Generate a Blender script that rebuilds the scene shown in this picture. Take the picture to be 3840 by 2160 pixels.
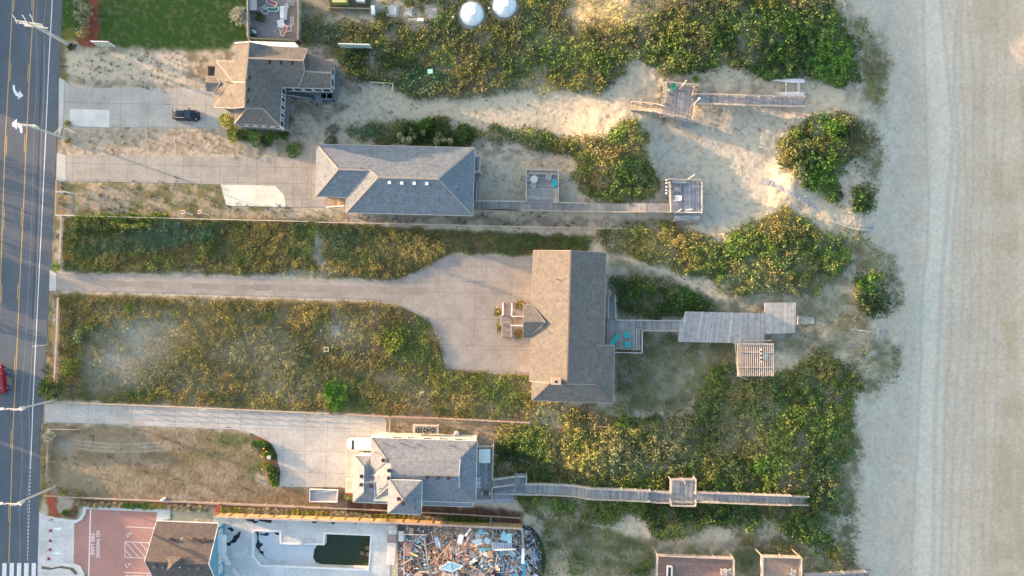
import bpy, bmesh, math, random
import numpy as np
from mathutils import Vector, noise as mnoise
from mathutils.geometry import tessellate_polygon
for o in list(bpy.data.objects): bpy.data.objects.remove(o)
scene = bpy.context.scene
# ------------------------------------------------------------------ camera, sky, sun, exposure
H = 120.0            # drone height (m)
S = 0.0435           # metres per photo pixel (3840 wide) on the ground plane
cam = bpy.data.cameras.new('camera'); camo = bpy.data.objects.new('camera', cam)
scene.collection.objects.link(camo); scene.camera = camo
camo.location = (0, 0, H); camo.rotation_euler = (0, 0, 0)
cam.sensor_width = 36; cam.lens = 36 * H / (3840 * S); cam.clip_start = 1; cam.clip_end = 3000
SUN_EL, SUN_AZ = 7.0, 19.5       # low sun from the left of the picture, a little above west
w = bpy.data.worlds.new('World'); scene.world = w; w.use_nodes = True
nt = w.node_tree; bg = nt.nodes['Background']
sky = nt.nodes.new('ShaderNodeTexSky'); sky.sky_type = 'NISHITA'; sky.sun_disc = False
sky.sun_elevation = math.radians(SUN_EL); sky.sun_rotation = math.radians(270 + SUN_AZ)
sky.air_density = 1.0; sky.dust_density = 3.0; sky.ozone_density = 1.0
nt.links.new(sky.outputs[0], bg.inputs[0]); bg.inputs[1].default_value = 0.10
sl = bpy.data.lights.new('sun', 'SUN'); so = bpy.data.objects.new('sun', sl)
scene.collection.objects.link(so)
sl.energy = 2.0; sl.angle = math.radians(0.5); sl.color = (1.0, 0.60, 0.34)
d = Vector((-math.cos(math.radians(SUN_AZ)) * math.cos(math.radians(SUN_EL)),
            math.sin(math.radians(SUN_AZ)) * math.cos(math.radians(SUN_EL)), math.sin(math.radians(SUN_EL))))
so.rotation_euler = d.to_track_quat('Z', 'Y').to_euler(); so.location = (-90, 30, 60)
scene.view_settings.view_transform = 'Standard'; scene.view_settings.look = 'None'
scene.view_settings.gamma = 1; scene.view_settings.exposure = 2.85
scene.render.engine = 'CYCLES'
# ------------------------------------------------------------------ helpers
rnd = random.Random(7)
C = scene.collection
def P(px, py, z=0.0):
    k = S * (H - z) / H
    return Vector(((px - 1920) * k, (1080 - py) * k, z))
def view(x0, y0, k):      # coordinates read in an enlarged view -> photo pixels
    return lambda x, y, z=None: (x0 + x / k, y0 + y / k) if z is None else (x0 + x / k, y0 + y / k, z)
V0 = view(0, 0, .67083); VA = view(0, 0, 2.683); VB = view(700, 0, 2.683); VC = view(1400, 0, 2.576)
VD = view(2400, 0, 1.789); VE = view(0, 540, 2.683); VF = view(700, 520, 2.587); VG = view(1400, 520, 2.587)
VH = view(2100, 400, 2.683); VI = view(2700, 400, 2.131); VJ = view(0, 1080, 2.683); VK = view(700, 1080, 2.683)
VL = view(1800, 920, 2.263); VM = view(2400, 1080, 2.683); VN = view(2900, 1080, 2.683); VO = view(0, 1620, 2.683)
VP = view(700, 1860, 3.435); VQ = view(1300, 1520, 3.293); VR = view(1380, 1900, 3.68); VS = view(1950, 1700, 3.151)
VT = view(2400, 1700, 3.067); VU = view(900, 0, 8.524); VW = view(520, 1940, 6.587); VX = view(1420, 1960, 7.244)
VY = view(1740, 1960, 7.244); VZ = view(1220, 0, 6.44); VK2 = view(560, 1560, 3.22); VDK = view(2440, 280, 7.246)
VDL = view(2460, 640, 6.586); VEN = view(1840, 1100, 6.586); VST = view(1780, 1640, 5.573); VLT = view(0, 1940, 4.6)
VBD = view(1780, 560, 6.0375); VCR = view(640, 390, 16.1)

MATS = {}
def mat(name, col=(.5, .5, .5), rough=.8, attr=False, ns=4.0, na=.25, bump=0.0, bs=None, metal=0, spec=.3, fine=0.0, coords='Object', trans=0):
    """base colour (or colour attribute) broken up by two sizes of noise, with optional relief"""
    if name in MATS: return MATS[name]
    m = bpy.data.materials.new(name); m.use_nodes = True; MATS[name] = m
    t = m.node_tree; b = t.nodes['Principled BSDF']; N = t.nodes.new; L = t.links.new
    b.inputs['Roughness'].default_value = rough; b.inputs['Metallic'].default_value = metal
    b.inputs['Specular IOR Level'].default_value = spec
    tc = N('ShaderNodeTexCoord')
    n = N('ShaderNodeTexNoise'); n.inputs['Scale'].default_value = ns; n.inputs['Detail'].default_value = 5
    n.inputs['Roughness'].default_value = .65; L(tc.outputs[coords], n.inputs['Vector'])
    mr = N('ShaderNodeMapRange'); mr.inputs[1].default_value = .3; mr.inputs[2].default_value = .7
    mr.inputs[3].default_value = 1 - na; mr.inputs[4].default_value = 1 + na; L(n.outputs[0], mr.inputs[0])
    last = mr.outputs[0]
    if fine:
        n2 = N('ShaderNodeTexNoise'); n2.inputs['Scale'].default_value = ns * 9; n2.inputs['Detail'].default_value = 3
        L(tc.outputs[coords], n2.inputs['Vector'])
        m2 = N('ShaderNodeMapRange'); m2.inputs[1].default_value = .3; m2.inputs[2].default_value = .7
        m2.inputs[3].default_value = 1 - fine; m2.inputs[4].default_value = 1 + fine; L(n2.outputs[0], m2.inputs[0])
        mm = N('ShaderNodeMath'); mm.operation = 'MULTIPLY'; L(last, mm.inputs[0]); L(m2.outputs[0], mm.inputs[1]); last = mm.outputs[0]
    vm = N('ShaderNodeVectorMath'); vm.operation = 'SCALE'; L(last, vm.inputs['Scale'])
    if attr:
        a = N('ShaderNodeAttribute'); a.attribute_name = 'Col'; L(a.outputs['Color'], vm.inputs[0])
    else: vm.inputs[0].default_value = col
    L(vm.outputs[0], b.inputs['Base Color'])
    if bump:
        bn = N('ShaderNodeTexNoise'); bn.inputs['Scale'].default_value = bs or ns * 3; bn.inputs['Detail'].default_value = 4
        L(tc.outputs[coords], bn.inputs['Vector'])
        bp = N('ShaderNodeBump'); bp.inputs['Strength'].default_value = 1; bp.inputs['Distance'].default_value = bump
        L(bn.outputs[0], bp.inputs['Height']); L(bp.outputs[0], b.inputs['Normal'])
    return m
def M(name): return MATS[name]
mat('paint', attr=True, rough=.6, ns=1.5, na=.1, fine=.05)
mat('wood', attr=True, rough=.85, ns=1.2, na=.22, fine=.15)
mat('concrete_plain', attr=True, rough=.85, ns=.5, na=.12, fine=.06)
mat('gloss', attr=True, rough=.18, ns=2, na=.03, spec=.6)
mat('leaf', attr=True, rough=.7, ns=1.1, na=.25, spec=.15)
mat('cloth', attr=True, rough=.9, ns=3, na=.08)
mat('metal', attr=True, rough=.45, ns=3, na=.1, metal=.5)
mat('junk', attr=True, rough=.8, ns=6, na=.3)

class MB:
    def __init__(s): s.v = []; s.f = []; s.c = []
    def face(s, pts, col):
        i = len(s.v); s.v += [tuple(p) for p in pts]; s.f.append(tuple(range(i, i + len(pts)))); s.c.append(col)
    def hexa(s, a, b, col):         # a: 4 bottom points, b: 4 top points (same order, counter-clockwise seen from above)
        i = len(s.v); s.v += [tuple(p) for p in a] + [tuple(p) for p in b]
        for q in ((3, 2, 1, 0), (4, 5, 6, 7), (0, 1, 5, 4), (1, 2, 6, 5), (2, 3, 7, 6), (3, 0, 4, 7)):
            s.f.append(tuple(i + k for k in q)); s.c.append(col)
    def box(s, x0, x1, y0, y1, z0, z1, col):
        s.hexa([(x0, y0, z0), (x1, y0, z0), (x1, y1, z0), (x0, y1, z0)], [(x0, y0, z1), (x1, y0, z1), (x1, y1, z1), (x0, y1, z1)], col)
    def rbox(s, c, sx, sy, sz, rot, col):    # centre of the base, size, rotation
        ca, sa = math.cos(rot), math.sin(rot)
        q = [(c[0] + x * ca - y * sa, c[1] + x * sa + y * ca) for x, y in ((-sx/2, -sy/2), (sx/2, -sy/2), (sx/2, sy/2), (-sx/2, sy/2))]
        s.hexa([(x, y, c[2]) for x, y in q], [(x, y, c[2] + sz) for x, y in q], col)
    def bar(s, p, q, w, h, col):             # rectangular bar between two points
        p = Vector(p); q = Vector(q); d = q - p
        if d.length < 1e-6: return
        d.normalize(); up = Vector((0, 0, 1)) if abs(d.z) < .9 else Vector((1, 0, 0))
        r = d.cross(up).normalized(); u = r.cross(d).normalized(); r = r * w / 2; u = u * h / 2
        s.hexa([p - r - u, p + r - u, q + r - u, q - r - u], [p - r + u, p + r + u, q + r + u, q - r + u], col)
    def cyl(s, c, r, z0, z1, col, n=12, r1=None, cap=True):
        r1 = r if r1 is None else r1; i = len(s.v)
        for k in range(n):
            a = 2 * math.pi * k / n; s.v.append((c[0] + r * math.cos(a), c[1] + r * math.sin(a), z0))
        for k in range(n):
            a = 2 * math.pi * k / n; s.v.append((c[0] + r1 * math.cos(a), c[1] + r1 * math.sin(a), z1))
        for k in range(n):
            j = (k + 1) % n; s.f.append((i + k, i + j, i + n + j, i + n + k)); s.c.append(col)
        if cap:
            s.f.append(tuple(i + n + k for k in range(n))); s.c.append(col)
            s.f.append(tuple(i + k for k in reversed(range(n)))); s.c.append(col)
    def tube(s, pts, r, col, n=6):
        pts = [Vector(p) for p in pts]
        for a, b in zip(pts, pts[1:]):
            d = (b - a)
            if d.length < 1e-5: continue
            d.normalize(); up = Vector((0, 0, 1)) if abs(d.z) < .9 else Vector((1, 0, 0))
            x = d.cross(up).normalized(); y = x.cross(d); i = len(s.v)
            for p in (a, b):
                for k in range(n):
                    t = 2 * math.pi * k / n; s.v.append(tuple(p + x * (r * math.cos(t)) + y * (r * math.sin(t))))
            for k in range(n):
                j = (k + 1) % n; s.f.append((i + k, i + j, i + n + j, i + n + k)); s.c.append(col)
            s.f.append(tuple(i + n + k for k in range(n))); s.c.append(col)
            s.f.append(tuple(i + k for k in reversed(range(n)))); s.c.append(col)
    def prism(s, poly, z0, z1, col, colside=None):   # poly: world xy list (any winding)
        A = sum(poly[i][0] * poly[(i + 1) % len(poly)][1] - poly[(i + 1) % len(poly)][0] * poly[i][1] for i in range(len(poly)))
        if A < 0: poly = poly[::-1]
        n = len(poly); i = len(s.v)
        s.v += [(p[0], p[1], z0) for p in poly] + [(p[0], p[1], z1) for p in poly]
        tri = tessellate_polygon([[Vector((p[0], p[1], 0)) for p in poly]])
        for t in tri:
            a, b, c = t; pa, pb, pc = poly[a], poly[b], poly[c]
            if (pb[0]-pa[0])*(pc[1]-pa[1]) - (pc[0]-pa[0])*(pb[1]-pa[1]) < 0: a, c = c, a
            s.f.append((i + n + a, i + n + b, i + n + c)); s.c.append(col)
            s.f.append((i + c, i + b, i + a)); s.c.append(col)
        for k in range(n):
            j = (k + 1) % n; s.f.append((i + k, i + j, i + n + j, i + n + k)); s.c.append(colside or col)
    def build(s, name, m, parent=None, label=None, smooth=False):
        off = Vector((0, 0, 0)); q = parent
        while q is not None: off = off + q.location; q = q.parent
        me = bpy.data.meshes.new(name)
        v = np.array(s.v, dtype=np.float64).reshape(-1, 3) - np.array(off)
        me.from_pydata(v.tolist(), [], s.f); me.update()
        ca = me.color_attributes.new('Col', 'FLOAT_COLOR', 'CORNER')
        n = np.array([len(f) for f in s.f]); cc = np.array([tuple(c)[:3] for c in s.c], dtype=np.float32).reshape(-1, 3)
        arr = np.ones((int(n.sum()), 4), dtype=np.float32); arr[:, :3] = np.repeat(cc, n, axis=0)
        ca.data.foreach_set('color', arr.ravel())
        if smooth: me.shade_smooth()
        me.materials.append(M(m) if isinstance(m, str) else m)
        o = bpy.data.objects.new(name, me); C.objects.link(o); o.parent = parent
        if label: o['label'] = label
        return o
def thing(name, loc, label, cat, group=None):
    o = bpy.data.objects.new(name, None); C.objects.link(o); o.location = loc; o.empty_display_size = .3
    o['label'] = label; o['category'] = cat
    if group: o['group'] = group
    return o
def tag(o, label, cat, group=None, kind=None):
    o['label'] = label; o['category'] = cat
    if group: o['group'] = group
    if kind: o['kind'] = kind
    return o
def struct(o, label=None, cat=None):
    o['kind'] = 'structure'
    if label: o['label'] = label
    if cat: o['category'] = cat
    return o
def copy_tree(o, parent=None):
    c = o.copy(); C.objects.link(c); c.parent = parent
    for ch in [x for x in bpy.data.objects if x.parent == o]: copy_tree(ch, c)
    return c
def vary(c, a=.15, r=rnd):
    k = 1 + r.uniform(-a, a); return tuple(max(0, x * k) for x in c)
def lerp(a, b, t): return a + (b - a) * t
# ------------------------------------------------------------------ numpy noise and rasters in photo pixels
def vnoise(x, y, seed):
    xi = np.floor(x).astype(np.int64); yi = np.floor(y).astype(np.int64); xf = x - xi; yf = y - yi
    def h(a, b):
        n = (a * 374761393 + b * 668265263 + seed * 974634777) & 0xFFFFFFFF
        n = ((n ^ (n >> 13)) * 1274126177) & 0xFFFFFFFF
        return ((n ^ (n >> 16)) & 0xFFFF) / 65535.0
    u = xf * xf * (3 - 2 * xf); v = yf * yf * (3 - 2 * yf)
    return (h(xi, yi) * (1 - u) + h(xi + 1, yi) * u) * (1 - v) + (h(xi, yi + 1) * (1 - u) + h(xi + 1, yi + 1) * u) * v
def fbm(x, y, scale, seed, octv=4):
    t = 0; a = .5; s = 0
    for i in range(octv):
        t = t + a * vnoise(x / scale * 2 ** i + i * 17.3, y / scale * 2 ** i + i * 9.1, seed + i); s += a; a *= .5
    return t / s
def inpoly(x, y, poly):
    r = np.zeros(np.shape(x), bool); n = len(poly)
    for i in range(n):
        x1, y1 = poly[i]; x2, y2 = poly[(i + 1) % n]
        if y1 == y2: continue
        c = ((y1 > y) != (y2 > y)) & (x < (x2 - x1) * (y - y1) / (y2 - y1) + x1)
        r ^= c
    return r
# ------------------------------------------------------------------ terrain raster
ST = 5.0
GX0, GX1, GY0, GY1 = -60, 3905, -60, 2225
gx = np.arange(GX0, GX1, ST); gy = np.arange(GY0, GY1, ST)
X, Y = np.meshgrid(gx, gy)
WX = X + (fbm(X, Y, 60, 1) - .5) * 70; WY = Y + (fbm(X, Y, 60, 2) - .5) * 70      # ragged edges
WX2 = X + (fbm(X, Y, 25, 3) - .5) * 26; WY2 = Y + (fbm(X, Y, 25, 4) - .5) * 26
def D(pts): return [(a / .67083, b / .67083) for a, b in pts]
def blur(a, n):
    k = np.hanning(2 * n + 3)[1:-1]; k /= k.sum()
    a = np.apply_along_axis(lambda r: np.convolve(np.pad(r, n, 'edge'), k, 'valid'), 1, a)
    return np.apply_along_axis(lambda r: np.convolve(np.pad(r, n, 'edge'), k, 'valid'), 0, a)
def sstep(a, b, x):
    t = np.clip((x - a) / (b - a), 0, 1); return t * t * (3 - 2 * t)
xb = np.interp(Y, [0, 300, 600, 900, 1100, 1400, 1560, 1900, 2160], [3240, 3330, 3300, 3290, 3380, 3330, 3230, 3190, 3230])
hh = -3.6 * sstep(-90, 130, WX - xb)
for (cx, cy, rx, ry, a) in [(2750, 150, 520, 260, 3.0), (2330, 40, 220, 130, 1.6), (2000, 250, 420, 110, .9), (3100, 570, 290, 270, 1.6),
        (3245, 755, 80, 90, 1.0), (2860, 960, 400, 230, 2.4), (2450, 950, 230, 150, .9), (3240, 1110, 130, 130, 1.2), (2960, 1570, 400, 330, 2.6),
        (2250, 1720, 330, 140, 1.0), (2330, 600, 190, 210, 2.3), (2700, 1960, 560, 120, 1.2), (2960, 690, 110, 90, 1.2)]:
    r = ((WX - cx) / rx) ** 2 + ((WY - cy) / ry) ** 2
    hh += a * np.exp(-r * 1.6)
dune = sstep(2150, 2500, X)
hh += dune * (fbm(X, Y, 150, 11) - .5) * .6 * (1 - sstep(-60, 160, X - xb) * .85)
hh += (fbm(X, Y, 42, 12) - .5) * (.08 + .2 * dune * (1 - sstep(-60, 160, X - xb)))
# long low windrows along the beach
hh += sstep(3300, 3400, X) * (fbm(X * 3, Y * .25, 150, 15) - .5) * .1
bas = blur(inpoly(X, Y, [(2440,420),(2700,420),(2950,430),(2900,640),(2900,760),(2800,840),(2640,850),(2620,680),(2470,640)]).astype(float), 9)
hh = hh * (1 - bas * .75) + bas * .75 * (.3 + .55 * sstep(2600, 2960, X)) + bas * (fbm(X, Y, 26, 13, 2) - .5) * .10 * sstep(2650, 2750, X)
# flat places: road, lots, yards
flat = 1 - sstep(-1, 1, (X - 2130) / 120.)
hh *= (1 - flat * .97 * np.ones_like(X))
SAND = np.array([.53, .465, .36]); BEACH = np.array([.605, .51, .41]); WET = np.array([.56, .465, .36])
col = np.ones(X.shape + (3,)) * SAND
def paint(mask, c, k=1.0):
    global col
    m = np.clip(mask * k, 0, 1)[..., None]; col = col * (1 - m) + np.array(c) * m
def ell(cx, cy, rx, ry, soft=.5, wob=1):
    x = WX if wob else X; y = WY if wob else Y
    r = np.sqrt(((x - cx) / rx) ** 2 + ((y - cy) / ry) ** 2)
    return 1 - sstep(1 - soft, 1 + soft * .6, r)
def pm(poly, soft=3, warp=1):
    a = inpoly(WX if warp == 1 else (WX2 if warp == 2 else X), WY if warp == 1 else (WY2 if warp == 2 else Y), poly).astype(float)
    return blur(a, soft) if soft else a
# beach
bm = sstep(-120, 60, X - xb); paint(bm, BEACH)
paint(sstep(3420, 3700, WX + (fbm(X * 2, Y * .3, 200, 21) - .5) * 350), WET)
paint(sstep(.42, .62, fbm(X * 2.2, Y * .35, 160, 26)) * sstep(3600, 3750, X) * .8, (.47, .385, .27))
paint(sstep(.45, .6, fbm(X, Y, 90, 27, 5)) * bm * .22, (.70, .64, .54))
paint(sstep(.5, .7, fbm(X * 3, Y * 3, 40, 28, 5)) * bm * .25, (.42, .39, .34))
trk = np.abs(X - np.interp(Y, [0, 500, 1080, 1600, 2160], [3498, 3540, 3500, 3480, 3490])) ; paint((1 - sstep(22, 78, trk + (fbm(X, Y * .4, 80, 29) - .5) * 40)) * .6, (.72, .66, .56))
trk2 = np.abs(X - np.interp(Y, [0, 500, 1080, 1600, 2160], [3530, 3575, 3530, 3505, 3500])); paint((1 - sstep(4, 14, trk2)) * .5, (.46, .42, .36))
paint(.5 * sstep(.52, .7, fbm(X * 4, Y * 1.2, 60, 23)) * bm * (1 - sstep(3380, 3450, X)) * .35, (.36, .34, .31))
for k_, (a_, b_) in enumerate([(3612, 3590), (3640, 3622), (3690, 3655), (3745, 3700), (3770, 3728), (3590, 3560), (3470, 3455)]):
    tt = np.abs(X - np.interp(Y, [0, 700, 1400, 2160], [a_, b_ + 30, b_, a_ - 60]) - (fbm(X * 0, Y, 300, 60 + k_) - .5) * 40); paint((1 - sstep(2, 8, tt)) * .45, (.45, .39, .31))
# sand basin and lots
paint(pm(D([(1640,300),(1980,260),(1960,480),(1880,560),(1780,560),(1650,480)]), 6), (.455, .43, .365))  # basin sand darkened; part of the hollow's shade sits in this colour
# sand near the thickets: scattered dry stems and seaweed
paint(sstep(.5, .72, fbm(X, Y, 30, 31)) * pm(D([(1600,240),(1660,200),(2050,200),(2220,60),(2235,270),(2000,260),(1650,330)]), 8) * .7, (.30, .25, .19))
def lot(poly, c1, c2, sc=40, seed=40, amt=1, warp=2):
    m = pm(poly, 2, warp); n = sstep(.38, .62, fbm(X, Y, sc, seed, 5))
    paint(m * amt, c1); paint(m * n * amt, c2)
LA = [VA(*p) for p in [(640,470),(760,490),(1100,520),(1878,530),(1878,880),(1300,885),(830,880),(690,810),(640,760)]]
lot(LA + [(860,330),(800,250),(790,195)], (.40, .36, .30), (.27, .24, .18), 22, 41)
lot([(700,190),(800,170),(900,200),(800,300),(740,330),(700,330)], (.44, .38, .30), (.24, .20, .13), 22, 42)
lot([(228,480),(300,482),(840,486),(895,510),(895,580),(700,584),(240,578),(222,560)], (.45, .38, .31), (.33, .28, .21), 14, 43)
lot([(895,500),(1060,440),(1180,500),(1180,588),(895,584)], (.42, .37, .30), (.26, .23, .17), 30, 44)
lot([(1000,180),(1280,130),(1360,250),(1400,320),(1200,500),(1060,520),(1040,420)], (.44, .395, .325), (.24, .21, .16), 34, 45, .8)
lot([(225,684),(830,692),(850,772),(1180,780),(1300,800),(1300,838),(700,820),(225,806)], (.34, .29, .20), (.18, .17, .08), 26, 46)
paint(ell(370, 740, 110, 50) * .8, (.50, .39, .26)); paint(ell(1150, 800, 150, 22) * .8, (.47, .41, .32))
paint(ell(440, 745, 90, 45) * .6, (.25, .24, .20))
lot([(1300,800),(1780,806),(2100,815),(2600,830),(2500,862),(2100,852),(1300,836)], (.36, .32, .27), (.22, .20, .16), 30, 47)
lot([(1780,560),(2160,540),(2170,760),(1780,756)], (.45, .41, .33), (.43, .39, .31), 60, 48)
paint(ell(2080, 610, 130, 40) * .9, (.55, .43, .31))
paint(sstep(.5, .66, fbm(X, Y, 26, 49)) * ell(1900, 560, 160, 40) * .7, (.22, .22, .17))
# verge along the road
paint(pm([(205,0),(250,0),(250,300),(235,470),(225,560),(215,800),(205,1000),(190,1500),(175,1860),(150,1925),(140,1925),(150,1600),(190,1000)], 2, 2), (.17, .16, .07))
paint(sstep(.45, .65, fbm(X, Y, 30, 50)) * pm([(205,600),(250,560),(240,1000),(215,1500),(190,1860),(150,1925),(150,1600),(190,1000)], 2, 2), (.30, .22, .12))
# lawn, with mowing strips
lw = pm([(228,-80),(930,-80),(930,160),(880,160),(860,185),(700,192),(420,180),(340,168),(255,150),(226,160)], 2, 2)
paint(lw, (.045, .092, .022)); paint(lw * sstep(.4, .7, fbm(X * .3, Y * 5, 50, 51)) * .3, (.06, .115, .03)); paint(lw * sstep(.5, .7, fbm(X, Y, 16, 52, 2)) * .15, (.06, .09, .03))
paint(ell(258, 145, 32, 30) * .8, (.16, .16, .04))
paint(pm([(325,-20),(372,-20),(370,120),(360,170),(300,178),(285,160),(300,100),(330,60)], 1, 2), (.20, .07, .05))
# overgrown lots
LOTA = D([(158,548),(740,556),(800,560),(1080,575),(1460,592),(1500,600),(1470,640),(1340,645),(1150,638),(1100,658),(1010,706),(700,692),(158,684)])
LOTB = D([(146,738),(1000,762),(1080,800),(1112,860),(1122,928),(1335,940),(1345,1010),(1340,1062),(1000,1044),(500,1024),(146,1006)])
lot(LOTA, (.09, .10, .05), (.18, .14, .07), 40, 53); lot(LOTB, (.19, .17, .11), (.30, .26, .19), 50, 54)
for (x, y, rx, ry, c, k) in [(310,890,85,110,(.36,.36,.33),.8), (370,820,100,60,(.33,.34,.30),.7), (260,920,70,60,(.30,.31,.27),.6), (620,870,120,80,(.24,.22,.17),.7), (860,850,90,60,(.27,.25,.21),.6),
        (800,630,14,60,(.42,.41,.36),.9), (470,680,60,14,(.42,.4,.36),.8), (740,690,120,12,(.40,.38,.33),.8), (1470,600,60,40,(.42,.39,.31),.6), (990,640,60,30,(.33,.27,.2),.5), (780,860,60,40,(.3,.27,.24),.5)]:
    paint(ell(x / .67083, y / .67083, rx / .67083, ry / .67083, .7) * k * (.55 + .9 * (fbm(X, Y, 14, 56) - .2)), c)
# yard of the fourth lot: thin brown lawn
YD = [(165,1592),(200,1588),(700,1606),(886,1613),(951,1630),(979,1645),(1026,1683),(1051,1776),(1048,1828),(1300,1830),(1310,1900),(1300,1915),(700,1885),(180,1856),(168,1700)]
lot(YD, (.195, .155, .10), (.27, .225, .16), 30, 57)
for (x, y, rx, ry, c, k) in [(880,1645,90,26,(.08,.11,.03),.8), (960,1760,45,55,(.09,.12,.035),.8), (800,1700,130,50,(.15,.14,.06),.6), (330,1780,140,60,(.29,.25,.17),.7), (450,1640,160,26,(.30,.24,.17),.6), (985,1800,25,28,(.42,.37,.33),.8), (1150,1865,160,30,(.19,.125,.07),.8), (240,1670,50,40,(.28,.27,.22),.7), (700,1860,120,16,(.34,.31,.27),.6)]:
    paint(ell(x, y, rx, ry, .7) * k, c)
for k_ in range(3):
    tt = np.abs(Y - (1648 + 14 * k_ + 18 * np.sin((X - 250) / 140.))); paint((1 - sstep(2, 6, tt)) * sstep(240, 320, X) * (1 - sstep(560, 680, X)) * .7, (.40, .35, .28))
lot([(1450,1566),(1990,1590),(2060,1650),(1900,1720),(1800,1660),(1790,1640),(1450,1630)], (.33, .26, .19), (.22, .18, .12), 30, 58)
paint(ell(1850, 1650, 120, 30, .6) * .7, (.48, .35, .24)); paint(ell(2230, 1610, 200, 50, .6) * .8, (.33, .26, .18))
paint(pm([(1300,1870),(1960,1915),(1965,1985),(1300,1940)], 2, 2), (.10, .055, .04)); paint(pm([(180,1858),(700,1880),(1300,1912),(1300,1935),(700,1905),(400,1895),(300,1900),(290,1955),(180,1945)], 2, 2), (.17, .10, .06))
paint(pm([(175,1858),(200,1858),(210,1945),(190,1942)], 1, 2), (.38, .09, .05)); paint(pm([(215,1865),(278,1868),(280,1900),(240,1925),(215,1930)], 1, 2), (.40, .35, .29))
# ground behind the houses and between the dunes
lot(D([(1546,830),(1700,840),(1850,850),(1860,940),(1760,1000),(1700,1040),(1560,1030),(1546,1000)]), (.20, .20, .13), (.30, .28, .21), 34, 59)
lot(D([(1530,640),(1700,700),(1800,760),(2140,650),(2200,800),(2150,880),(2000,900),(1860,850),(1700,800),(1560,800)]), (.36, .34, .27), (.22, .22, .15), 34, 60)
lot(D([(1330,1290),(1700,1370),(2000,1350),(2090,1460),(1340,1460)]), (.38, .34, .27), (.20, .20, .12), 40, 61)
paint(ell(2100, 2150, 150, 40, .6), (.55, .46, .33)); paint(ell(2180, 1740, 25, 60, .7) * .8, (.45, .33, .22))
lot([(1130,-40),(1420,-40),(1420,60),(1230,60),(1130,200)], (.30, .27, .21), (.17, .17, .10), 30, 62)
paint(ell(1440, 40, 60, 60, .6) * .8, (.36, .35, .31)); paint(ell(2330, 60, 180, 90, .7) * .9, (.52, .42, .26)); paint(ell(2360, 10, 60, 40, .6), (.52, .45, .36))
# tidal litter band between the thickets and the beach
for (x, y, rx, ry) in [(2200,170,35,110), (2190,370,45,110), (2240,720,40,70), (2200,880,70,60), (2190,960,40,60), (2150,1130,30,100), (2130,1280,30,110), (2120,60,30,60), (2160,620,60,40)]:
    paint(ell(x / .67083, y / .67083, rx / .67083, ry / .67083, .8) * sstep(.4, .6, fbm(X, Y, 26, 66)) * .8, (.24, .22, .16))
# scattered small dark dry tufts painted as litter on lots
paint(sstep(.60, .68, fbm(X, Y, 12, 63, 2)) * (1 - bm) * .35, (.2, .17, .12))
# ------------------------------------------------------------------ vegetation rasters
DK = (.022,.048,.014); MG = (.05,.10,.022); BG = (.095,.18,.03); YG = (.165,.185,.045); OC = (.205,.155,.06); GD = (.285,.22,.09)
BR = (.145,.115,.065); OL = (.13,.13,.04); TL = (.06,.125,.085); GS = (.21,.20,.13); ST_ = (.40,.33,.17); PG = (.11,.16,.045); RD = (.18,.095,.05)  # TL is the teal of shaded grass, shade held in the colour
A_ = np.array
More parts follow.
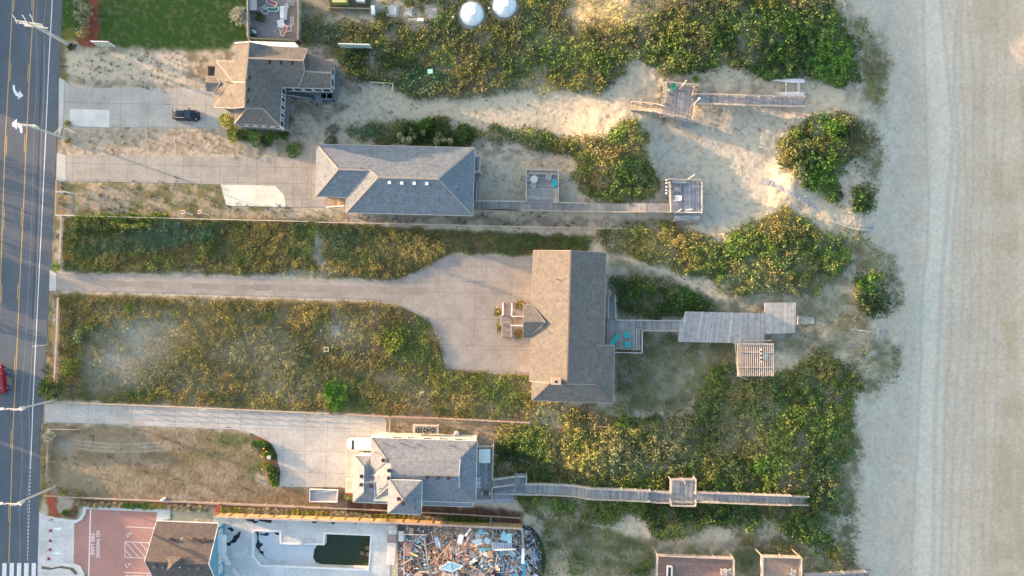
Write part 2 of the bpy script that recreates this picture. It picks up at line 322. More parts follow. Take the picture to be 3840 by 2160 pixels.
# name, polygon, colours, leafiness, elements per m2, canopy height, label, category
PATCH = [
 ('dune_thicket', D([(1612,110),(1640,40),(1700,-30),(2115,-30),(2110,40),(2150,100),(2158,200),(2120,224),(2060,205),(1980,195),(1900,200),(1860,165),(1790,185),(1700,190),(1640,180),(1600,140)]), MG, DK, .8, 85, 1.1,
   'large dark green shrub thicket on the dune at the top, above the white outrigger frame', 'thicket'),
 ('dune_scrub', D([(760,30),(840,45),(950,50),(960,-30),(1430,-30),(1420,60),(1600,70),(1615,110),(1600,150),(1570,190),(1500,245),(1450,238),(1400,240),(1330,228),(1260,228),(1180,238),(1100,250),(1010,245),(975,212),(900,206),(850,175),(840,130),(760,110)]), OL, BR, .35, 70, .75,
   'wide band of olive and brown scrub between the two white domes and the sandy path', 'scrub'),
 ('dune_grass', D([(1420,-30),(1640,-30),(1625,60),(1600,90),(1500,80),(1420,60)]), GD, ST_, .0, 24, .5,
   'sparse golden grass on the bright sandy mound at the top edge', 'grass'),
 ('dune_scrub', D([(886,312),(1000,300),(1060,296),(1180,316),(1290,320),(1400,336),(1480,342),(1540,312),(1600,300),(1640,330),(1632,380),(1656,440),(1640,492),(1560,508),(1480,495),(1450,470),(1446,400),(1330,372),(1210,350),(1195,368),(1000,368),(886,350)]), MG, OC, .55, 80, .95,
   'bright green and rust scrub below the sandy path, above the deck with the round table', 'scrub'),
 ('dune_thicket', D([(1972,330),(2060,290),(2100,278),(2150,290),(2182,330),(2184,370),(2140,410),(2108,440),(2122,500),(2080,505),(2000,455),(1958,430),(1955,380)]), MG, DK, .85, 95, 1.2,
   'heart shaped green thicket on the dune beside the open beach', 'thicket'),
 ('round_thicket', D([(2150,478),(2195,470),(2208,520),(2182,550),(2144,535)]), PG, MG, .9, 100, .8,
   'small round pale green thicket standing alone below the heart shaped one', 'thicket'),
 ('dune_scrub', D([(1500,560),(1560,575),(1680,556),(1760,570),(1800,598),(1850,572),(1900,545),(1985,518),(2020,530),(2060,580),(2130,600),(2140,640),(2100,705),(2050,735),(1900,742),(1830,755),(1785,705),(1700,692),(1600,655),(1530,645),(1505,605)]), OC, PG, .4, 85, .9,
   'tawny and green dune scrub with golden tufts, right of the tan roofed house', 'scrub'),
 ('dark_thicket', D([(1535,690),(1600,690),(1690,715),(1780,735),(1812,770),(1800,785),(1700,802),(1620,800),(1560,790),(1545,730)]), MG, DK, .6, 60, .7,
   'dark green shrubs above the walkway, in the shadow of the tan roofed house', 'thicket'),
 ('round_thicket', D([(2142,692),(2198,684),(2226,700),(2226,760),(2240,795),(2180,803),(2150,760)]), MG, DK, .9, 95, .9,
   'oval dark green thicket at the edge of the beach, right of the wide board platform', 'thicket'),
 ('lot_grass', LOTA, (.085,.12,.045), OL, .25, 65, .4, 'long overgrown strip of green and tawny grass above the long driveway', 'grass'),
 ('lot_grass', LOTB, (.235,.165,.065), OL, .2, 60, .38, 'wide overgrown golden brown lot left of the tan roofed house', 'grass'),
 ('dune_scrub', D([(1230,1062),(1340,1068),(1500,1080),(1600,1045),(1700,1045),(1770,990),(1810,925),(1960,930),(2010,905),(2080,880),(2150,925),(2165,985),(2140,1060),(2166,1110),(2120,1180),(2110,1260),(2095,1340),(2150,1420),(2120,1440),(2060,1380),(2000,1345),(1930,1320),(1780,1330),(1660,1370),(1620,1300),(1500,1310),(1400,1290),(1320,1292),(1300,1255),(1240,1180),(1262,1120)]), OL, MG, .55, 75, .85,
   'broad slope of mixed green and gold scrub around the long narrow boardwalk at the bottom', 'scrub'),
 ('dry_scrub', D([(1335,1012),(1440,1014),(1548,1014),(1600,1045),(1500,1084),(1335,1070)]), (.26,.19,.12), OL, .25, 55, .6,
   'dry tawny scrub along the lower wall of the tan roofed house', 'scrub'),
 ('yard_grass', D([(1546,830),(1700,835),(1850,850),(1862,940),(1770,1000),(1700,1045),(1590,1045),(1546,1000)]), GS, MG, .1, 30, .3,
   'thin grey green grass between the tan roofed house and the slatted pergola', 'grass'),
 ('yard_grass', D([(1850,740),(2140,740),(2210,860),(2240,900),(2060,880),(1950,900),(1950,850),(2005,840),(2005,760),(1925,750)]), GS, OL, .1, 14, .3,
   'very thin grass on sand around the end of the wide board platform', 'grass'),
 ('dune_scrub', D([(1360,1290),(1500,1310),(1650,1390),(1650,1460),(1340,1460),(1360,1380)]), GS, MG, .2, 26, .4,
   'patchy green grass on sand right of the heap of debris', 'scrub'),
 ('beach_grass', D([(2110,30),(2180,50),(2232,130),(2236,250),(2200,275),(2160,200),(2165,110)]), GS, OL, .1, 30, .35, 'thin grey green grass fringing the big thicket at the upper beach edge', 'grass'),
 ('beach_grass', D([(2150,300),(2200,310),(2228,380),(2222,470),(2195,470),(2190,420),(2130,400),(2180,370)]), GS, BR, .1, 26, .35, 'thin dry grass between the heart shaped thicket and the open beach', 'grass'),
 ('beach_grass', D([(2090,560),(2160,590),(2250,650),(2282,740),(2240,800),(2228,700),(2140,680),(2130,620)]), GS, BR, .1, 24, .35, 'thin dry grass round the oval thicket at the beach edge', 'grass'),
 ('beach_grass', D([(2150,830),(2255,860),(2262,940),(2220,990),(2160,1010),(2165,960),(2150,920)]), GS, MG, .2, 34, .4, 'ragged grey green grass at the beach edge right of the slatted pergola', 'grass'),
 ('beach_grass', D([(2110,1180),(2168,1110),(2170,1220),(2160,1330),(2165,1440),(2140,1440),(2100,1330)]), GS, OC, .1, 30, .4, 'straw coloured grass at the beach edge by the lower right corner', 'grass'),
 ('path_grass', D([(1600,95),(1640,40),(1700,-30),(1630,-30),(1600,60)]), GS, OC, .2, 40, .5, 'mixed grass between the golden mound and the big top thicket', 'grass'),
 ('yard_grass', D([(1840,1330),(1950,1330),(2090,1390),(2160,1460),(1840,1460)]), GS, MG, .3, 36, .4,
   'patchy grass around the two small brown decks at the bottom edge', 'grass'),
]
rj = np.random.default_rng(9); veg = np.zeros(X.shape); vcol = np.zeros(X.shape + (3,)); leafy = np.zeros(X.shape); canh = np.zeros(X.shape); pid = -np.ones(X.shape, int)
n1 = fbm(X, Y, 55, 71, 4); n2 = fbm(X, Y, 17, 72, 3); n3 = fbm(X, Y, 36, 73, 4)
for i, (nm, poly, ca_, cb_, lf, de, hc, lb, ct) in enumerate(PATCH):
    jx, jy = rj.uniform(-1, 1, X.shape), rj.uniform(-1, 1, X.shape); ja = 9 if nm == 'lot_grass' else 20
    m = inpoly((WX2 if nm == 'lot_grass' else WX) + jx * ja, (WY2 if nm == 'lot_grass' else WY) + jy * ja, poly) & (pid < 0)
    pid[m] = i; t = sstep(.38, .62, n1)[..., None]
    vc = A_(ca_) * (1 - t) + A_(cb_) * t
    if nm == 'lot_grass':
        for sd, cc_, kk in ((201, MG, .75), (202, GD, .7), (203, (.13,.10,.055), .7), (204, (.075,.10,.05), .6)):
            k_ = (sstep(.52, .66, fbm(X * 1.0, Y * 1.2, 95, sd, 4)) * kk)[..., None]; vc = vc * (1 - k_) + A_(cc_) * k_
    else:
        for sd, cc_, kk in ((211, (.19,.15,.10), .8), (212, YG, .5), (213, DK, .7), (214, (.10,.13,.07), .6), (215, OC, .45)):
            k_ = (sstep(.53, .68, fbm(X, Y, 110, sd, 5)) * kk)[..., None]; vc = vc * (1 - k_) + A_(cc_) * k_
    vcol[m] = vc[m]
    leafy[m] = lf; canh[m] = hc; veg[m] = de
def vp(x, y, rx, ry, c, k=1, lf=None, dn=None, hc=None, soft=.5):        # recolour a spot (overview coordinates)
    global vcol, leafy, veg, canh
    m = ell(x / .67083, y / .67083, rx / .67083, ry / .67083, soft) * k
    vcol = vcol * (1 - m[..., None]) + A_(c) * m[..., None]
    if lf is not None: leafy = leafy * (1 - m) + lf * m
    if dn is not None: veg = veg * (1 - m) + veg * dn * m
    if hc is not None: canh = canh * (1 - m) + hc * m
for a in [ # top thicket
  (1700,120,60,60,YG,.5),(1690,60,40,30,OC,.5),(1760,90,35,60,BR,.5,.3),(1850,150,40,40,BR,.4),(2090,150,60,80,BG,.9,.95),(2100,60,40,50,PG,.7),(1960,60,80,50,MG,.8),(1900,120,60,50,DK,.5),
  (2010,140,30,60,DK,.6),(1640,150,20,20,YG,.5),
  # scrub band
  (960,170,100,55,DK,.8,.5),(900,150,50,30,DK,.6),(1060,200,70,35,TL,.5,.2),(1090,90,60,30,BR,.5),(1300,170,50,40,MG,.6),(1420,130,90,40,PG,.6,.7),(1500,160,60,40,MG,.6,.8),(1560,130,40,40,YG,.5),
  (1210,190,60,30,OC,.5,.1),(1250,60,60,30,OC,.5),(820,80,60,40,TL,.5),(1180,110,60,30,OC,.4),(1370,210,70,20,OC,.6),(1480,210,40,20,GD,.6),(1140,50,60,20,PG,.5),(1350,80,40,30,YG,.5),
  # below path
  (930,330,45,20,TL,.7,.3),(1080,335,90,30,DK,.9,.9),(1110,325,70,20,DK,.7),(1240,330,40,12,MG,.7),(1340,345,60,20,PG,.6),(1420,360,40,25,OC,.5),(1560,340,40,30,BG,.6,.9),(1600,360,30,30,GD,.7,.1),
  (1530,400,40,30,OC,.6),(1500,440,40,30,RD,.45),(1560,450,50,40,MG,.7),(1630,430,25,40,MG,.7),(1480,480,40,15,MG,.6),(1470,420,20,30,YG,.6),(1600,490,40,20,YG,.5),(1540,370,30,20,RD,.4),
  # heart
  (2080,310,40,30,BG,.7),(1990,380,30,50,OC,.5),(2160,350,35,50,BR,.6,.4,.5,.5),(2090,440,50,60,BG,.5),(2040,400,40,40,DK,.4),(1975,440,20,20,GD,.6,.1),(2140,380,30,20,BR,.6,.2,.5),
  # middle dune
  (1620,600,60,35,GD,.5,.0),(1700,600,60,40,OC,.6,.0),(1760,640,40,40,YG,.5),(1850,610,40,40,BG,.5,.6),(1960,560,50,35,GD,.6,.1),(1910,620,50,30,MG,.6,.5),(1890,690,60,45,ST_,.4,.0),(1700,660,70,25,OC,.7,.0),
  (2040,620,50,40,MG,.6,.6),(2085,655,20,22,YG,.9,.9),(2030,680,50,40,OL,.6),(1540,600,30,30,DK,.6,.6),(1800,680,30,60,MG,.6,.6),(1990,720,60,20,GS,.5,.1,.5),(1650,630,50,20,GD,.5),
  (1640,760,60,30,DK,.5),(1560,720,20,50,DK,.6),
  (2190,710,40,25,BG,.6),(2200,770,25,25,DK,.5),
  # lot A
  (300,558,130,12,YG,.8,.8,1,1.3),(330,572,130,8,DK,.8,.8,1,1.2),(250,580,40,20,DK,.7,.6),(430,590,120,28,TL,.9),(300,620,110,25,TL,.5),(500,580,70,20,TL,.8),(560,600,35,45,DK,.5),(640,600,60,45,OC,.8),(700,620,30,50,OC,.7),(660,660,50,25,OC,.6),
  (770,585,30,20,BG,.5),(860,600,45,35,TL,.5),(900,650,50,25,PG,.5),(850,685,80,12,GD,.8),(1020,620,60,35,GD,.9),(1100,630,50,22,GD,.6),(960,600,20,15,BR,.5),(1060,585,100,10,OL,.7),(1200,600,70,25,BR,.6),(1250,610,60,18,OL,.6),
  (1330,600,80,24,MG,.75),(1440,600,40,15,MG,.5),(1380,635,50,10,OC,.6),(1150,590,50,14,OL,.6),(950,680,60,20,OC,.7),(200,650,50,30,OL,.5),(400,650,90,20,OL,.6),(200,680,60,10,YG,.4),(960,650,20,12,DK,.4),(300,670,100,12,OC,.5),
  # lot B
  (200,770,50,30,OC,.8),(280,760,90,20,OC,.7),(400,760,80,15,OC,.5),(180,850,20,90,DK,.4),(225,820,45,14,MG,.8,.8,1,1.1),(155,940,42,40,DK,.95,.9,1,1.4),(190,920,25,20,YG,.6,.8),(322,772,14,10,BG,.9,.8),
  (500,800,80,50,GD,.7),(560,790,60,60,OC,.7),(470,860,60,40,GD,.6),(620,790,50,30,OL,.6),(600,860,30,60,MG,.35),(410,940,25,30,OL,.8),(690,770,60,20,OC,.8),(780,770,80,15,OC,.8),(520,940,80,40,OC,.6),(590,870,20,40,YG,.5),
  (640,960,60,25,MG,.4),(850,990,38,42,BG,.95,.7,1.1,1.0),(900,1015,40,20,PG,.6),(740,1010,100,14,GD,.6),(500,1010,120,15,OC,.6),(320,1000,60,12,MG,.8,.6),(820,830,30,20,PG,.6),(1010,850,50,50,MG,.65,.6),(1060,830,40,40,PG,.6),(950,860,20,20,GD,.5),
  (1050,900,60,40,PG,.7,.5),(1110,960,60,35,YG,.5,.3),(1230,960,90,25,YG,.6,.3),(1260,1000,80,35,PG,.6,.3),(1150,1010,50,30,GD,.6,.0),(1050,1000,40,30,GS,.7,.1,.6),(1000,930,60,30,OC,.5),(700,900,80,40,GS,.5,.1,.8),(880,900,70,40,BR,.4),(950,790,60,20,OC,.7),
  (1380,1050,40,12,MG,.7),(310,890,85,105,GS,.95,.05,.45,.5,.6),(350,825,90,40,GS,.95,.05,.5,.5,.6),(400,890,55,70,GS,.8,.05,.5,.5,.6),(260,930,60,60,GS,.8,.05,.3),(640,880,110,60,GS,.7,.1,.4),(720,970,110,40,GS,.6,.1,.45),(860,840,70,50,GS,.65,.1,.4),(800,640,16,60,GS,.9,.1,.15),(470,684,60,12,GS,.8,.1,.4),(740,694,120,10,GS,.8,.1,.3),(470,950,40,40,GS,.5,.1,.6),(1000,960,40,40,GS,.5,.1,.5),
  # lower slope
  (1280,1080,50,30,GD,.8,.2),(1330,1110,60,40,YG,.7,.3),(1400,1090,60,30,GD,.6,.2),(1300,1160,50,25,DK,.9),(1420,1160,50,40,GD,.6,.3),(1500,1120,50,60,GD,.6,.2),(1560,1150,60,50,GS,.5,.2),(1380,1200,80,22,DK,.5),(1450,1195,60,15,BR,.6),
  (1620,1130,70,50,BR,.4),(1700,1120,60,60,GS,.5,.2),(1800,1080,70,40,DK,.5),(1850,1010,40,40,BR,.5),(1900,980,50,30,OC,.4),(1960,1130,50,60,YG,.6,1),(1930,1180,40,40,BG,.5,1),(1990,1000,50,40,DK,.5),(2080,930,40,40,OC,.5,.8),(2130,970,35,30,MG,.6),
  (2080,1080,50,60,PG,.5),(2050,1150,50,40,DK,.4),(1700,1210,60,15,BR,.5),(1560,1200,60,12,OC,.5),(1400,1270,60,18,BG,.7,.4),(1480,1270,70,15,PG,.5),(1560,1290,80,18,MG,.6),(1700,1290,90,18,DK,.7),(1850,1290,150,20,DK,.6),(1780,1335,60,18,YG,.6,.7),
  (1690,1340,40,20,YG,.5,.6),(1880,1310,60,14,MG,.5),(2060,1330,50,50,MG,.6),(2110,1400,20,40,GD,.5,.2),(2050,1280,40,40,DK,.4),(1640,1260,50,12,DK,.5),(1500,1180,40,10,GD,.4),(1620,1080,50,12,GD,.9,.0,.5),(1180,1060,20,10,YG,.5),
  (1580,860,40,30,DK,.6),(1570,960,25,50,DK,.7),(1600,1020,40,25,MG,.6),(1740,900,60,50,OL,.4),(1460,1400,40,30,MG,.6),(1540,1390,30,30,MG,.7),(2090,850,50,20,GD,.6),(1880,1375,60,12,DK,.7),(2000,1350,60,14,MG,.7,.7),(1840,850,20,20,GS,.5),
  (900,1380,10,10,OL,.1)]:
    vp(*a)
edge = blur((pid >= 0).astype(float), 7)
gap = 1 - .6 * sstep(.56, .72, fbm(X, Y, 70, 220, 5)) * (veg > 0)
veg = veg * (1 - np.maximum.reduce([ell(1769, 55, 56, 56, .1, 0), ell(1892, 24, 56, 56, .1, 0), ell(1474, 42, 42, 40, .4) * .97, ell(1535, 48, 36, 34, .4) * .95, ell(1622, 52, 32, 34, .4) * .95, ell(1560, 84, 44, 22, .4) * .8, ell(1420, 20, 40, 40, .6) * .8]))
cl = sstep(.30, .62, n2 * .6 + n3 * .4)
canopy = canh * (.25 + 1.0 * cl) * np.clip((edge - .3) * 1.8, .15, 1)
dens = veg * gap * (.35 + .95 * cl) * np.clip((edge - .25) * 1.8, .1, 1)
# litter under the plants, its colour also darkened to stand for shade between them
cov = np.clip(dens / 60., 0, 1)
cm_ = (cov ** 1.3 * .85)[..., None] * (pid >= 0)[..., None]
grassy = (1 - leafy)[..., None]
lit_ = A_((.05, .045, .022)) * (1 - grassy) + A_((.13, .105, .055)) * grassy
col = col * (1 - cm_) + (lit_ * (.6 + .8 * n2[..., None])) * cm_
# the pool hole and the flat places
POOL = [VP(*p) for p in [(866,455),(1195,462),(1195,622),(1775,634),(1782,490),(2365,515),(2340,940),(958,890),(862,775)]]
bx = inpoly(X, Y, [(930,1975),(1405,1975),(1405,2165),(930,2165)])
hh[bx] = -3.6
def gz(px, py):
    i = min(max((py - GY0) / ST, 0), len(gy) - 1.001); j = min(max((px - GX0) / ST, 0), len(gx) - 1.001)
    a, b = int(i), int(j); u, v = i - a, j - b
    return float((hh[a, b] * (1 - v) + hh[a, b + 1] * v) * (1 - u) + (hh[a + 1, b] * (1 - v) + hh[a + 1, b + 1] * v) * u)
def G(px, py, dz=0.0): return P(px, py, gz(px, py) + dz)
# ------------------------------------------------------------------ the ground: one sheet to the horizon
def grid_obj():
    ny, nx = X.shape; k = S * (H - hh) / H
    co = np.stack([(X - 1920) * k, (1080 - Y) * k, hh], -1).reshape(-1, 3)
    idx = np.arange(ny * nx).reshape(ny, nx)
    q = np.stack([idx[:-1, :-1], idx[1:, :-1], idx[1:, 1:], idx[:-1, 1:]], -1).reshape(-1, 4)
    # skirt out to the horizon
    ring = np.concatenate([idx[0, :], idx[1:, -1], idx[-1, -2::-1], idx[-2:0:-1, 0]])
    rc = co[ring]; R = len(ring); base = len(co); extra = []
    for f, z in ((1.03, 0), (1.08, 0), (1.5, 0), (12, 0)):
        e = rc * np.array([f, f, 1]); t_ = np.clip((rc[:, 0] - 52) / 14, 0, 1); e[:, 2] = .3 * (1 - t_) - 3.7 * t_; extra.append(e)
    co2 = np.concatenate([co] + extra); rings = [ring] + [np.arange(base + R * i, base + R * (i + 1)) for i in range(4)]
    for a, b in zip(rings, rings[1:]):
        a2 = np.roll(a, -1); b2 = np.roll(b, -1); q = np.concatenate([q, np.stack([a2, a, b, b2], -1)])
    rcol = col.reshape(-1, 3)[ring]; t_ = np.clip((rc[:, 0] - 52) / 14, 0, 1)[:, None]; nz = fbm(rc[:, 0] * 23, rc[:, 1] * 23, 160, 300, 4)[:, None]
    far = (A_((.20, .19, .11)) * (1 - nz) + A_((.42, .37, .27)) * nz) * (1 - t_) + A_((.55, .48, .38)) * t_; far0 = A_((.30, .27, .18)) * (1 - t_) + A_((.55, .48, .38)) * t_
    c = np.concatenate([col.reshape(-1, 3), rcol * .5 + far * .5, far, far0, far0])
    me = bpy.data.meshes.new('ground'); me.vertices.add(len(co2)); me.vertices.foreach_set('co', co2.astype(np.float32).ravel())
    me.loops.add(len(q) * 4); me.loops.foreach_set('vertex_index', q.astype(np.int32).ravel())
    me.polygons.add(len(q)); me.polygons.foreach_set('loop_start', (np.arange(len(q)) * 4).astype(np.int32)); me.polygons.foreach_set('loop_total', np.full(len(q), 4, np.int32))
    me.update(calc_edges=True); me.shade_smooth()
    ca = me.color_attributes.new('Col', 'FLOAT_COLOR', 'POINT'); ca.data.foreach_set('color', np.concatenate([c, np.ones((len(c), 1))], 1).astype(np.float32).ravel())
    o = bpy.data.objects.new('ground', me); C.objects.link(o); return o
gm = mat('ground_mat', attr=True, rough=.95, ns=1.6, na=.13, fine=.17, bump=.09, bs=1.7, spec=.1)
sea_ = MB(); sea_.prism([(118, -1200), (1300, -1200), (1300, 1200), (118, 1200)], -4.2, -3.4, (.03, .06, .065)); struct(sea_.build('sea', 'gloss'))
g = grid_obj(); g.data.materials.append(gm); struct(g)
# ------------------------------------------------------------------ leaves and blades
rng = np.random.default_rng(5)
def quads_obj(name, co, cc, m='leaf', parent=None):
    n = len(co) // 4
    me = bpy.data.meshes.new(name); me.vertices.add(n * 4); me.vertices.foreach_set('co', co.astype(np.float32).ravel())
    me.loops.add(n * 4); me.loops.foreach_set('vertex_index', np.arange(n * 4, dtype=np.int32))
    me.polygons.add(n); me.polygons.foreach_set('loop_start', (np.arange(n) * 4).astype(np.int32)); me.polygons.foreach_set('loop_total', np.full(n, 4, np.int32))
    me.update(calc_edges=True)
    ca = me.color_attributes.new('Col', 'FLOAT_COLOR', 'POINT')
    ca.data.foreach_set('color', np.concatenate([np.repeat(cc, 4, 0), np.ones((n * 4, 1))], 1).astype(np.float32).ravel())
    me.materials.append(M(m)); o = bpy.data.objects.new(name, me); C.objects.link(o); o.parent = parent; return o
def blades(p, az, el, L, W, roll):
    d = np.stack([np.cos(az) * np.cos(el), np.sin(az) * np.cos(el), np.sin(el)], -1)
    s = np.stack([-np.sin(az), np.cos(az), np.zeros_like(az)], -1)
    u = np.cross(d, s); s2 = s * np.cos(roll)[:, None] + u * np.sin(roll)[:, None]
    mid = p + d * (L * .45)[:, None] + np.array([0, 0, 1]) * (L * .12)[:, None]
    return np.stack([p, mid - s2 * (W / 2)[:, None], p + d * L[:, None], mid + s2 * (W / 2)[:, None]], 1).reshape(-1, 3)
for i, (nm, poly, ca_, cb_, lf, de, hc, lb, ct) in enumerate(PATCH):
    m = np.where(pid.ravel() == i)[0]
    if len(m) == 0: continue
    wgt = dens.ravel()[m]; n = int(wgt.sum() * (ST * S) ** 2 * (1.9 if nm == 'lot_grass' else 1.25)); sel = rng.choice(m, n, p=wgt / wgt.sum())
    px = X.ravel()[sel] + rng.uniform(-.5, .5, n) * ST; py = Y.ravel()[sel] + rng.uniform(-.5, .5, n) * ST
    zg = hh.ravel()[sel]; cp = canopy.ravel()[sel]; lfy = rng.random(n) < leafy.ravel()[sel]
    z = zg + cp * np.where(lfy, rng.uniform(.45, 1.05, n), rng.uniform(.0, .75, n))
    k = S * (H - z) / H; p = np.stack([(px - 1920) * k, (1080 - py) * k, z], -1)
    wind = fbm(px, py, 60, 90, 2) * 6.28 * 1.5
    az = np.where(lfy, rng.uniform(0, 6.283, n), wind + rng.normal(0, 1.1, n))
    el = np.where(lfy, rng.normal(.35, .45, n), rng.uniform(.15, 1.1, n))
    sc_ = .72 if nm in ('lot_grass', 'yard_grass') else 1
    L = np.where(lfy, rng.uniform(.2, .42, n), rng.uniform(.3, .8, n)) * sc_
    W = np.where(lfy, rng.uniform(.13, .26, n), rng.uniform(.05, .11, n)) * sc_
    co = blades(p, az, el, L, W, rng.uniform(-.9, .9, n))
    cc = vcol.ravel().reshape(-1, 3)[sel] * A_((.92, 1.02, .90) if nm == 'lot_grass' else (.88, 1.04, .88)) * rng.uniform(.72, 1.3, n)[:, None] * 1.55
    cc = cc * (.7 + .6 * (fbm(px, py, 20, 95, 2)))[:, None]
    hl = rng.random(n); a = (hl < .04)[:, None] * .4; cc = cc * (1 - a) + A_((.42, .36, .16)) * a
    a = (hl > .9)[:, None] * .5; cc = cc * (1 - a) + A_((.15, .12, .07)) * a
    o = quads_obj(nm, co, cc); tag(o, lb, ct, kind='stuff')
# scattered low dry tufts on the sandy lots and dunes (many hundreds, not countable)
tw = np.zeros(X.shape)
for poly, k in [(LA, .9), ([(300,482),(840,486),(895,580),(260,578)], .5), ([(1000,180),(1280,130),(1400,320),(1200,500),(1060,520)], .8), ([(225,684),(830,692),(850,772),(1180,780),(1300,838),(225,806)], 1.4),
               ([(1340,806),(2100,815),(2600,830),(2500,862),(1340,836)], 1.3), ([(1790,560),(2160,545),(2170,600),(2000,760),(1790,756)], .35), (D([(840,140),(980,215),(1560,240),(1640,290),(1500,310),(1000,290),(850,230)]), .12),
               (D([(1640,250),(2030,270),(2200,250),(2180,300),(1960,330),(1650,330)]), .25), (D([(2110,30),(2200,60),(2235,200),(2230,270),(2170,260),(2160,120)]), 1.6), (D([(2140,290),(2230,330),(2225,480),(2200,470),(2120,420)]), 1.3),
               (D([(2120,560),(2250,640),(2280,740),(2230,810),(2140,720),(2090,720)]), 1.4), (D([(2130,830),(2260,860),(2260,960),(2180,1010),(2140,900)]), 1.8), (D([(2150,1040),(2180,1110),(2140,1330),(2160,1440),(2100,1440),(2110,1200)]), 1.2),
               (D([(1340,1290),(1700,1370),(1650,1460),(1370,1460)]), .7), ([(1450,1570),(2060,1600),(1990,1650),(1810,1650),(1450,1635)], .9), (YD, .35), ([(210,815),(240,815),(230,1000),(205,1010)], 3), ([(195,1100),(228,1110),(210,1490),(172,1490)], 3), ([(160,1620),(190,1640),(185,1850),(155,1850)], 3)]:
    tw = np.maximum(tw, blur(inpoly(WX, WY, poly).astype(float), 2) * k)
tw *= sstep(.42, .62, fbm(X, Y, 24, 97, 3)) * (1 - .9 * (pid >= 0))
wgt = tw.ravel() / tw.sum(); n = int(tw.sum() * (ST * S) ** 2 * 2.4); sel = rng.choice(len(wgt), n, p=wgt)
per = 9; sel = np.repeat(sel, per); N_ = len(sel)
px = np.repeat(rng.uniform(-2.5, 2.5, n), per) + X.ravel()[sel]; py = np.repeat(rng.uniform(-2.5, 2.5, n), per) + Y.ravel()[sel]
z = hh.ravel()[sel] + .02; k = S * (H - z) / H
p = np.stack([(px - 1920) * k, (1080 - py) * k, z], -1) + np.concatenate([rng.normal(0, .07, (N_, 2)), np.zeros((N_, 1))], 1)
sz = np.repeat(rng.uniform(.5, 1.3, n), per)
co = blades(p, rng.uniform(0, 6.28, N_), rng.uniform(.1, 1.2, N_), sz * rng.uniform(.15, .34, N_), rng.uniform(.04, .09, N_), rng.uniform(-.6, .6, N_))
tc_ = np.repeat(A_([(.13, .11, .065), (.10, .12, .05), (.20, .16, .10), (.08, .075, .05)])[rng.integers(0, 4, n)], per, 0) * rng.uniform(.7, 1.3, N_)[:, None]
o = quads_obj('dry_tufts', co, tc_); tag(o, 'low dry tufts of grass scattered over the sandy lots and dune edges', 'grass', kind='stuff')
# sea grape like bushes: a crown of leaves on a stem
def leaf_cloud(c, rx, ry, rz, n, cols, seed, ls=(.16, .34), lw=.55, lumps=5, up=.35):
    r = np.random.default_rng(seed); L_ = []
    lump = r.normal(0, 1, (lumps, 3)); lump /= np.linalg.norm(lump, axis=1)[:, None]; lump[:, 2] = np.abs(lump[:, 2]) * .8
    lump = lump * .45; rad = r.uniform(.42, .66, lumps); lump[0] = (0, 0, .1); rad[0] = .75
    wch = r.integers(0, lumps, n); dv = r.normal(0, 1, (n, 3)); dv /= np.linalg.norm(dv, axis=1)[:, None]
    dv[:, 2] = np.abs(dv[:, 2]) * .9 + dv[:, 2] * .1
    q = lump[wch] + dv * (rad[wch] * r.uniform(.72, 1.06, n))[:, None]; q[:, 2] = np.clip(q[:, 2], .0, 2)
    p = np.array(c) + q * np.array([rx, ry, rz])
    az = np.arctan2(dv[:, 1], dv[:, 0]) + r.normal(0, .7, n); el = dv[:, 2] * .9 + r.normal(0, .35, n)
    Ls = r.uniform(*ls, n); co = blades(p, az, el, Ls, Ls * lw, r.uniform(-.7, .7, n))
    cc = np.array(cols)[r.integers(0, len(cols), n)] * r.uniform(.75, 1.3, n)[:, None] * 1.5
    cc = cc * (.8 + .4 * r.random(lumps)[wch])[:, None]
    return co, cc
def bush(px, py, r, h, cols, label, cat='shrub', name='shrub', group=None, n=None, ls=(.16, .34), lw=.55, seed=None, ry=None, lumps=6):
    c = G(px, py); t = thing(name, c, label, cat, group); ry = ry or r
    n = n or int(260 * max(r, .5) ** 1.6 * 1.3) ; seed = seed or int(px * 7 + py)
    co, cc = leaf_cloud((0, 0, h * .12), r, ry, h * .8, n, cols, seed, ls, lw, lumps)
    f = quads_obj('foliage', co, cc, parent=t)
    b = MB(); rr = random.Random(seed)
    b.tube([(0, 0, -.1), (.03, .02, h * .35)], .05 + .03 * h, (.16, .12, .09), 6)
    for k in range(5):
        a = k * 1.257 + rr.uniform(-.3, .3); b.tube([(.03, .02, h * .3), (r * .35 * math.cos(a), ry * .35 * math.sin(a), h * .6), (r * .6 * math.cos(a), ry * .6 * math.sin(a), h * .8)], .03, (.16, .12, .09), 5)
    me_off = t.location.copy(); t.location = (0, 0, 0); s_ = b.build('stem', 'wood', t); t.location = me_off
    return t
# ------------------------------------------------------------------ road, driveways, painted markings
def sheet(name, poly, z, colr, m, th=.12):
    b = MB(); b.prism([tuple(P(x, y, z)[:2]) for x, y in poly], z - th, z, colr); return b
def strip(b, pts, wpx, z, colr, th=.004):
    pts = [P(x, y, z) for x, y in pts]; w_ = wpx * S / 2; L_ = []; R_ = []
    for i, p in enumerate(pts):
        d = (pts[min(i + 1, len(pts) - 1)] - pts[max(i - 1, 0)]).normalized(); nrm = Vector((-d.y, d.x, 0))
        L_.append(p + nrm * w_); R_.append(p - nrm * w_)
    for i in range(len(pts) - 1): b.face([R_[i], R_[i + 1], L_[i + 1], L_[i]], colr)
am = mat('asphalt', attr=True, rough=.85, ns=.35, na=.12, fine=.07, coords='Object')
RE = [(236,-400),(233,0),(226,240),(212,540),(195,900),(185,1080),(164,1500),(152,1620),(145,1950),(143,2160),(132,2600)]
rd = MB(); rd.prism([tuple(P(x, y, .02)[:2]) for x, y in RE + [(-520,2600),(-430,-400)]], -.15, .02, (.104,.128,.160))
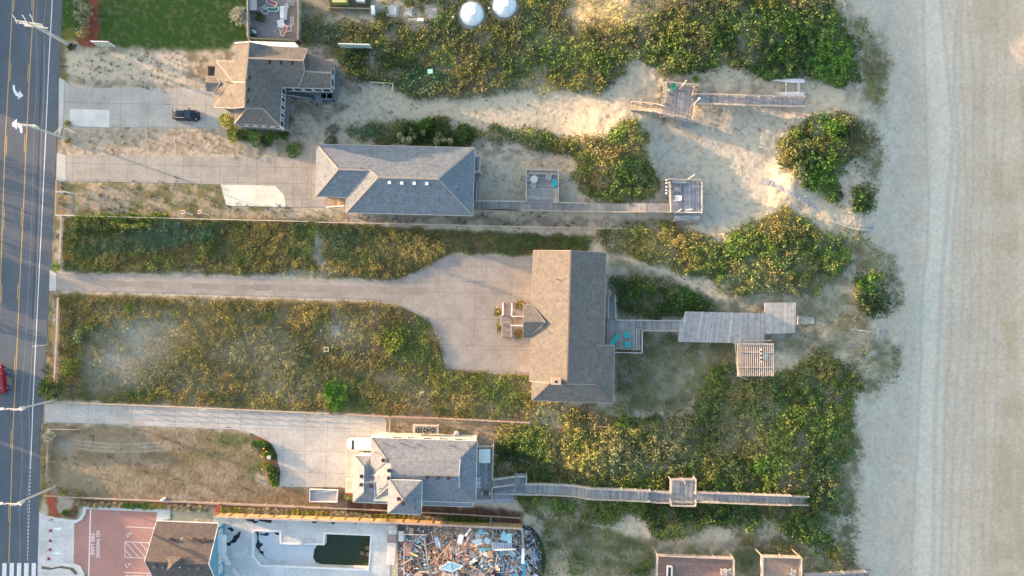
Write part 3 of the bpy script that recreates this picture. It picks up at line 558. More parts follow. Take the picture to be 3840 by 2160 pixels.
road = struct(rd.build('road', 'asphalt'))
YEL = (.55,.36,.13); WHT = (.75,.75,.75)
b = MB(); strip(b, [(50,-60),(48,0),(35,240),(19,540),(9,840),(1,1080),(-12,1500),(-40,2160)], 3.4, .026, YEL)
strip(b, [(129,-60),(127,0),(113,240),(98,540),(85,850),(73,1080),(62,1350),(48,1620),(33,2112)], 3.4, .026, YEL)
def xl(pts, y): return float(np.interp(y, [p[1] for p in pts], [p[0] for p in pts]))
LL = [(48,0),(35,240),(19,540),(9,840),(1,1080),(-12,1500)]; RL = [(127,0),(113,240),(98,540),(85,850),(73,1080),(62,1350),(48,1620),(33,2100)]
b.build('lane_line', 'paint', road)
for y0, y1 in [(0,42),(235,304),(510,586),(786,857),(1064,1134)]:
    q = MB(); strip(q, [(xl(LL,y0)+5.5,y0),(xl(LL,y1)+5.5,y1)], 2.6, .027, YEL); q.build('lane_dash', 'paint', road)
for y0, y1 in [(-20,34),(240,308),(503,572),(780,850),(1062,1122),(1332,1402),(1613,1683),(1885,1957)]:
    q = MB(); strip(q, [(xl(RL,y0)-6,y0),(xl(RL,y1)-6,y1)], 2.6, .027, YEL); q.build('lane_dash', 'paint', road)
b = MB(); EL = [(198,-60),(196,0),(183,240),(170,540),(153,900),(144,1080),(131,1350),(124,1500),(120,1620),(114,1760)]
strip(b, EL, 3.0, .026, WHT); b.build('edge_line', 'paint', road)
EL2 = EL + [(103,2110)]
y = 1768
q = MB()
while y < 2105:
    strip(q, [(xl(EL2,y),y),(xl(EL2,y+7),y+7)], 3, .026, WHT); y += 13.5
q.build('dotted_line', 'paint', road)
for x0, x1 in [(8,24),(35.5,51.5),(63,79),(90,107),(118,134)]:
    q = MB(); q.prism([tuple(P(x,y,.026)[:2]) for x,y in [(x0+1,2111),(x1+1,2112),(x1-3,2260),(x0-3,2260)]], .022, .026, WHT); q.build('crosswalk_bar', 'paint', road)
# turn arrows
def arrow(pts):
    q = MB(); q.prism([tuple(P(*VA(x,y),.026)[:2]) for x,y in pts], .022, .026, WHT); q.build('turn_arrow', 'paint', road)
arrow([(127,855),(150,855),(150,885),(160,915),(180,932),(200,930),(188,898),(235,962),(175,1003),(186,975),(160,962),(138,930),(127,890)])
arrow([(118,1240),(172,1192),(168,1232),(195,1240),(218,1262),(228,1300),(226,1338),(202,1338),(200,1305),(190,1285),(172,1277),(165,1305)])
b = MB(); strip(b, [(168,0),(160,160),(150,400),(140,700),(122,1200)], 5, .024, (.075,.08,.095)); b.build('tar_seam', 'asphalt', road)
# concrete with saw cut joints
def concrete(name, size, rot, off=(0, 0), jd=.55):
    m = mat(name, attr=True, rough=.85, ns=.28, na=.19, fine=.09, coords='Object'); t = m.node_tree; N = t.nodes.new; L = t.links.new
    b = t.nodes['Principled BSDF']; src = b.inputs['Base Color'].links[0].from_socket
    tc = N('ShaderNodeTexCoord'); mp = N('ShaderNodeMapping'); mp.inputs['Rotation'].default_value[2] = rot; mp.inputs['Location'].default_value = (off[0], off[1], 0)
    L(tc.outputs['Object'], mp.inputs[0]); br = N('ShaderNodeTexBrick'); br.offset = 0; br.inputs['Scale'].default_value = 1
    br.inputs['Brick Width'].default_value = size[0]; br.inputs['Row Height'].default_value = size[1]; br.inputs['Mortar Size'].default_value = .035; br.inputs['Mortar Smooth'].default_value = .3
    br.inputs['Color1'].default_value = (1,1,1,1); br.inputs['Color2'].default_value = (.93,.93,.94,1); br.inputs['Mortar'].default_value = (jd,jd,jd,1)
    L(mp.outputs[0], br.inputs[0]); mx = N('ShaderNodeMix'); mx.data_type = 'RGBA'; mx.blend_type = 'MULTIPLY'; mx.inputs[0].default_value = 1
    L(src, mx.inputs[6]); L(br.outputs[0], mx.inputs[7]); L(mx.outputs[2], b.inputs['Base Color']); return name
concrete('conc1', (4.6, 3.6), .02); concrete('conc2', (3.0, 2.6), .02, (0, -.7)); concrete('conc3', (6.0, 4.3), .02, (0, .9), .62); concrete('conc4', (3.55, 3.45), .03, (1, 0))
concrete('conc5', (3.0, 3.0), .02, (0, 0), .8)
CG = (.42,.41,.385); CT = (.375,.35,.315); CP = (.60,.61,.61)
def slab(name, poly, z, colr, m, th=.2): return struct(sheet(name, poly, z, colr, m, th).build(name, m))
slab('driveway', [(221,290),(243,301),(268,326),(310,329),(490,331),(720,335),(880,345),(880,440),(835,481),(500,477),(262,478),(235,470),(219,520)], .06, CG, 'conc1')
slab('driveway', [(261,409),(411,412),(410,478),(300,472),(262,466)], .066, (.60,.61,.60), 'concrete_plain', .03)
slab('driveway', [(213,573),(246,581),(700,586),(1190,590),(1260,600),(1260,775),(1070,777),(1067,731),(1032,697),(827,692),(700,687),(248,678),(210,684)], .06, CT, 'conc2')
slab('driveway', [(827.6,692.5),(1032,696.5),(1065,731),(1071,776),(849,771)], .066, (.72,.69,.58), 'conc5', .03)
slab('driveway', [(186,1010),(211,1026),(700,1038),(1400,1056),(1481,1051),(1593,999),(1670,961),(1721,957),(1999,966),(2010,966),(2010,1400),(1983,1399),(1714,1386),(1667,1379),(1647,1282),(1610,1207),(1491,1140),(1400,1123),(700,1101),(212,1089),(184,1092)], .06, (.325,.305,.285), 'conc3')
slab('driveway', [(166,1516),(238,1514),(700,1531),(1222,1555),(1300,1558),(1440,1562),(1449,1578),(1447,1640),(1400,1700),(1400,1860),(1300,1860),(1296,1829),(1048,1824),(1051,1774),(1038,1712),(1026,1681),(1007,1656),(979,1642),(951,1627),(926,1617),(886,1611),(841,1609),(759,1606.6),(700,1604),(194,1584),(164,1590)], .06, (.47,.455,.43), 'conc4')
b = MB(); rr = random.Random(2); x = 240
while x < 1500:
    x2 = x + rr.uniform(30, 110); k_ = rr.uniform(.74, .95); yc = 1060 + (x - 240) * .0245
    strip(b, [(x, yc), (x2, yc + (x2 - x) * .0245)], rr.uniform(18, 30), .066, (.315 * k_, .29 * k_, .265 * k_)); x = x2
struct(b.build('tyre_stain', 'concrete_plain'))
b = MB()
for pts in ([(945,548),(1025,522),(1050,480),(1070,440),(1062,350)], [(1025,522),(1040,590),(1055,660)], [(1070,498),(1130,540),(1180,532),(1240,538)], [(1130,540),(1122,600),(1120,658)], [(1178,530),(1160,450),(1190,352)], [(590,180),(580,260),(600,330)], [(830,180),(812,260),(800,335)]): strip(b, [VF(*p) for p in pts], .9, .064, (.15,.13,.12))
for pts in ([(330,1400),(700,1380),(1100,1392),(1550,1410)], [(1090,1160),(1100,1290),(1085,1400)], [(860,1390),(980,1392),(1090,1385)]): strip(b, [VG(*p) for p in pts], 1.0, .064, (.20,.18,.16))
for pts in ([(520,1110),(600,1200)], [(0,490),(100,490),(440,487)], [(0,687),(200,686),(380,690)], [(0,883),(200,885),(420,893)]): strip(b, [VL(*p) for p in pts], .9, .064, (.19,.17,.155))
struct(b.build('crack', 'concrete_plain'))
# light concrete kerb strips beside the road at the driveways
for pl in ([(222,292),(241,300),(236,470),(219,520)], [(214,574),(246,582),(247,678),(211,683)], [(187,1012),(211,1024),(210,1090),(184,1091)]):
    struct(sheet('kerb', pl, .075, (.50,.50,.48), '', .05).build('kerb', 'concrete_plain'))
# red parking lot and the pale apron
pk = MB(); pk.prism([tuple(P(x,y,.05)[:2]) for x,y in [(278,1963),(300,1950),(318,1925),(324,1908),(590,1922),(592,1960),(592,2260),(318,2260),(312,2150),(296,2124),(276,2112)]], -.1, .05, (.40,.22,.20))
lotm = mat('red_asphalt', attr=True, rough=.8, ns=.3, na=.12, fine=.06)
plot = struct(pk.build('parking_lot', 'red_asphalt'))
slab('pavement', [(147,1921),(186,1938),(190,1955),(284,1959),(278,1963),(276,2112),(300,2140),(312,2170),(316,2260),(140,2260),(142,2100)], .055, CP, 'conc5')
kb = MB()
for pts in ([(186,1943),(215,1950),(285,1957),(303,1945),(313,1925),(316,1904)], ):
    strip(kb, pts, 13, .13, CP)
for q in ([(186,1936),(212,1943),(283,1951),(300,1940),(309,1922),(312,1898),(324,1899),(638,1912),(638,1946),(591,1952),(591,1921),(330,1909),(323,1911),(320,1928),(307,1950),(285,1962),(205,1957),(186,1950)],
          [(188,2123),(230,2112),(276,2113),(300,2122),(316,2150),(318,2260),(304,2260),(302,2150),(290,2132),(232,2122),(190,2130)]):
    b = MB(); b.prism([tuple(P(x,y,.16)[:2]) for x,y in q], -.05, .16, (.62,.63,.62)); struct(b.build('kerb', 'concrete_plain'))
b = MB(); b.prism([tuple(P(x,y,.062)[:2]) for x,y in [(155,2122),(188,2128),(230,2121),(272,2128),(292,2148),(284,2158),(262,2136),(222,2130),(190,2137),(156,2134)]], .05, .062, (.16,.13,.09)); struct(b.build('planting_soil', 'concrete_plain'))
LINE = (.78,.72,.74)
def pline(name, segs, wp=2.2):
    b = MB()
    for a in segs: strip(b, [VO(*p) for p in a], wp, .054, LINE)
    b.build(name, 'paint', plot)
pline('lane_line', [[(912,778),(905,1000),(893,1449),(890,1560)]], 4.5)
for a in ([(1268,953),(1600,970)], [(1252,1412),(1560,1424)], [(1580,815),(1577,900)]): pline('bay_line', [a])
pline('hatched_bay', [[(1260,1104),(1600,1118)],[(1255,1260),(1600,1275)],[(1260,1104),(1255,1260)],[(1262,1106),(1398,1262)],[(1258,1185),(1325,1260)],[(1330,1108),(1470,1268)],[(1408,1112),(1550,1270)],[(1485,1114),(1600,1240)]], 2)
def text(body, px, py, size, rot, colr=LINE, name='lettering', z=.054, sx=1, parent=None):
    cu = bpy.data.curves.new('t', 'FONT'); cu.body = body; cu.size = size; cu.align_x = 'CENTER'; cu.align_y = 'CENTER'; cu.space_character = 1.15; cu.extrude = .001
    cu.resolution_u = 3; cu.offset = size * .018
    ot = bpy.data.objects.new('t', cu); C.objects.link(ot); bpy.context.view_layer.update()
    me = bpy.data.meshes.new_from_object(ot.evaluated_get(bpy.context.evaluated_depsgraph_get())); bpy.data.objects.remove(ot)
    me.name = name; o = bpy.data.objects.new(name, me); C.objects.link(o); o.parent = parent or plot
    p = P(px, py, z); o.location = p - Vector((parent or plot).location); o.rotation_euler = (0, 0, rot); o.scale = (sx, 1, 1)
    if 'Col' in me.color_attributes: me.color_attributes.remove(me.color_attributes['Col'])
    ca = me.color_attributes.new('Col', 'FLOAT_COLOR', 'POINT'); ca.data.foreach_set('color', np.tile(np.array([*colr, 1], np.float32), len(me.vertices)))
    me.materials.clear(); me.materials.append(M('paint')); return o
text('NO PARKING', 367, 2041, .86, -math.pi / 2, sx=.76); text('FIRE LANE', 347, 2041, .86, -math.pi / 2, sx=.80)
text('NO PARKING', 522, 2163, .86, math.pi, (.70,.66,.50), sx=.76)
def wheelchair(px, py, s=1.0):
    b = MB(); z = .055; k = S * s
    def q(x, y): p = P(px, py, z); return (p.x + x * k, p.y - y * k, z)
    arc = [q(-3 + 7 * math.cos(a), 2 + 7 * math.sin(a)) for a in [math.radians(t) for t in range(50, 320, 18)]]
    for a, c in zip(arc, arc[1:]): b.bar(a, c, .085 * s, .002, LINE)
    for a, c in [((11,-3),(9,-3)),((8,-3),(1,0)),((1,0),(2,6)),((2,6),(-4,11)),((1,0),(-2,1)),((-6,12),(-4,11)),((3,-4),(-6,-5))]: b.bar(q(*a), q(*c), .11 * s, .002, LINE)
    b.cyl(q(10, -3), .09 * s, z - .001, z + .001, LINE, 8); b.build('wheelchair_symbol', 'paint', plot)
wheelchair(484, 2003); wheelchair(480, 2117)
for (x, y) in [(220,1984),(217,2074)]:
    b = MB(); b.prism([tuple(P(x + a, y + c, .06)[:2]) for a, c in [(-17,-4),(0,-4),(0,-9),(10,0),(0,8),(0,4),(-17,3)]], .056, .06, (.82,.84,.84)); struct(b.build('pavement_arrow', 'paint'))
# pool patio with the pool opening
def holed(outer, hole, z, colr, name, m, parent=None, zdrop=None):
    bm = bmesh.new(); es = []
    for lp in (outer, hole):
        vs = [bm.verts.new(P(x, y, z)) for x, y in lp]
        es += [bm.edges.new((vs[i], vs[(i + 1) % len(vs)])) for i in range(len(vs))]
    bmesh.ops.triangle_fill(bm, edges=es, use_beauty=True)
    b = MB()
    for f in bm.faces:
        pts = [v.co.copy() for v in f.verts]
        if f.normal.z < 0: pts.reverse()
        b.face(pts, colr)
    bm.free()
    if zdrop:
        for lp in (outer, hole):
            for i in range(len(lp)):
                a, c = P(*lp[i], z), P(*lp[(i + 1) % len(lp)], z); b.face([a, c, (c.x, c.y, z - zdrop), (a.x, a.y, z - zdrop)], colr)
    return b.build(name, m, parent)
COP = [VP(*p) for p in [(846,432),(1217,440),(1217,600),(1753,612),(1760,466),(2392,492),(2346,968),(948,908),(838,785)]]
PAT = [VP(*p) for p in [(342,272),(2620,350),(2620,1260),(340,1260)]]
struct(holed(PAT, COP, .05, (.58,.61,.62), 'patio', 'conc5', zdrop=.2))
pool = thing('swimming_pool', P(*VP(1500, 700), 0), 'drained L shaped swimming pool with dark green water left in its deep end', 'pool')
holed(COP, POOL, .12, (.80,.80,.80), 'coping', 'concrete_plain', pool, .12)
b = MB(); zf = -.75
pw = [P(x, y, .1) for x, y in POOL]
for i in range(len(pw)):
    a, c = pw[i], pw[(i + 1) % len(pw)]; b.face([(a.x, a.y, .1), (c.x, c.y, .1), (c.x, c.y, -2.9), (a.x, a.y, -2.9)], (.62,.66,.68))
b.prism([(p.x, p.y) for p in pw], -3.0, -2.9, (.55,.6,.62)); b.build('basin', 'concrete_plain', pool)
deep = [VP(*p) for p in [(1688,645),(1770,640),(1800,500),(2362,515),(2338,905),(1790,880),(1700,860),(1665,800),(1670,700)]]
shal = [VP(*p) for p in [(872,458),(1193,464),(1193,628),(1670,640),(1640,700),(1625,800),(1680,875),(1790,905),(2338,930),(2338,936),(962,884),(868,775)]]
b = MB(); pl = [P(*VP(x, y), -.9) for x, y in [(866,455),(1195,462),(1195,622),(1680,636),(1640,690),(1625,800),(1660,860),(1760,900),(2340,915),(2342,942),(958,890),(862,775)]]
b.prism([(p.x, p.y) for p in pl], -2.9, -.9, (.60,.65,.70)); b.build('shallow_floor', 'concrete_plain', pool)
b = MB(); dp = [P(x, y, -1.25) for x, y in [VP(*p) for p in [(1640,640),(1775,636),(1785,480),(2380,500),(2350,935),(1700,905),(1610,850),(1600,700)]]]
b.prism([(p.x, p.y) for p in dp], -1.5, -1.25, (.014,.034,.012)); b.build('water', 'gloss', pool)
for k_ in range(3):
    b = MB(); a0, a1 = P(*VP(866 + 30 * k_, 690 + 35 * k_), -.3 - .2 * k_), P(*VP(1080 - 10 * k_, 880), -.3 - .2 * k_)
    c0, c1 = P(*VP(866, 780), -.3), P(*VP(958, 886), -.3)
    b.prism([(a0.x, a0.y), (a1.x, a1.y), (c1.x, c1.y), (c0.x, c0.y)], -.9, -.35 - .15 * k_ + .001 * k_, (.55 - .06 * k_, .60 - .06 * k_, .60 - .06 * k_)); b.build('step', 'concrete_plain', pool)
rr = random.Random(3)
def puddle(name, pts, z, label, colr=(.012,.014,.02), parent=None, grp=None):
    b = MB(); b.prism([tuple(P(*VP(x, y), z)[:2]) for x, y in pts], z - .006, z, colr); o = b.build(name, 'gloss', parent)
    return o
for pts, z in [([(893,458),(925,460),(930,500),(925,560),(945,600),(985,615),(970,650),(945,660),(950,700),(1000,720),(985,745),(1010,785),(960,760),(930,700),(885,650),(905,590),(910,520)], -.893), ([(940,480),(1000,490),(1010,475),(1062,475),(1055,505),(1020,515),(990,508),(945,500)], -.893), ([(1132,470),(1190,475),(1188,505),(1140,495)], -.893)]:
    puddle('leaf_litter', pts, z, '', parent=pool)
for pts in ([(530,405),(560,410),(566,393),(580,412),(612,430),(600,450),(575,460),(560,440),(535,430)], [(680,455),(700,470),(685,500),(690,520),(650,560),(645,585),(600,610),(575,605),(570,640),(520,640),(485,600),(545,600),(590,560),(610,510),(650,490)],
            [(760,295),(878,300),(876,325),(925,318),(925,335),(880,355),(855,340),(830,325),(780,320)], [(930,298),(1095,308),(1092,348),(1040,345),(1000,330),(930,322)], [(1612,325),(1700,330),(1670,345),(1625,352)], [(1862,335),(1915,340),(1895,365),(1870,360)], [(2160,350),(2195,352),(2180,368)]):
    o = puddle('dirt_patch', pts, .06, ''); struct(o)
# ------------------------------------------------------------------ shingle roofs
def shingle(name, c, na=.12, row=.13):
    m = mat(name, col=c, rough=.9, ns=1.3, na=na, fine=.2, bump=.03, bs=9); t = m.node_tree; N = t.nodes.new; L = t.links.new
    b = t.nodes['Principled BSDF']; src = b.inputs['Base Color'].links[0].from_socket
    g_ = N('ShaderNodeNewGeometry'); sx = N('ShaderNodeSeparateXYZ'); L(g_.outputs['Position'], sx.inputs[0])
    mu = N('ShaderNodeMath'); mu.operation = 'MULTIPLY'; mu.inputs[1].default_value = 1 / row; L(sx.outputs[2], mu.inputs[0])
    fr = N('ShaderNodeMath'); fr.operation = 'FRACT'; L(mu.outputs[0], fr.inputs[0])
    mr = N('ShaderNodeMapRange'); mr.inputs[1].default_value = 0; mr.inputs[2].default_value = .35; mr.inputs[3].default_value = .8; mr.inputs[4].default_value = 1.03; L(fr.outputs[0], mr.inputs[0])
    # streaky tabs
    vo = N('ShaderNodeTexVoronoi'); vo.inputs['Scale'].default_value = 2.6; tc = N('ShaderNodeTexCoord'); L(tc.outputs['Object'], vo.inputs[0])
    sv = N('ShaderNodeSeparateColor'); L(vo.outputs['Color'], sv.inputs[0]); m3 = N('ShaderNodeMapRange'); m3.inputs[3].default_value = .86; m3.inputs[4].default_value = 1.14; L(sv.outputs[0], m3.inputs[0])
    mm = N('ShaderNodeMath'); mm.operation = 'MULTIPLY'; L(mr.outputs[0], mm.inputs[0]); L(m3.outputs[0], mm.inputs[1])
    vm = N('ShaderNodeVectorMath'); vm.operation = 'SCALE'; L(src, vm.inputs[0]); L(mm.outputs[0], vm.inputs['Scale']); L(vm.outputs[0], b.inputs['Base Color'])
    return name
shingle('shingle_brown', (.165, .155, .148)); shingle('shingle_grey', (.17, .205, .245), row=.17); shingle('shingle_tan', (.175, .165, .155)); shingle('shingle_pale', (.195, .22, .262)); shingle('shingle_dark', (.115, .10, .10))
WHITE = (.78, .78, .76)
def roof(faces, m, parent, edge=.22, trim=WHITE, name='roof', trimname='fascia'):
    """faces: lists of (px, py, z); joined roof planes with a fascia round every free edge"""
    b = MB(); tr = MB(); cnt = {}
    for f in faces:
        pts = [P(*p) for p in f]
        A = sum(pts[i].x * pts[(i + 1) % len(pts)].y - pts[(i + 1) % len(pts)].x * pts[i].y for i in range(len(pts)))
        if A < 0: pts.reverse(); f = list(reversed(f))
        tri = tessellate_polygon([[Vector((p.x, p.y, 0)) for p in pts]])
        for t in tri:
            q = [pts[k] for k in t]
            if (q[1] - q[0]).cross(q[2] - q[0]).z < 0: q.reverse()
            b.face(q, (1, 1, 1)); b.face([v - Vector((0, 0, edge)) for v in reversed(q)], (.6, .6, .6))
        for i in range(len(f)):
            a, c = tuple(round(x, 2) for x in f[i]), tuple(round(x, 2) for x in f[(i + 1) % len(f)])
            if (c, a) in cnt: cnt[(c, a)] = None
            else: cnt[(a, c)] = (pts[i], pts[(i + 1) % len(pts)])
    for k, v in cnt.items():
        if v is None: continue
        a, c = v; dn = (c - a); nrm = Vector((dn.y, -dn.x, 0))
        if nrm.length < 1e-4: continue
        nrm = nrm.normalized() * .06; dz = Vector((0, 0, edge))
        tr.hexa([a - dz, a + nrm - dz, c + nrm - dz, c - dz], [a + Vector((0,0,.012)), a + nrm + Vector((0,0,.012)), c + nrm + Vector((0,0,.012)), c + Vector((0,0,.012))], trim)
    r = b.build(name, m, parent); tr.build(trimname, 'paint', parent); return r
def ridges(parent, lines, colr, w_=.28):
    for a, c in lines:
        b = MB(); b.bar(P(*a) + Vector((0,0,.03)), P(*c) + Vector((0,0,.03)), w_, .04, colr); b.build('ridge_cap', 'junk', parent)
def walls(pts, z, z1, colr, parent, m='paint', name='wall', z0=-.3):
    b = MB(); poly = [tuple(P(x, y, z)[:2]) for x, y in pts]; b.prism(poly, z0, z1, colr); b.build(name, m, parent); return poly
def window(parent, p0, p1, t, z0, z1, wd, out, name='window', glass=(.03,.045,.07), frame=WHITE):
    """window in the wall from p0 to p1 (world xy) centred at fraction t; out = outward normal"""
    p0 = Vector((*p0, 0)); p1 = Vector((*p1, 0)); d = (p1 - p0).normalized(); c = p0.lerp(p1, t); o_ = Vector((*out, 0)).normalized()
    a = c - d * wd / 2; e = c + d * wd / 2; b = MB(); f = .13
    for (q, r_, za, zb) in [(a - d * f, a, z0 - f, z1 + f), (e, e + d * f, z0 - f, z1 + f), (a, e, z0 - f, z0), (a, e, z1, z1 + f)]:
        b.hexa([q + Vector((0,0,za)), r_ + Vector((0,0,za)), r_ + o_ * .1 + Vector((0,0,za)), q + o_ * .1 + Vector((0,0,za))], [q + Vector((0,0,zb)), r_ + Vector((0,0,zb)), r_ + o_ * .1 + Vector((0,0,zb)), q + o_ * .1 + Vector((0,0,zb))], frame)
    wn = b.build(name, 'paint', parent); g_ = MB()
    g_.hexa([a + Vector((0,0,z0)), e + Vector((0,0,z0)), e + o_ * .04 + Vector((0,0,z0)), a + o_ * .04 + Vector((0,0,z0))], [a + Vector((0,0,z1)), e + Vector((0,0,z1)), e + o_ * .04 + Vector((0,0,z1)), a + o_ * .04 + Vector((0,0,z1))], glass)
    g_.build('pane', 'gloss', wn)
def vent(parent, px, py, z, kind='box', colr=(.05,.045,.04)):
    b = MB(); p = P(px, py, z)
    if kind == 'box': b.rbox((p.x, p.y, z - .15), .42, .42, .42, .05, colr); b.rbox((p.x, p.y, z + .27), .5, .5, .05, .05, vary(colr, .2))
    elif kind == 'round': b.cyl((p.x, p.y), .2, z - .2, z + .12, colr, 12); b.cyl((p.x, p.y), .3, z + .12, z + .34, colr, 12, .12)
    else: b.cyl((p.x, p.y), .07, z - .2, z + .55, colr, 8)
    b.build('roof_vent', 'paint', parent)
W1 = (.16, .19, .22)
# ---- house at the top left: brown roofs with many gables
h1 = thing('beach_house', P(1010, 330, 0), 'house with brown gabled and hipped roofs beside the driveway with the dark blue car', 'house')
F1 = [[(500,437,8.1),(628,425,9),(590,828,9),(490,620,7.9)],[(590,828,9),(580,1075,9),(465,1088,7.9)],[(297,612,6.2),(490,620,7.9),(590,828,9),(467,826,7.7)],
 [(297,612,6.2),(467,826,7.7),(270,1075,6.2)],[(467,826,7.7),(590,828,9),(465,1088,7.9),(270,1075,6.2)],
 [(628,425,9),(820,462,7.6),(620,583,9)],[(820,462,7.6),(1212,490,7.6),(1170,608,9),(620,583,9)],
 [(620,583,9),(1170,608,9),(1185,715,7.8),(1120,880,5.5),(957,873,5.5)],[(628,425,9),(620,583,9),(590,828,9)],
 [(590,828,9),(620,583,9),(957,873,5.5),(935,1270,5.5),(765,1090,7.6),(605,1090,8.7),(580,1075,9)],
 [(480,1240,5.8),(605,1090,7.6),(765,1090,7.6),(935,1270,5.5)],[(485,1100,6.6),(605,1090,7.6),(480,1240,5.8)]]
roof([[VB(*p) for p in f] for f in F1], 'shingle_brown', h1, trim=(.45,.42,.38))
roof([[VB(*p) for p in f] for f in [[(1187,717,7.5),(1452,735,7.5),(1450,887,5.6),(1122,882,5.4)],[(1205,530,5.7),(1375,598,6.0),(1452,735,7.5),(1187,717,7.5)],[(1375,598,6.0),(1470,600,6.0),(1470,660,6.2),(1452,735,7.5)]]], 'shingle_brown', h1, trim=(.45,.42,.38))
roof([[VB(*p) for p in f] for f in [[(205,768,5.9),(292,772,6.1),(335,836,7.0),(190,830,6.8)],[(190,830,6.8),(335,836,7.0),(275,922,6.1),(200,920,5.9)]]], 'shingle_brown', h1, trim=(.45,.42,.38), name='porch_roof')
roof([[VB(*p) for p in f] for f in [[(480,430,6.3),(630,418,6.3),(1085,430,6.3),(1122,472,6.5),(820,466,7.3),(628,430,7.3)]]], 'paint', h1, name='porch_roof', trim=WHITE)
h1b = walls([VB(*p) for p in [(320,640),(500,645),(520,460),(840,478),(1185,505),(1200,570),(1448,612),(1444,880),(952,868),(930,1262),(488,1234),(490,1065),(300,1045)]], 5.3, 5.3, W1, h1)
walls([VB(*p) for p in [(530,460),(820,480),(1180,510),(1160,690),(560,700),(520,620)]], 7.2, 7.2, W1, h1, z0=5.2); walls([VB(*p) for p in [(330,700),(470,830),(340,960)]], 6.4, 6.3, W1, h1, z0=5.2)
hw = [Vector(P(*VB(*p), 5.3)).xy for p in [(1448,612),(1444,880),(952,868),(930,1262),(488,1234)]]
for t in (.3, .75): window(h1, hw[0], hw[1], t, 3.2, 4.9, 1.3, (1, 0))
for t in (.12, .3, .5, .72, .9): window(h1, hw[1], hw[2], t, 2.9, 4.6, 1.2, (0, -1))
for t in (.1, .3, .5, .7, .9): window(h1, hw[2], hw[3], t, 3.3, 5.0, 1.5, (1, 0))
for t in (.1, .3, .5, .7, .9): window(h1, hw[3], hw[4], t, 3.4, 5.0, 1.6, (0, -1))
for x, y, z in [(830,628,8.7),(945,633,8.7),(1060,636,8.7),(630,780,8.9),(621,902,8.9),(613,1018,8.9)]: vent(h1, *VB(x, y), z, 'round', (.03,.028,.026))
vent(h1, *VB(415,832), 7.3, 'pipe'); vent(h1, *VB(458,965), 7.3, 'pipe')
BRN_R = (.38,.32,.26)
R1 = [((628,425,9),(590,828,9)),((590,828,9),(580,1075,9)),((297,612,6.2),(467,826,7.7)),((467,826,7.7),(590,828,9)),((467,826,7.7),(270,1075,6.2)),((620,583,9),(1170,608,9)),((765,1090,7.6),(935,1270,5.5)),((605,1090,7.6),(480,1240,5.8)),((1187,717,7.5),(1452,735,7.5))]
ridges(h1, [(VB(*a), VB(*c)) for a, c in R1], BRN_R, .22)
# ---- second house: long grey hip roof
h2 = thing('beach_house', P(1480, 670, 0), 'long single ridged house with a grey hip roof and four small white skylights', 'house')
F2 = [[(1188,541,4.8),(1780,554,4.8),(1643.5,671,7.4),(1417,665,7.4),(1386,638,6.8),(1268,635,6.8)],[(1188,541,4.8),(1268,635,6.8),(1183,736,4.8)],[(1268,635,6.8),(1386,638,6.8),(1297,740,4.8),(1183,736,4.8)],
      [(1386,638,6.8),(1417,665,7.4),(1297,797,4.8),(1297,740,4.8)],[(1417,665,7.4),(1643.5,671,7.4),(1773,809,4.8),(1297,797,4.8)],[(1780,554,4.8),(1773,809,4.8),(1643.5,671,7.4)]]
roof(F2, 'shingle_grey', h2, trim=(.55,.5,.44))
ridges(h2, [((1188,541,4.8),(1268,635,6.8)),((1268,635,6.8),(1183,736,4.8)),((1268,635,6.8),(1386,638,6.8)),((1386,638,6.8),(1417,665,7.4)),((1417,665,7.4),(1643,671,7.4)),((1643,671,7.4),(1780,554,4.8)),((1643,671,7.4),(1773,809,4.8)),((1417,665,7.4),(1297,797,4.8))], (.36,.31,.27), .26)
walls([(1200,556),(1765,567),(1760,794),(1312,785),(1312,728),(1198,724)], 4.7, 4.7, (.35,.38,.40), h2)
a_, b_ = P(1760,794,4.7).xy, P(1765,567,4.7).xy
for t in (.15,.4,.65,.88): window(h2, a_, b_, t, 2.6, 4.2, 1.4, (1,0))
for x, y in [(1460.7,684),(1506.7,686),(1553.5,687),(1600.6,688)]:
    b = MB(); p = P(x, y, 7.1); b.rbox((p.x, p.y, 6.9), .48, .48, .35, -.02, (.85,.85,.85)); b.build('skylight', 'paint', h2)
vent(h2, *VG(440,205), 6.5, 'pipe', (.5,.5,.5)); vent(h2, *VF(1690,285), 6.7, 'pipe')
a_, b_ = P(1312,785,4.7).xy, P(1760,794,4.7).xy
for t in (.1,.25,.42,.6,.78,.92): window(h2, a_, b_, t, 2.4, 3.8, 1.3, (0,-1))
# ---- third house: broad tan gable roof
h3 = thing('beach_house', P(2130, 1220, 0), 'large house with a tan and grey gable roof, brick chimney and double entry stairs', 'house')
F3 = [[(2000,940,5.6),(2141,940,8.0),(2127,1432.6,8.0),(1985.6,1430,5.6)],[(2141,940,8.0),(2273.7,948.7,5.6),(2264,1294.7,5.6),(2226.4,1294.7,6.5),(2303.8,1295.6,5.0),(2298.5,1511,5.0),(2230.9,1441,6.9),(2127,1440,8.0),(2127,1432.6,8.0)]]
roof(F3, 'shingle_tan', h3, trim=(.50,.42,.35))
roof([[(1995.8,1434,5.6),(2060.7,1438,7.0),(1994,1501,5.2)],[(2060.7,1438,7.0),(2231.5,1442,7.0),(2299,1511.8,5.0),(1994,1501,5.2)]], 'shingle_tan', h3, trim=(.50,.42,.35))
roof([[(1965.7,1143,5.7),(1994.4,1144,5.7),(2044,1208,7.0),(1963.5,1207,7.0)],[(1963.5,1207,7.0),(2044,1208,7.0),(1990,1256,5.8),(1990,1267,5.6),(1962.6,1267,5.6)]], 'shingle_tan', h3, trim=(.40,.38,.36), name='porch_roof')
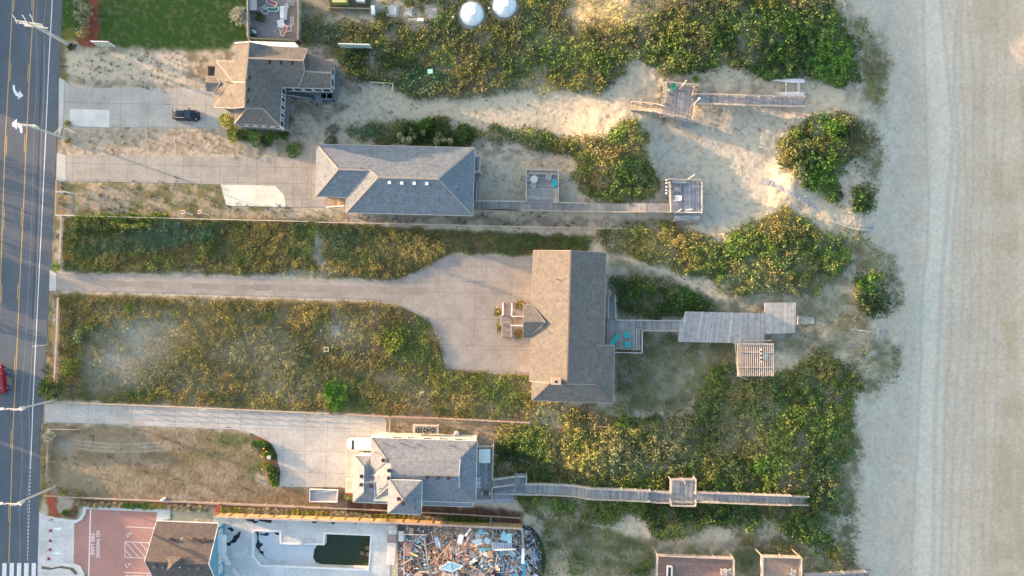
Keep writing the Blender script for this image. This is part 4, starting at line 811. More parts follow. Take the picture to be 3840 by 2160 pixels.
ridges(h3, [((2141,940,8.0),(2127,1432,8.0)),((2060.7,1438,7.0),(1994,1501,5.2)),((2231.5,1442,7.0),(2298,1511,5.0))], (.22,.17,.14), .2)
walls([(2012,955),(2262,962),(2252,1310),(2288,1310),(2284,1492),(2008,1486),(1999,1440)], 5.0, 5.0, (.36,.33,.29), h3)
walls([(2060,952),(2205,958),(2190,1428),(2050,1428)], 6.5, 6.4, (.36,.33,.29), h3, z0=4.9)
b = MB(); p = P(*VL(645,1157), 9.0); b.rbox((p.x, p.y, 5), 1.35, .8, 3.9, -.03, (.42,.31,.24)); b.rbox((p.x, p.y, 8.9), 1.5, .95, .12, -.03, (.55,.42,.32)); ch = b.build('chimney', 'junk', h3)
b = MB(); b.rbox((p.x, p.y, 9.02), .35, .35, .03, 0, (.02,.015,.015)); b.build('flue', 'paint', ch)
vent(h3, *VL(645,285), 7.1, 'pipe', (.12,.1,.09)); vent(h3, *VL(860,787), 7.1, 'pipe', (.05,.05,.05)); vent(h3, *VL(970,849), 6.45, 'pipe', (.04,.04,.04))
a_, b_ = P(2252,1310,5).xy, P(2262,962,5).xy
for t in (.1,.2,.35,.55,.7,.88): window(h3, a_, b_, t, 3.2, 4.7, 1.3, (1,0))
a_, b_ = P(2008,1486,5).xy, P(2284,1492,5).xy
for t in (.2,.5,.8): window(h3, a_, b_, t, 2.8, 4.2, 1.4, (0,-1))
a_, b_ = P(2012,955,5).xy, P(1999,1440,5).xy
for t in (.12,.3,.72,.88): window(h3, a_, b_, t, 2.8, 4.2, 1.4, (-1,0))
# ---- fourth house: pale walls and many hips
h4 = thing('beach_house', P(1600, 1780, 0), 'pale walled house with grey hip roofs and a square tower beside the hot tub', 'house')
def q4(f): return [VQ(*p) for p in f]
F4 = [[(303,400,6.3),(1612,443,6.3),(1400,660,7.75),(1385,872,8.9),(735,857,8.9),(540,845,8.9),(548,690,8.15),(500,680,7.9)],[(1612,443,6.3),(1590,1203,6.3),(1388,1020,7.75),(1385,872,7.75),(1400,660,7.75)],
      [(735,857,8.9),(1385,872,8.9),(1388,1020,7.75),(1590,1203,6.3),(930,1182,6.3),(935,935,8.4),(728,920,8.5)],
      [(303,400,6.3),(500,680,7.9),(303,862,6.3)],[(303,862,6.3),(500,680,7.9),(548,690,8.15),(352,872,7.0)],[(548,690,8.15),(540,845,8.9),(535,915,8.9),(515,1000,8.2),(343,1147,6.3),(350,872,7.0)],
      [(540,845,8.9),(735,857,8.9),(640,915,8.5),(535,915,8.5)],[(735,857,8.9),(728,920,8.5),(640,915,8.5)]]
roof([q4(f) for f in F4], 'shingle_pale', h4)
roof([q4(f) for f in [[(95,622,5.2),(212,765,7.0),(205,1075,7.0),(78,1193,5.2)],[(95,622,5.2),(297,625,5.2),(350,880,6.2),(345,947,7.0),(208,947,7.0),(212,765,7.0)],[(208,947,7.0),(345,947,7.0),(343,1147,6.3),(515,1000,7.0),(512,1212,5.2),(78,1193,5.2),(205,1075,7.0)]]], 'shingle_pale', h4)
roof([q4(f) for f in [[(528,918,9.0),(930,932,9.0),(692,1170,10.6)],[(528,918,9.0),(692,1170,10.6),(506,1331,9.0)],[(506,1331,9.0),(692,1170,10.6),(917,1351,9.0)],[(930,932,9.0),(917,1351,9.0),(692,1170,10.6)]]], 'shingle_pale', h4, name='tower_roof')
roof([q4(f) for f in [[(932,1182,4.6),(1562,1205,4.6),(1558,1253,4.1),(945,1233,4.1)]]], 'shingle_pale', h4, name='porch_roof')
CW = (.66,.68,.60)
walls([VQ(*p) for p in [(325,425),(1590,465),(1570,1180),(930,1160),(900,1325),(530,1310),(525,1190),(330,1180)]], 6.1, 6.1, CW, h4)
walls([VQ(*p) for p in [(118,645),(340,650),(340,1185),(100,1172)]], 5.0, 5.0, CW, h4); walls([VQ(*p) for p in [(550,940),(905,955),(893,1325),(532,1305)]], 8.8, 8.8, CW, h4)
walls([VQ(*p) for p in [(560,700),(1380,740),(1370,1000),(560,990)]], 7.5, 7.4, CW, h4, z0=6)
roof([q4(f) for f in [[(303,365,5.6),(498,372,5.6),(498,402,5.6),(303,398,5.6)]]], 'paint', h4, name='entry_roof', trim=(.6,.58,.56))
n0, n1_ = P(*VQ(325,425), 6.1).xy, P(*VQ(1590,465), 6.1).xy
for t in (.22,.36,.52,.68,.83): window(h4, n0, n1_, t, 3.6, 5.0, 1.3, (0,1))
a_, b_ = P(*VQ(930,1160),6.1).xy, P(*VQ(1570,1180),6.1).xy
for t in (.2,.5,.8): window(h4, a_, b_, t, 2.0, 3.4, 1.4, (0,-1))
a_, b_ = P(*VQ(532,1305),8.8).xy, P(*VQ(893,1325),8.8).xy
for t in (.3,.7): window(h4, a_, b_, t, 5.8, 7.4, 1.2, (0,-1)); window(h4, a_, b_, t, 2.2, 3.8, 1.2, (0,-1))
for x, y, z in [(455,675,8.00),(187,873,6.75),(183,975,6.75),(305,990,6.65),(524,802,8.70),(522,895,8.70),(995,887,9.00),(1128,890,9.00),(1257,894,9.00),(698,1212,10.30),(645,1150,10.20)]: vent(h4, *VQ(x, y), z, 'box', (.045,.04,.04))
for x, y, z in [(450,463,6.75),(667,467,6.75),(857,476,6.75),(1275,490,6.75),(1510,500,6.75),(347,577,7.05),(410,1027,7.60)]: vent(h4, *VQ(x, y), z, 'pipe', (.2,.19,.18))
ridges(h4, [(VQ(*a), VQ(*c)) for a, c in [((303,400,6.3),(500,680,7.9)),((500,680,7.9),(303,862,6.3)),((1612,443,6.3),(1400,660,7.75)),((1590,1203,6.3),(1388,1020,7.75)),((735,857,8.9),(1385,872,8.9)),((692,1170,10.6),(506,1331,9)),((692,1170,10.6),(528,918,9)),((692,1170,10.6),(930,932,9)),((692,1170,10.6),(917,1351,9)),((212,765,7),(95,622,5.2)),((205,1075,7),(78,1193,5.2))]], (.27,.255,.25), .2)
# ---- brown roofed blue building at the bottom left
h5 = thing('motel_building', P(700, 2100, 0), 'blue walled building with a dark brown gable roof beside the red parking lot', 'building')
A0, A1 = (587.6,1954,2.9), (818.3,1963.5,2.9); R0, R1_ = (542.3,2105.5,6.7), (781,2116.5,6.7)
pr0, pr1, pa0, pa1 = P(*R0), P(*R1_), P(*A0), P(*A1)
def inv(v, z): k = S * (H - z) / H; return (v.x / k + 1920, 1080 - v.y / k, z)
s0 = Vector((pa0.x, 2 * pr0.y - pa0.y, 2.9)); s1 = Vector((pa1.x, 2 * pr1.y - pa1.y, 2.9))
S0, S1 = inv(s0, 2.9), inv(s1, 2.9)
roof([[A0, A1, R1_, R0], [R0, R1_, S1, S0]], 'shingle_dark', h5, trim=(.80,.80,.84))
roof([[(627.8,2088,6.5),(679,2092,6.8),(645,2119,7.4)],[(627.8,2088,6.5),(645,2119,7.4),(626,2141,6.1)],[(679,2092,6.8),(679,2132,6.3),(626,2141,6.1),(645,2119,7.4)]], 'shingle_dark', h5, name='roof_gable', trim=(.2,.15,.13))
ins = .5; wx0, wx1 = pa0.x + .3, pa1.x - .1
b = MB(); b.prism([(wx0, pa0.y - .8), (wx1, pa1.y - .8), (wx1, s1.y + .8), (wx0, s0.y + .8)], -.2, 2.75, (.13,.30,.44))
b.face([(wx1, pa1.y - .8, 2.75), (wx1, pr1.y, 6.3), (wx1, s1.y + .8, 2.75)], (.13,.30,.44)); b.face([(wx0, s0.y + .8, 2.75), (wx0, pr0.y, 6.3), (wx0, pa0.y - .8, 2.75)], (.13,.30,.44)); b.build('wall', 'paint', h5)
for t in (.12,.26,.48,.62,.8): window(h5, (wx1, pa1.y - .8), (wx1, s1.y + .8), t, 1.3, 2.4, .9, (1, 0), glass=(.45,.55,.6))
for z_, y_ in [(0, 1)]:
    b = MB(); yy = pr1.y
    b.box(wx1, wx1 + 1.3, yy + .2, yy + 3.2, 2.6, 2.75, (.78,.80,.80)); b.build('balcony', 'paint', h5)
    b = MB()
    for k in range(9): b.box(wx1 + .1, wx1 + 1.2, yy + .2 - .3 * (k + 1), yy + .2 - .3 * k, 2.5 - .28 * k, 2.56 - .28 * k, (.75,.77,.77))
    b.bar((wx1 + 1.25, yy + .2, 3.6), (wx1 + 1.25, yy - 2.6, 1.1), .06, .06, WHITE); b.bar((wx1 + 1.25, yy + 3.2, 3.65), (wx1 + 1.25, yy + .2, 3.65), .06, .06, WHITE); b.build('staircase', 'paint', h5)
for t in range(3): vent(h5, *VW([800,1370,1625][t], 530), 4.75, 'box', (.10,.075,.06))
for x, y in [(400,1200),(615,1210),(1270,1240),(1490,1248)]: vent(h5, *VW(x, y), 6.0, 'box', (.12,.13,.15))
vent(h5, *VW(1080,515), 4.75, 'pipe', (.8,.8,.8)); vent(h5, *VW(1045,1210), 6.2, 'pipe', (.8,.8,.8))
# houses and trees on the far side of the road, outside the picture: their shadows fall across it
def far_house(px0, px1, py0, py1, z, rz, label):
    p0, p1 = P(px0, py1, 0), P(px1, py0, 0); t = thing('roadside_house', ((p0.x + p1.x) / 2, (p0.y + p1.y) / 2, 0), label, 'house', 'houses across the road')
    b = MB(); b.box(p0.x + .4, p1.x - .4, p0.y + .4, p1.y - .4, -.3, z, (.5,.48,.44)); b.build('wall', 'paint', t)
    b = MB(); ym = (p0.y + p1.y) / 2; L_ = [(p0.x, p0.y, z), (p1.x, p0.y, z), (p1.x, ym, rz), (p0.x, ym, rz), (p0.x, p1.y, z), (p1.x, p1.y, z)]
    b.face([L_[0], L_[1], L_[2], L_[3]], (1,1,1)); b.face([L_[3], L_[2], L_[5], L_[4]], (1,1,1)); b.face([L_[1], L_[5], L_[2]], (1,1,1)); b.face([L_[4], L_[0], L_[3]], (1,1,1)); b.face([L_[4], L_[5], L_[1], L_[0]], (1,1,1)); b.build('roof', 'shingle_tan', t)
# ------------------------------------------------------------------ decks, boardwalks, rails
WG = (.30,.295,.29); WT = (.34,.30,.25); WR = (.42,.38,.33)
def planks(b, A_p, B_p, C_p, D_p, wd=.16, base=WG, gap=.02, th=.05, amt=.22, seed=1):
    """boards laid across from edge A-B to edge D-C (board length runs A->D), world points"""
    r = random.Random(seed); A_p, B_p, C_p, D_p = map(Vector, (A_p, B_p, C_p, D_p)); n = max(1, int((B_p - A_p).length / wd)); dz = Vector((0, 0, th))
    for i in range(n):
        t0 = i / n; t1 = (i + 1) / n - gap / max((B_p - A_p).length, .1)
        a, c = A_p.lerp(B_p, t0), A_p.lerp(B_p, t1); d_, e = D_p.lerp(C_p, t0), D_p.lerp(C_p, t1); j = Vector((0, 0, r.uniform(0, .006)))
        k = 1 + r.uniform(-amt, amt) + (.25 if r.random() < .08 else 0); cc = tuple(x * k for x in base)
        q = [a, c, e, d_]
        if ((q[1] - q[0]).cross(q[2] - q[0])).z < 0: q.reverse()
        b.hexa([v - dz for v in q], [v + j for v in q], cc)
def deck(parent, quad, z, along='x', name='deck', base=WG, posts=True, seed=1, wd=.19, zs=None, pname='post', zg=None, amt=.22):
    """quad of photo pixels (nw, ne, se, sw) at height z (or four heights zs)"""
    zs = zs or [z] * 4; q = [P(x, y, zz) for (x, y), zz in zip(quad, zs)]; b = MB()
    if along == 'x': planks(b, q[3], q[0], q[1], q[2], wd, base, seed=seed, amt=amt)      # boards run left-right
    else: planks(b, q[0], q[1], q[2], q[3], wd, base, seed=seed, amt=amt)
    for a, c in ((q[0], q[1]), (q[3], q[2]), (q[0], q[3]), (q[1], q[2])): b.bar(a - Vector((0,0,.14)), c - Vector((0,0,.14)), .05, .18, vary(base, .1))
    o = b.build(name, 'wood', parent)
    if posts:
        for v in q:
            g_ = 0 if zg is None else zg
            if v.z - g_ > .3: pb = MB(); pb.box(v.x - .08, v.x + .08, v.y - .08, v.y + .08, g_ - .6, v.z - .05, vary(WT, .1)); pb.build(pname, 'wood', parent)
    return o
def rail(parent, pts, h=1.0, colr=WR, bars=3, cap=.14, step=2.2, pickets=False, name='railing', post_h=.0, m='wood'):
    """railing along world points: cap, rails and posts"""
    pts = [Vector(p) for p in pts]; b = MB(); ps = []
    for a, c in zip(pts, pts[1:]):
        up = Vector((0, 0, h)); b.bar(a + up, c + up, cap, .04, vary(colr, .08))
        if pickets:
            n = max(2, int((c - a).length / .16))
            for i in range(n): q = a.lerp(c, (i + .5) / n); b.bar(q + Vector((0,0,.1)), q + Vector((0,0,h - .02)), .04, .04, vary(colr, .15))
            b.bar(a + Vector((0,0,.1)), c + Vector((0,0,.1)), .04, .08, colr)
        else:
            for k in range(1, bars + 1): z_ = Vector((0, 0, h * k / (bars + 1))); b.bar(a + z_, c + z_, .04, .09, vary(colr, .12))
        n = max(1, round((c - a).length / step))
        for i in range(n + 1): ps.append(a.lerp(c, i / n))
    r = b.build(name, m, parent); seen = set()
    for q in ps:
        k = (round(q.x, 1), round(q.y, 1))
        if k in seen: continue
        seen.add(k); pb = MB(); pb.box(q.x - .06, q.x + .06, q.y - .06, q.y + .06, q.z - .5, q.z + h + post_h, vary(colr, .1)); pb.build('post', m, parent)
    return r
def walk(parent, pts, wpx, base=WG, r_h=0, sides=(1, 1), seed=1, name='walkway', colr=WR, step=2.3, bars=2, pk=(False, False), off=0):
    """boardwalk along centre points (px, py, z); boards lie across"""
    q = [P(*p) for p in pts]; w_ = wpx * S / 2; L_, R_ = [], []
    for i, p in enumerate(q):
        d_ = (q[min(i + 1, len(q) - 1)] - q[max(i - 1, 0)]); d_.z = 0; d_.normalize(); n = Vector((-d_.y, d_.x, 0)); L_.append(p + n * w_); R_.append(p - n * w_)
    b = MB()
    for i in range(len(q) - 1):
        planks(b, R_[i], R_[i + 1], L_[i + 1], L_[i], .17, base, seed=seed + i)
        for A2 in (L_, R_): b.bar(A2[i] - Vector((0,0,.15)), A2[i + 1] - Vector((0,0,.15)), .05, .2, vary(base, .1))
    b.build(name, 'wood', parent)
    if r_h:
        for k, A2 in enumerate((L_, R_)):
            if sides[k]: rail(parent, A2, r_h, colr, bars=bars, step=step, pickets=pk[k])
    return L_, R_
# ---- walkway of the first lot: deck on the dune and long ramp towards the beach
d1 = thing('boardwalk', G(2555, 370), 'weathered deck on the sandy path with its long ramp past the white catamaran frame', 'boardwalk')
zd = 2.2
deck(d1, [VDK(365,210),VDK(1240,300),VDK(1085,1310),VDK(300,1120)], zd, 'y', seed=3, zg=.6)
def DKp(x, y, z=zd): return P(*VDK(x, y), z)
rail(d1, [DKp(360,780,zd), DKp(395,230,zd), DKp(1265,315,zd)], .95, WR); rail(d1, [DKp(1150,360), DKp(1110,560)], .95, WR); rail(d1, [DKp(1120,1175), DKp(1175,815)], .95, (.50,.42,.33)); rail(d1, [DKp(250,1080), DKp(950,1200)], .95, WR)
for nm, q in [('bench', [(380,260),(462,260),(452,450),(370,450)]), ('bench', [(335,460),(515,465),(470,795),(300,780)]), ('bench', [(1155,350),(1235,370),(1210,575),(1115,575)]), ('bench', [(750,290),(855,300),(850,410),(742,400)]), ('bench', [(370,1080),(960,1100),(950,1190),(370,1130)])]:
    b = MB(); w_ = [P(*VDK(*p), zd + .5) for p in q]; planks(b, w_[3], w_[0], w_[1], w_[2], .16, WT, seed=5)
    for v in w_: b.box(v.x - .05, v.x + .05, v.y - .05, v.y + .05, zd, zd + .45, WT)
    b.build(nm, 'wood', d1)
b = MB(); b.prism([tuple(P(*VDK(*p), zd + .6)[:2]) for p in [(1190,815),(1262,830),(1215,1225),(1110,1215)]], zd + .5, zd + .56, (.58,.46,.30)); b.build('bench_top', 'wood', d1)
walk(d1, [(*VDK(1200,690), zd), (*VD(480,672), zd - .2), (*VD(585,675), 2.4), (*VD(700,680), 2.6), (*VD(900,685), 2.5), (*VD(1100,688), 2.35)], 36, r_h=.9, seed=11, base=(.27,.28,.31))
walk(d1, [(*VD(-60,715), .9), (*VD(10,720), 1.2), (*VD(85,727), 1.7), (*VD(150,745), zd)], 28, r_h=.9, seed=12, base=WT)
b = MB()
for k in range(4): p = P(*VDK(980 - 8 * k, 1310 + 35 * k), zd - .3 * (k + 1)); b.rbox((p.x, p.y, p.z), 1.6, .28, .05, -.15, (.28,.31,.36))
b.build('steps', 'wood', d1)
def lamp_post(px, py, z, h, label, top=None):
    p = P(px, py, z); t = thing('path_light', p, label, 'light'); b = MB(); b.cyl(p, .05, z, z + h, (.7,.7,.7), 8); b.build('post', 'paint', t)
    b = MB(); b.cyl(p, .2, z + h, z + h + .22, WHITE, 12, .12); b.build('lamp_head', 'paint', t)
lamp_post(*VDK(1165,810), zd, 3.6, 'white globe light on a thin post where the upper deck meets its ramp')
for nm, (x, y), (x2, y2), z0, lb in [('white_post', VDK(795,390), VDK(890,250), zd, 'slanting white pole standing on the north rail of the deck by the sandy path')]:
    p = P(x, y, z0); t = thing(nm, p, lb, 'pole'); b = MB(); b.tube([p, p + Vector((.45, .7, 2.6))], .06, WHITE); b.build('pole', 'paint', t)
def chair(t, c, rot, colr, m='paint'):
    b = MB(); ca, sa = math.cos(rot), math.sin(rot)
    def w_(x, y, z): return (c[0] + x * ca - y * sa, c[1] + x * sa + y * ca, c[2] + z)
    for x in (-.27, -.14, 0, .13, .26): b.bar(w_(x, -.3, .38), w_(x, .32, .32), .11, .03, colr)
    b.build('seat', m, t); b = MB()
    for x in (-.24, -.12, 0, .12, .24): b.bar(w_(x, .3, .35), w_(x * 1.2, .62, 1.0), .10, .03, colr)
    b.build('backrest', m, t)
    for s in (-1, 1):
        b = MB(); b.bar(w_(.36 * s, -.35, .6), w_(.36 * s, .45, .6), .12, .03, colr); b.build('armrest', m, t)
        for y in (-.3, .35): b = MB(); b.bar(w_(.34 * s, y, 0), w_(.34 * s, y, .58), .06, .08, colr); b.build('leg', m, t)
def put_chair(px, py, z, rot, colr, label, name='deck_chair', group=None):
    t = thing(name, P(px, py, z), label, 'chair', group); chair(t, P(px, py, z), rot, colr); return t
put_chair(*VDK(598,375), zd + .05, .1, (.03,.32,.22), 'green chair in the corner of the deck on the sandy path')
b = MB(); p = P(*VDK(485,425), zd + .5); t = thing('bucket', p, 'round white bucket on the bench of the deck on the sandy path', 'bucket'); b.cyl(p, .14, p.z, p.z + .35, WHITE, 12, .17); b.build('bucket', 'paint', t); b = MB(); b.cyl(p, .18, p.z + .35, p.z + .38, WHITE, 12); b.build('lid', 'paint', t)
# ---- second lot
d2 = thing('boardwalk', P(2000, 770, 0), 'straight grey boardwalk from the grey hip roofed house with a square deck beside it', 'boardwalk')
z2 = 1.1
walk(d2, [(1774,769,z2),(1940,773,z2),(2100,777,z2),(2203,779,z2),(2245,780,1.6),(2360,780,1.9),(2420,779,2.2),(2510,780,2.2)], 33, r_h=.8, seed=21, sides=(0, 1))
rail(d2, [P(1774,785,z2), P(1945,790,z2)], .8)
deck(d2, [(1973,638),(2092,640),(2092,763),(1971,761)], 1.2, 'x', seed=22, base=(.28,.285,.29))
rail(d2, [P(1973,758,1.2), P(1973,639,1.2), P(2092,641,1.2), P(2092,760,1.2)], .9, (.46,.45,.43)); rail(d2, [P(1783,755,1.1), P(1970,757,1.1)], .8, (.46,.44,.42)); rail(d2, [P(1790,690,1.1), P(1786,755,1.1)], .8, (.46,.44,.42)); rail(d2, [P(2094,761,1.15), P(2200,764,1.15)], .8, (.46,.44,.42))
for q in [[(1978,643),(2088,646),(2088,656),(1978,653)], [(2076,706),(2091,706),(2089,762),(2073,761)]]:
    b = MB(); w_ = [P(*p, 1.7) for p in q]
    if w_[0].x - w_[1].x < -2: planks(b, w_[0], w_[3], w_[2], w_[1], .14, WR, seed=4)
    else: planks(b, w_[0], w_[1], w_[2], w_[3], .14, WR, seed=4)
    for v in w_: b.box(v.x - .05, v.x + .05, v.y - .05, v.y + .05, 1.2, 1.66, WT)
    b.build('bench', 'wood', d2)
deck(d2, [(1778,588),(1800,588),(1799,645),(1778,645)], 3.2, 'y', name='balcony', base=(.22,.25,.30)); rail(d2, [P(1780,587,3.2), P(1802,587,3.2), P(1800,646,3.2), P(1780,646,3.2)], 1.0, (.45,.47,.50))
deck(d2, [(1778,650),(1795,650),(1791,757),(1776,757)], 1.1, 'x', seed=24, base=(.16,.2,.25))
p = P(*VBD(1345,675), 1.95); t = thing('round_table', P(*VBD(1345,675), 1.25), 'round grey table on the square deck of the straight boardwalk', 'table'); b = MB(); b.cyl(p, .6, 1.93, 1.98, (.50,.52,.54), 24); b.build('tabletop', 'paint', t); b = MB(); b.cyl(p, .05, 1.25, 1.93, (.4,.4,.42), 8); b.cyl(p, .3, 1.25, 1.29, (.4,.4,.42), 12); b.build('pedestal', 'paint', t)
for x, y, rz, lb in [(1330,800,2.8,'grey patio chair just below the round grey table'), (1675,620,3.0,'grey patio chair right of the round grey table'), (1200,665,1.5,'grey patio chair at the left rail by the round grey table')]: put_chair(*VBD(x, y), 1.25, rz, (.42,.43,.45), lb, 'patio_chair', 'patio chairs on the square deck')
p = P(*VBD(1810,770), 1.25); t = thing('inflatable_ring', p, 'bright turquoise inflatable leaning in the corner of the square deck', 'pool toy'); b = MB(); b.tube([p + Vector((.28 * math.cos(a) , .55 * math.sin(a), .12 + .1 * math.sin(a))) for a in [k * math.pi / 6 for k in range(13)]], .13, (.02,.55,.65), 8); b.build('ring', 'gloss', t); b = MB(); b.cyl(p, .3, p.z + .02, p.z + .12, (.03,.62,.70), 12); b.build('seat', 'gloss', t)
d2b = thing('beach_deck', P(2560, 750, 0), 'raised beach deck with buoys on its rail at the end of the straight boardwalk', 'deck')
def DLp(x, y, z): return P(*VDL(x, y), z)
deck(d2b, [VDL(320,225),VDL(1100,235),VDL(1100,1030),VDL(345,1020)], 2.2, 'y', seed=31, base=(.27,.29,.33), zg=.2)
deck(d2b, [VDL(470,1060),VDL(1080,1060),VDL(1075,1250),VDL(455,1235)], 2.0, 'x', seed=32, base=(.27,.30,.34), zg=.2, name='lower_deck')
rail(d2b, [DLp(345,1015,2.2), DLp(330,620,2.2), DLp(310,300,2.2)], 1.0, (.52,.46,.38)); rail(d2b, [DLp(300,225,2.2), DLp(770,240,2.2), DLp(1080,240,2.2)], 1.0, (.40,.36,.33)); rail(d2b, [DLp(1110,300,2.2), DLp(1110,1030,2.2)], .9, (.38,.39,.40)); rail(d2b, [DLp(350,1030,2.2), DLp(470,1040,2.2), DLp(700,1045,2.2)], .9, (.45,.42,.38)); rail(d2b, [DLp(700,1040,2.2), DLp(1115,1045,2.2)], .9, WHITE, step=3)
for q in [[(390,215),(765,240),(755,335),(390,310)], [(320,310),(390,315),(390,620),(345,620)], [(460,400),(620,390),(620,520),(465,520)]]:
    b = MB(); w_ = [DLp(*p, 2.7) for p in q]; planks(b, w_[0], w_[3], w_[2], w_[1], .15, (.28,.31,.36), seed=6)
    for v in w_: b.box(v.x - .05, v.x + .05, v.y - .05, v.y + .05, 2.2, 2.66, WG)
    b.build('bench', 'wood', d2b)
for y in (230, 300, 400, 485, 560):
    p = DLp(262, y, 3.0); t = thing('buoy', p, 'small white buoy hanging in the row on the left rail of the raised beach deck', 'buoy', 'buoys on the rail of the beach deck'); b = MB()
    b.cyl(p, .10, 2.75, 2.95, (.75,.70,.62), 10, .16); b.cyl(p, .16, 2.95, 3.1, (.75,.70,.62), 10, .07); b.build('float', 'paint', t); b = MB(); b.tube([p + Vector((0,0,.1)), p + Vector((.22,0,.3))], .02, (.3,.3,.3), 5); b.build('rope', 'paint', t)
put_chair(*VDL(500,690), 2.25, -1.57, (.80,.82,.84), 'white plastic chair on the raised beach deck')
for (a, c, lb) in [((770,228),(955,92),'white pole leaning outward over the top rail of the raised beach deck'), ((450,1070),(638,945),'white pole leaning at the lower left corner of the raised beach deck'), ((740,965),(905,955),'short white board lying on the lower rail of the raised beach deck')]:
    p = DLp(*a, 2.4); q = DLp(*c, 3.6); t = thing('white_pole', p, lb, 'pole'); b = MB(); b.tube([p, q], .05, WHITE, 6); b.build('pole', 'paint', t); b = MB(); b.cyl(q, .07, q.z, q.z + .05, (.5,.5,.5), 8); b.build('cap', 'paint', t)
# ---- third lot: entry stairs, deck, wide platform
def ENp(x, y, z): return P(*VEN(x, y), z)
st = thing('entry_stairs', P(1905, 1205, 0), 'double wooden entry stairs with tall white rails in front of the tan roofed house', 'stairs')
zl = 2.6
b = MB(); q = [ENp(320,550,zl), ENp(490,550,zl), ENp(485,785,zl), ENp(310,785,zl)]; planks(b, q[0], q[3], q[2], q[1], .16, (.30,.27,.27), seed=41); b.build('landing', 'wood', st)
b = MB(); q = [ENp(535,575,zl), ENp(840,575,zl), ENp(835,775,zl), ENp(525,775,zl)]; planks(b, q[0], q[1], q[2], q[3], .16, (.36,.27,.22), seed=42); b.build('bridge', 'wood', st)
for y0, y1, nm in [(240,540,'stair_flight'), (1070,790,'stair_flight')]:
    b = MB()
    for k in range(12):
        t_ = k / 12; y = lerp(y0, y1, t_); z = lerp(.1, zl - .1, t_); p = ENp(405 if y0 < 500 else 398, y, z); b.box(p.x - .6, p.x + .6, p.y - .13, p.y + .13, z, z + .045, (.33,.28,.29))
    b.build(nm, 'wood', st)
for a, c in [(((305,240),.0),((300,540),zl)), (((525,240),.0),((515,545),zl)), (((275,1075),.0),((285,770),zl)), (((505,1075),.0),((510,770),zl))]:
    rail(st, [ENp(*a[0], a[1]), ENp(*c[0], c[1])], 1.0, (.62,.58,.56), bars=2, cap=.2)
rail(st, [ENp(530,560,zl), ENp(820,565,zl)], 1.0, (.75,.72,.68), cap=.2, pickets=True); rail(st, [ENp(520,785,zl), ENp(815,790,zl)], 1.0, (.75,.72,.68), cap=.2, pickets=True); rail(st, [ENp(262,540,zl), ENp(250,760,zl)], 1.0, (.42,.37,.33), cap=.2)
for x, y in [(320,550),(490,550),(485,785),(310,785)]: b = MB(); p = ENp(x, y, zl); b.box(p.x-.07,p.x+.07,p.y-.07,p.y+.07,-.2,zl,WT); b.build('post','wood',st)
d3 = thing('boardwalk', P(2400, 1230, 0), 'grey deck with turquoise chairs and walkway between the tan roofed house and wide platform', 'boardwalk')
z3 = 2.3
deck(d3, [VL(1080,635),VL(1378,637),VL(1375,890),VL(1075,880)], z3, 'y', seed=51); rail(d3, [P(*VL(1145,632),z3), P(*VL(1360,634),z3), P(2544,1202,z3)], .9, (.40,.41,.42)); rail(d3, [P(*VL(1140,905),z3), P(2405,1322,z3), P(2405,1238,z3), P(2544,1240,z3)], .9, (.42,.43,.43))
deck(d3, [(2396,1203),(2544,1205),(2543,1238),(2396,1236)], z3, 'y', seed=52)
for i in range(11): b = MB() if i == 0 else b; p = P(*VL(1112, 440 + i * 17), 2.2 - .0 * i - .19 * (10 - i)); b.box(p.x - .5, p.x + .5, p.y - .11, p.y + .11, p.z, p.z + .05, (.24,.27,.31))
b.build('stair_flight', 'wood', d3); rail(d3, [P(*VL(1140,420),.4), P(*VL(1147,625),z3)], .9, (.40,.42,.45)); rail(d3, [P(*VL(1085,435),.4), P(*VL(1085,625),z3)], .9, (.40,.42,.45))
b = MB(); q = [VL(*p) for p in [(1325,705),(1358,705),(1358,890),(1322,890)]]; w_ = [P(*p, z3 + .5) for p in q]; planks(b, w_[0], w_[1], w_[2], w_[3], .14, WG, seed=8); b.build('bench', 'wood', d3)
TQ = (.02,.50,.52)
put_chair(*VL(1250,757), z3, 2.0, TQ, 'turquoise chair, upper of the two behind the tan roofed house', group='turquoise deck chairs'); put_chair(*VL(1255,838), z3, 1.7, TQ, 'turquoise chair, lower of the two behind the tan roofed house', group='turquoise deck chairs')
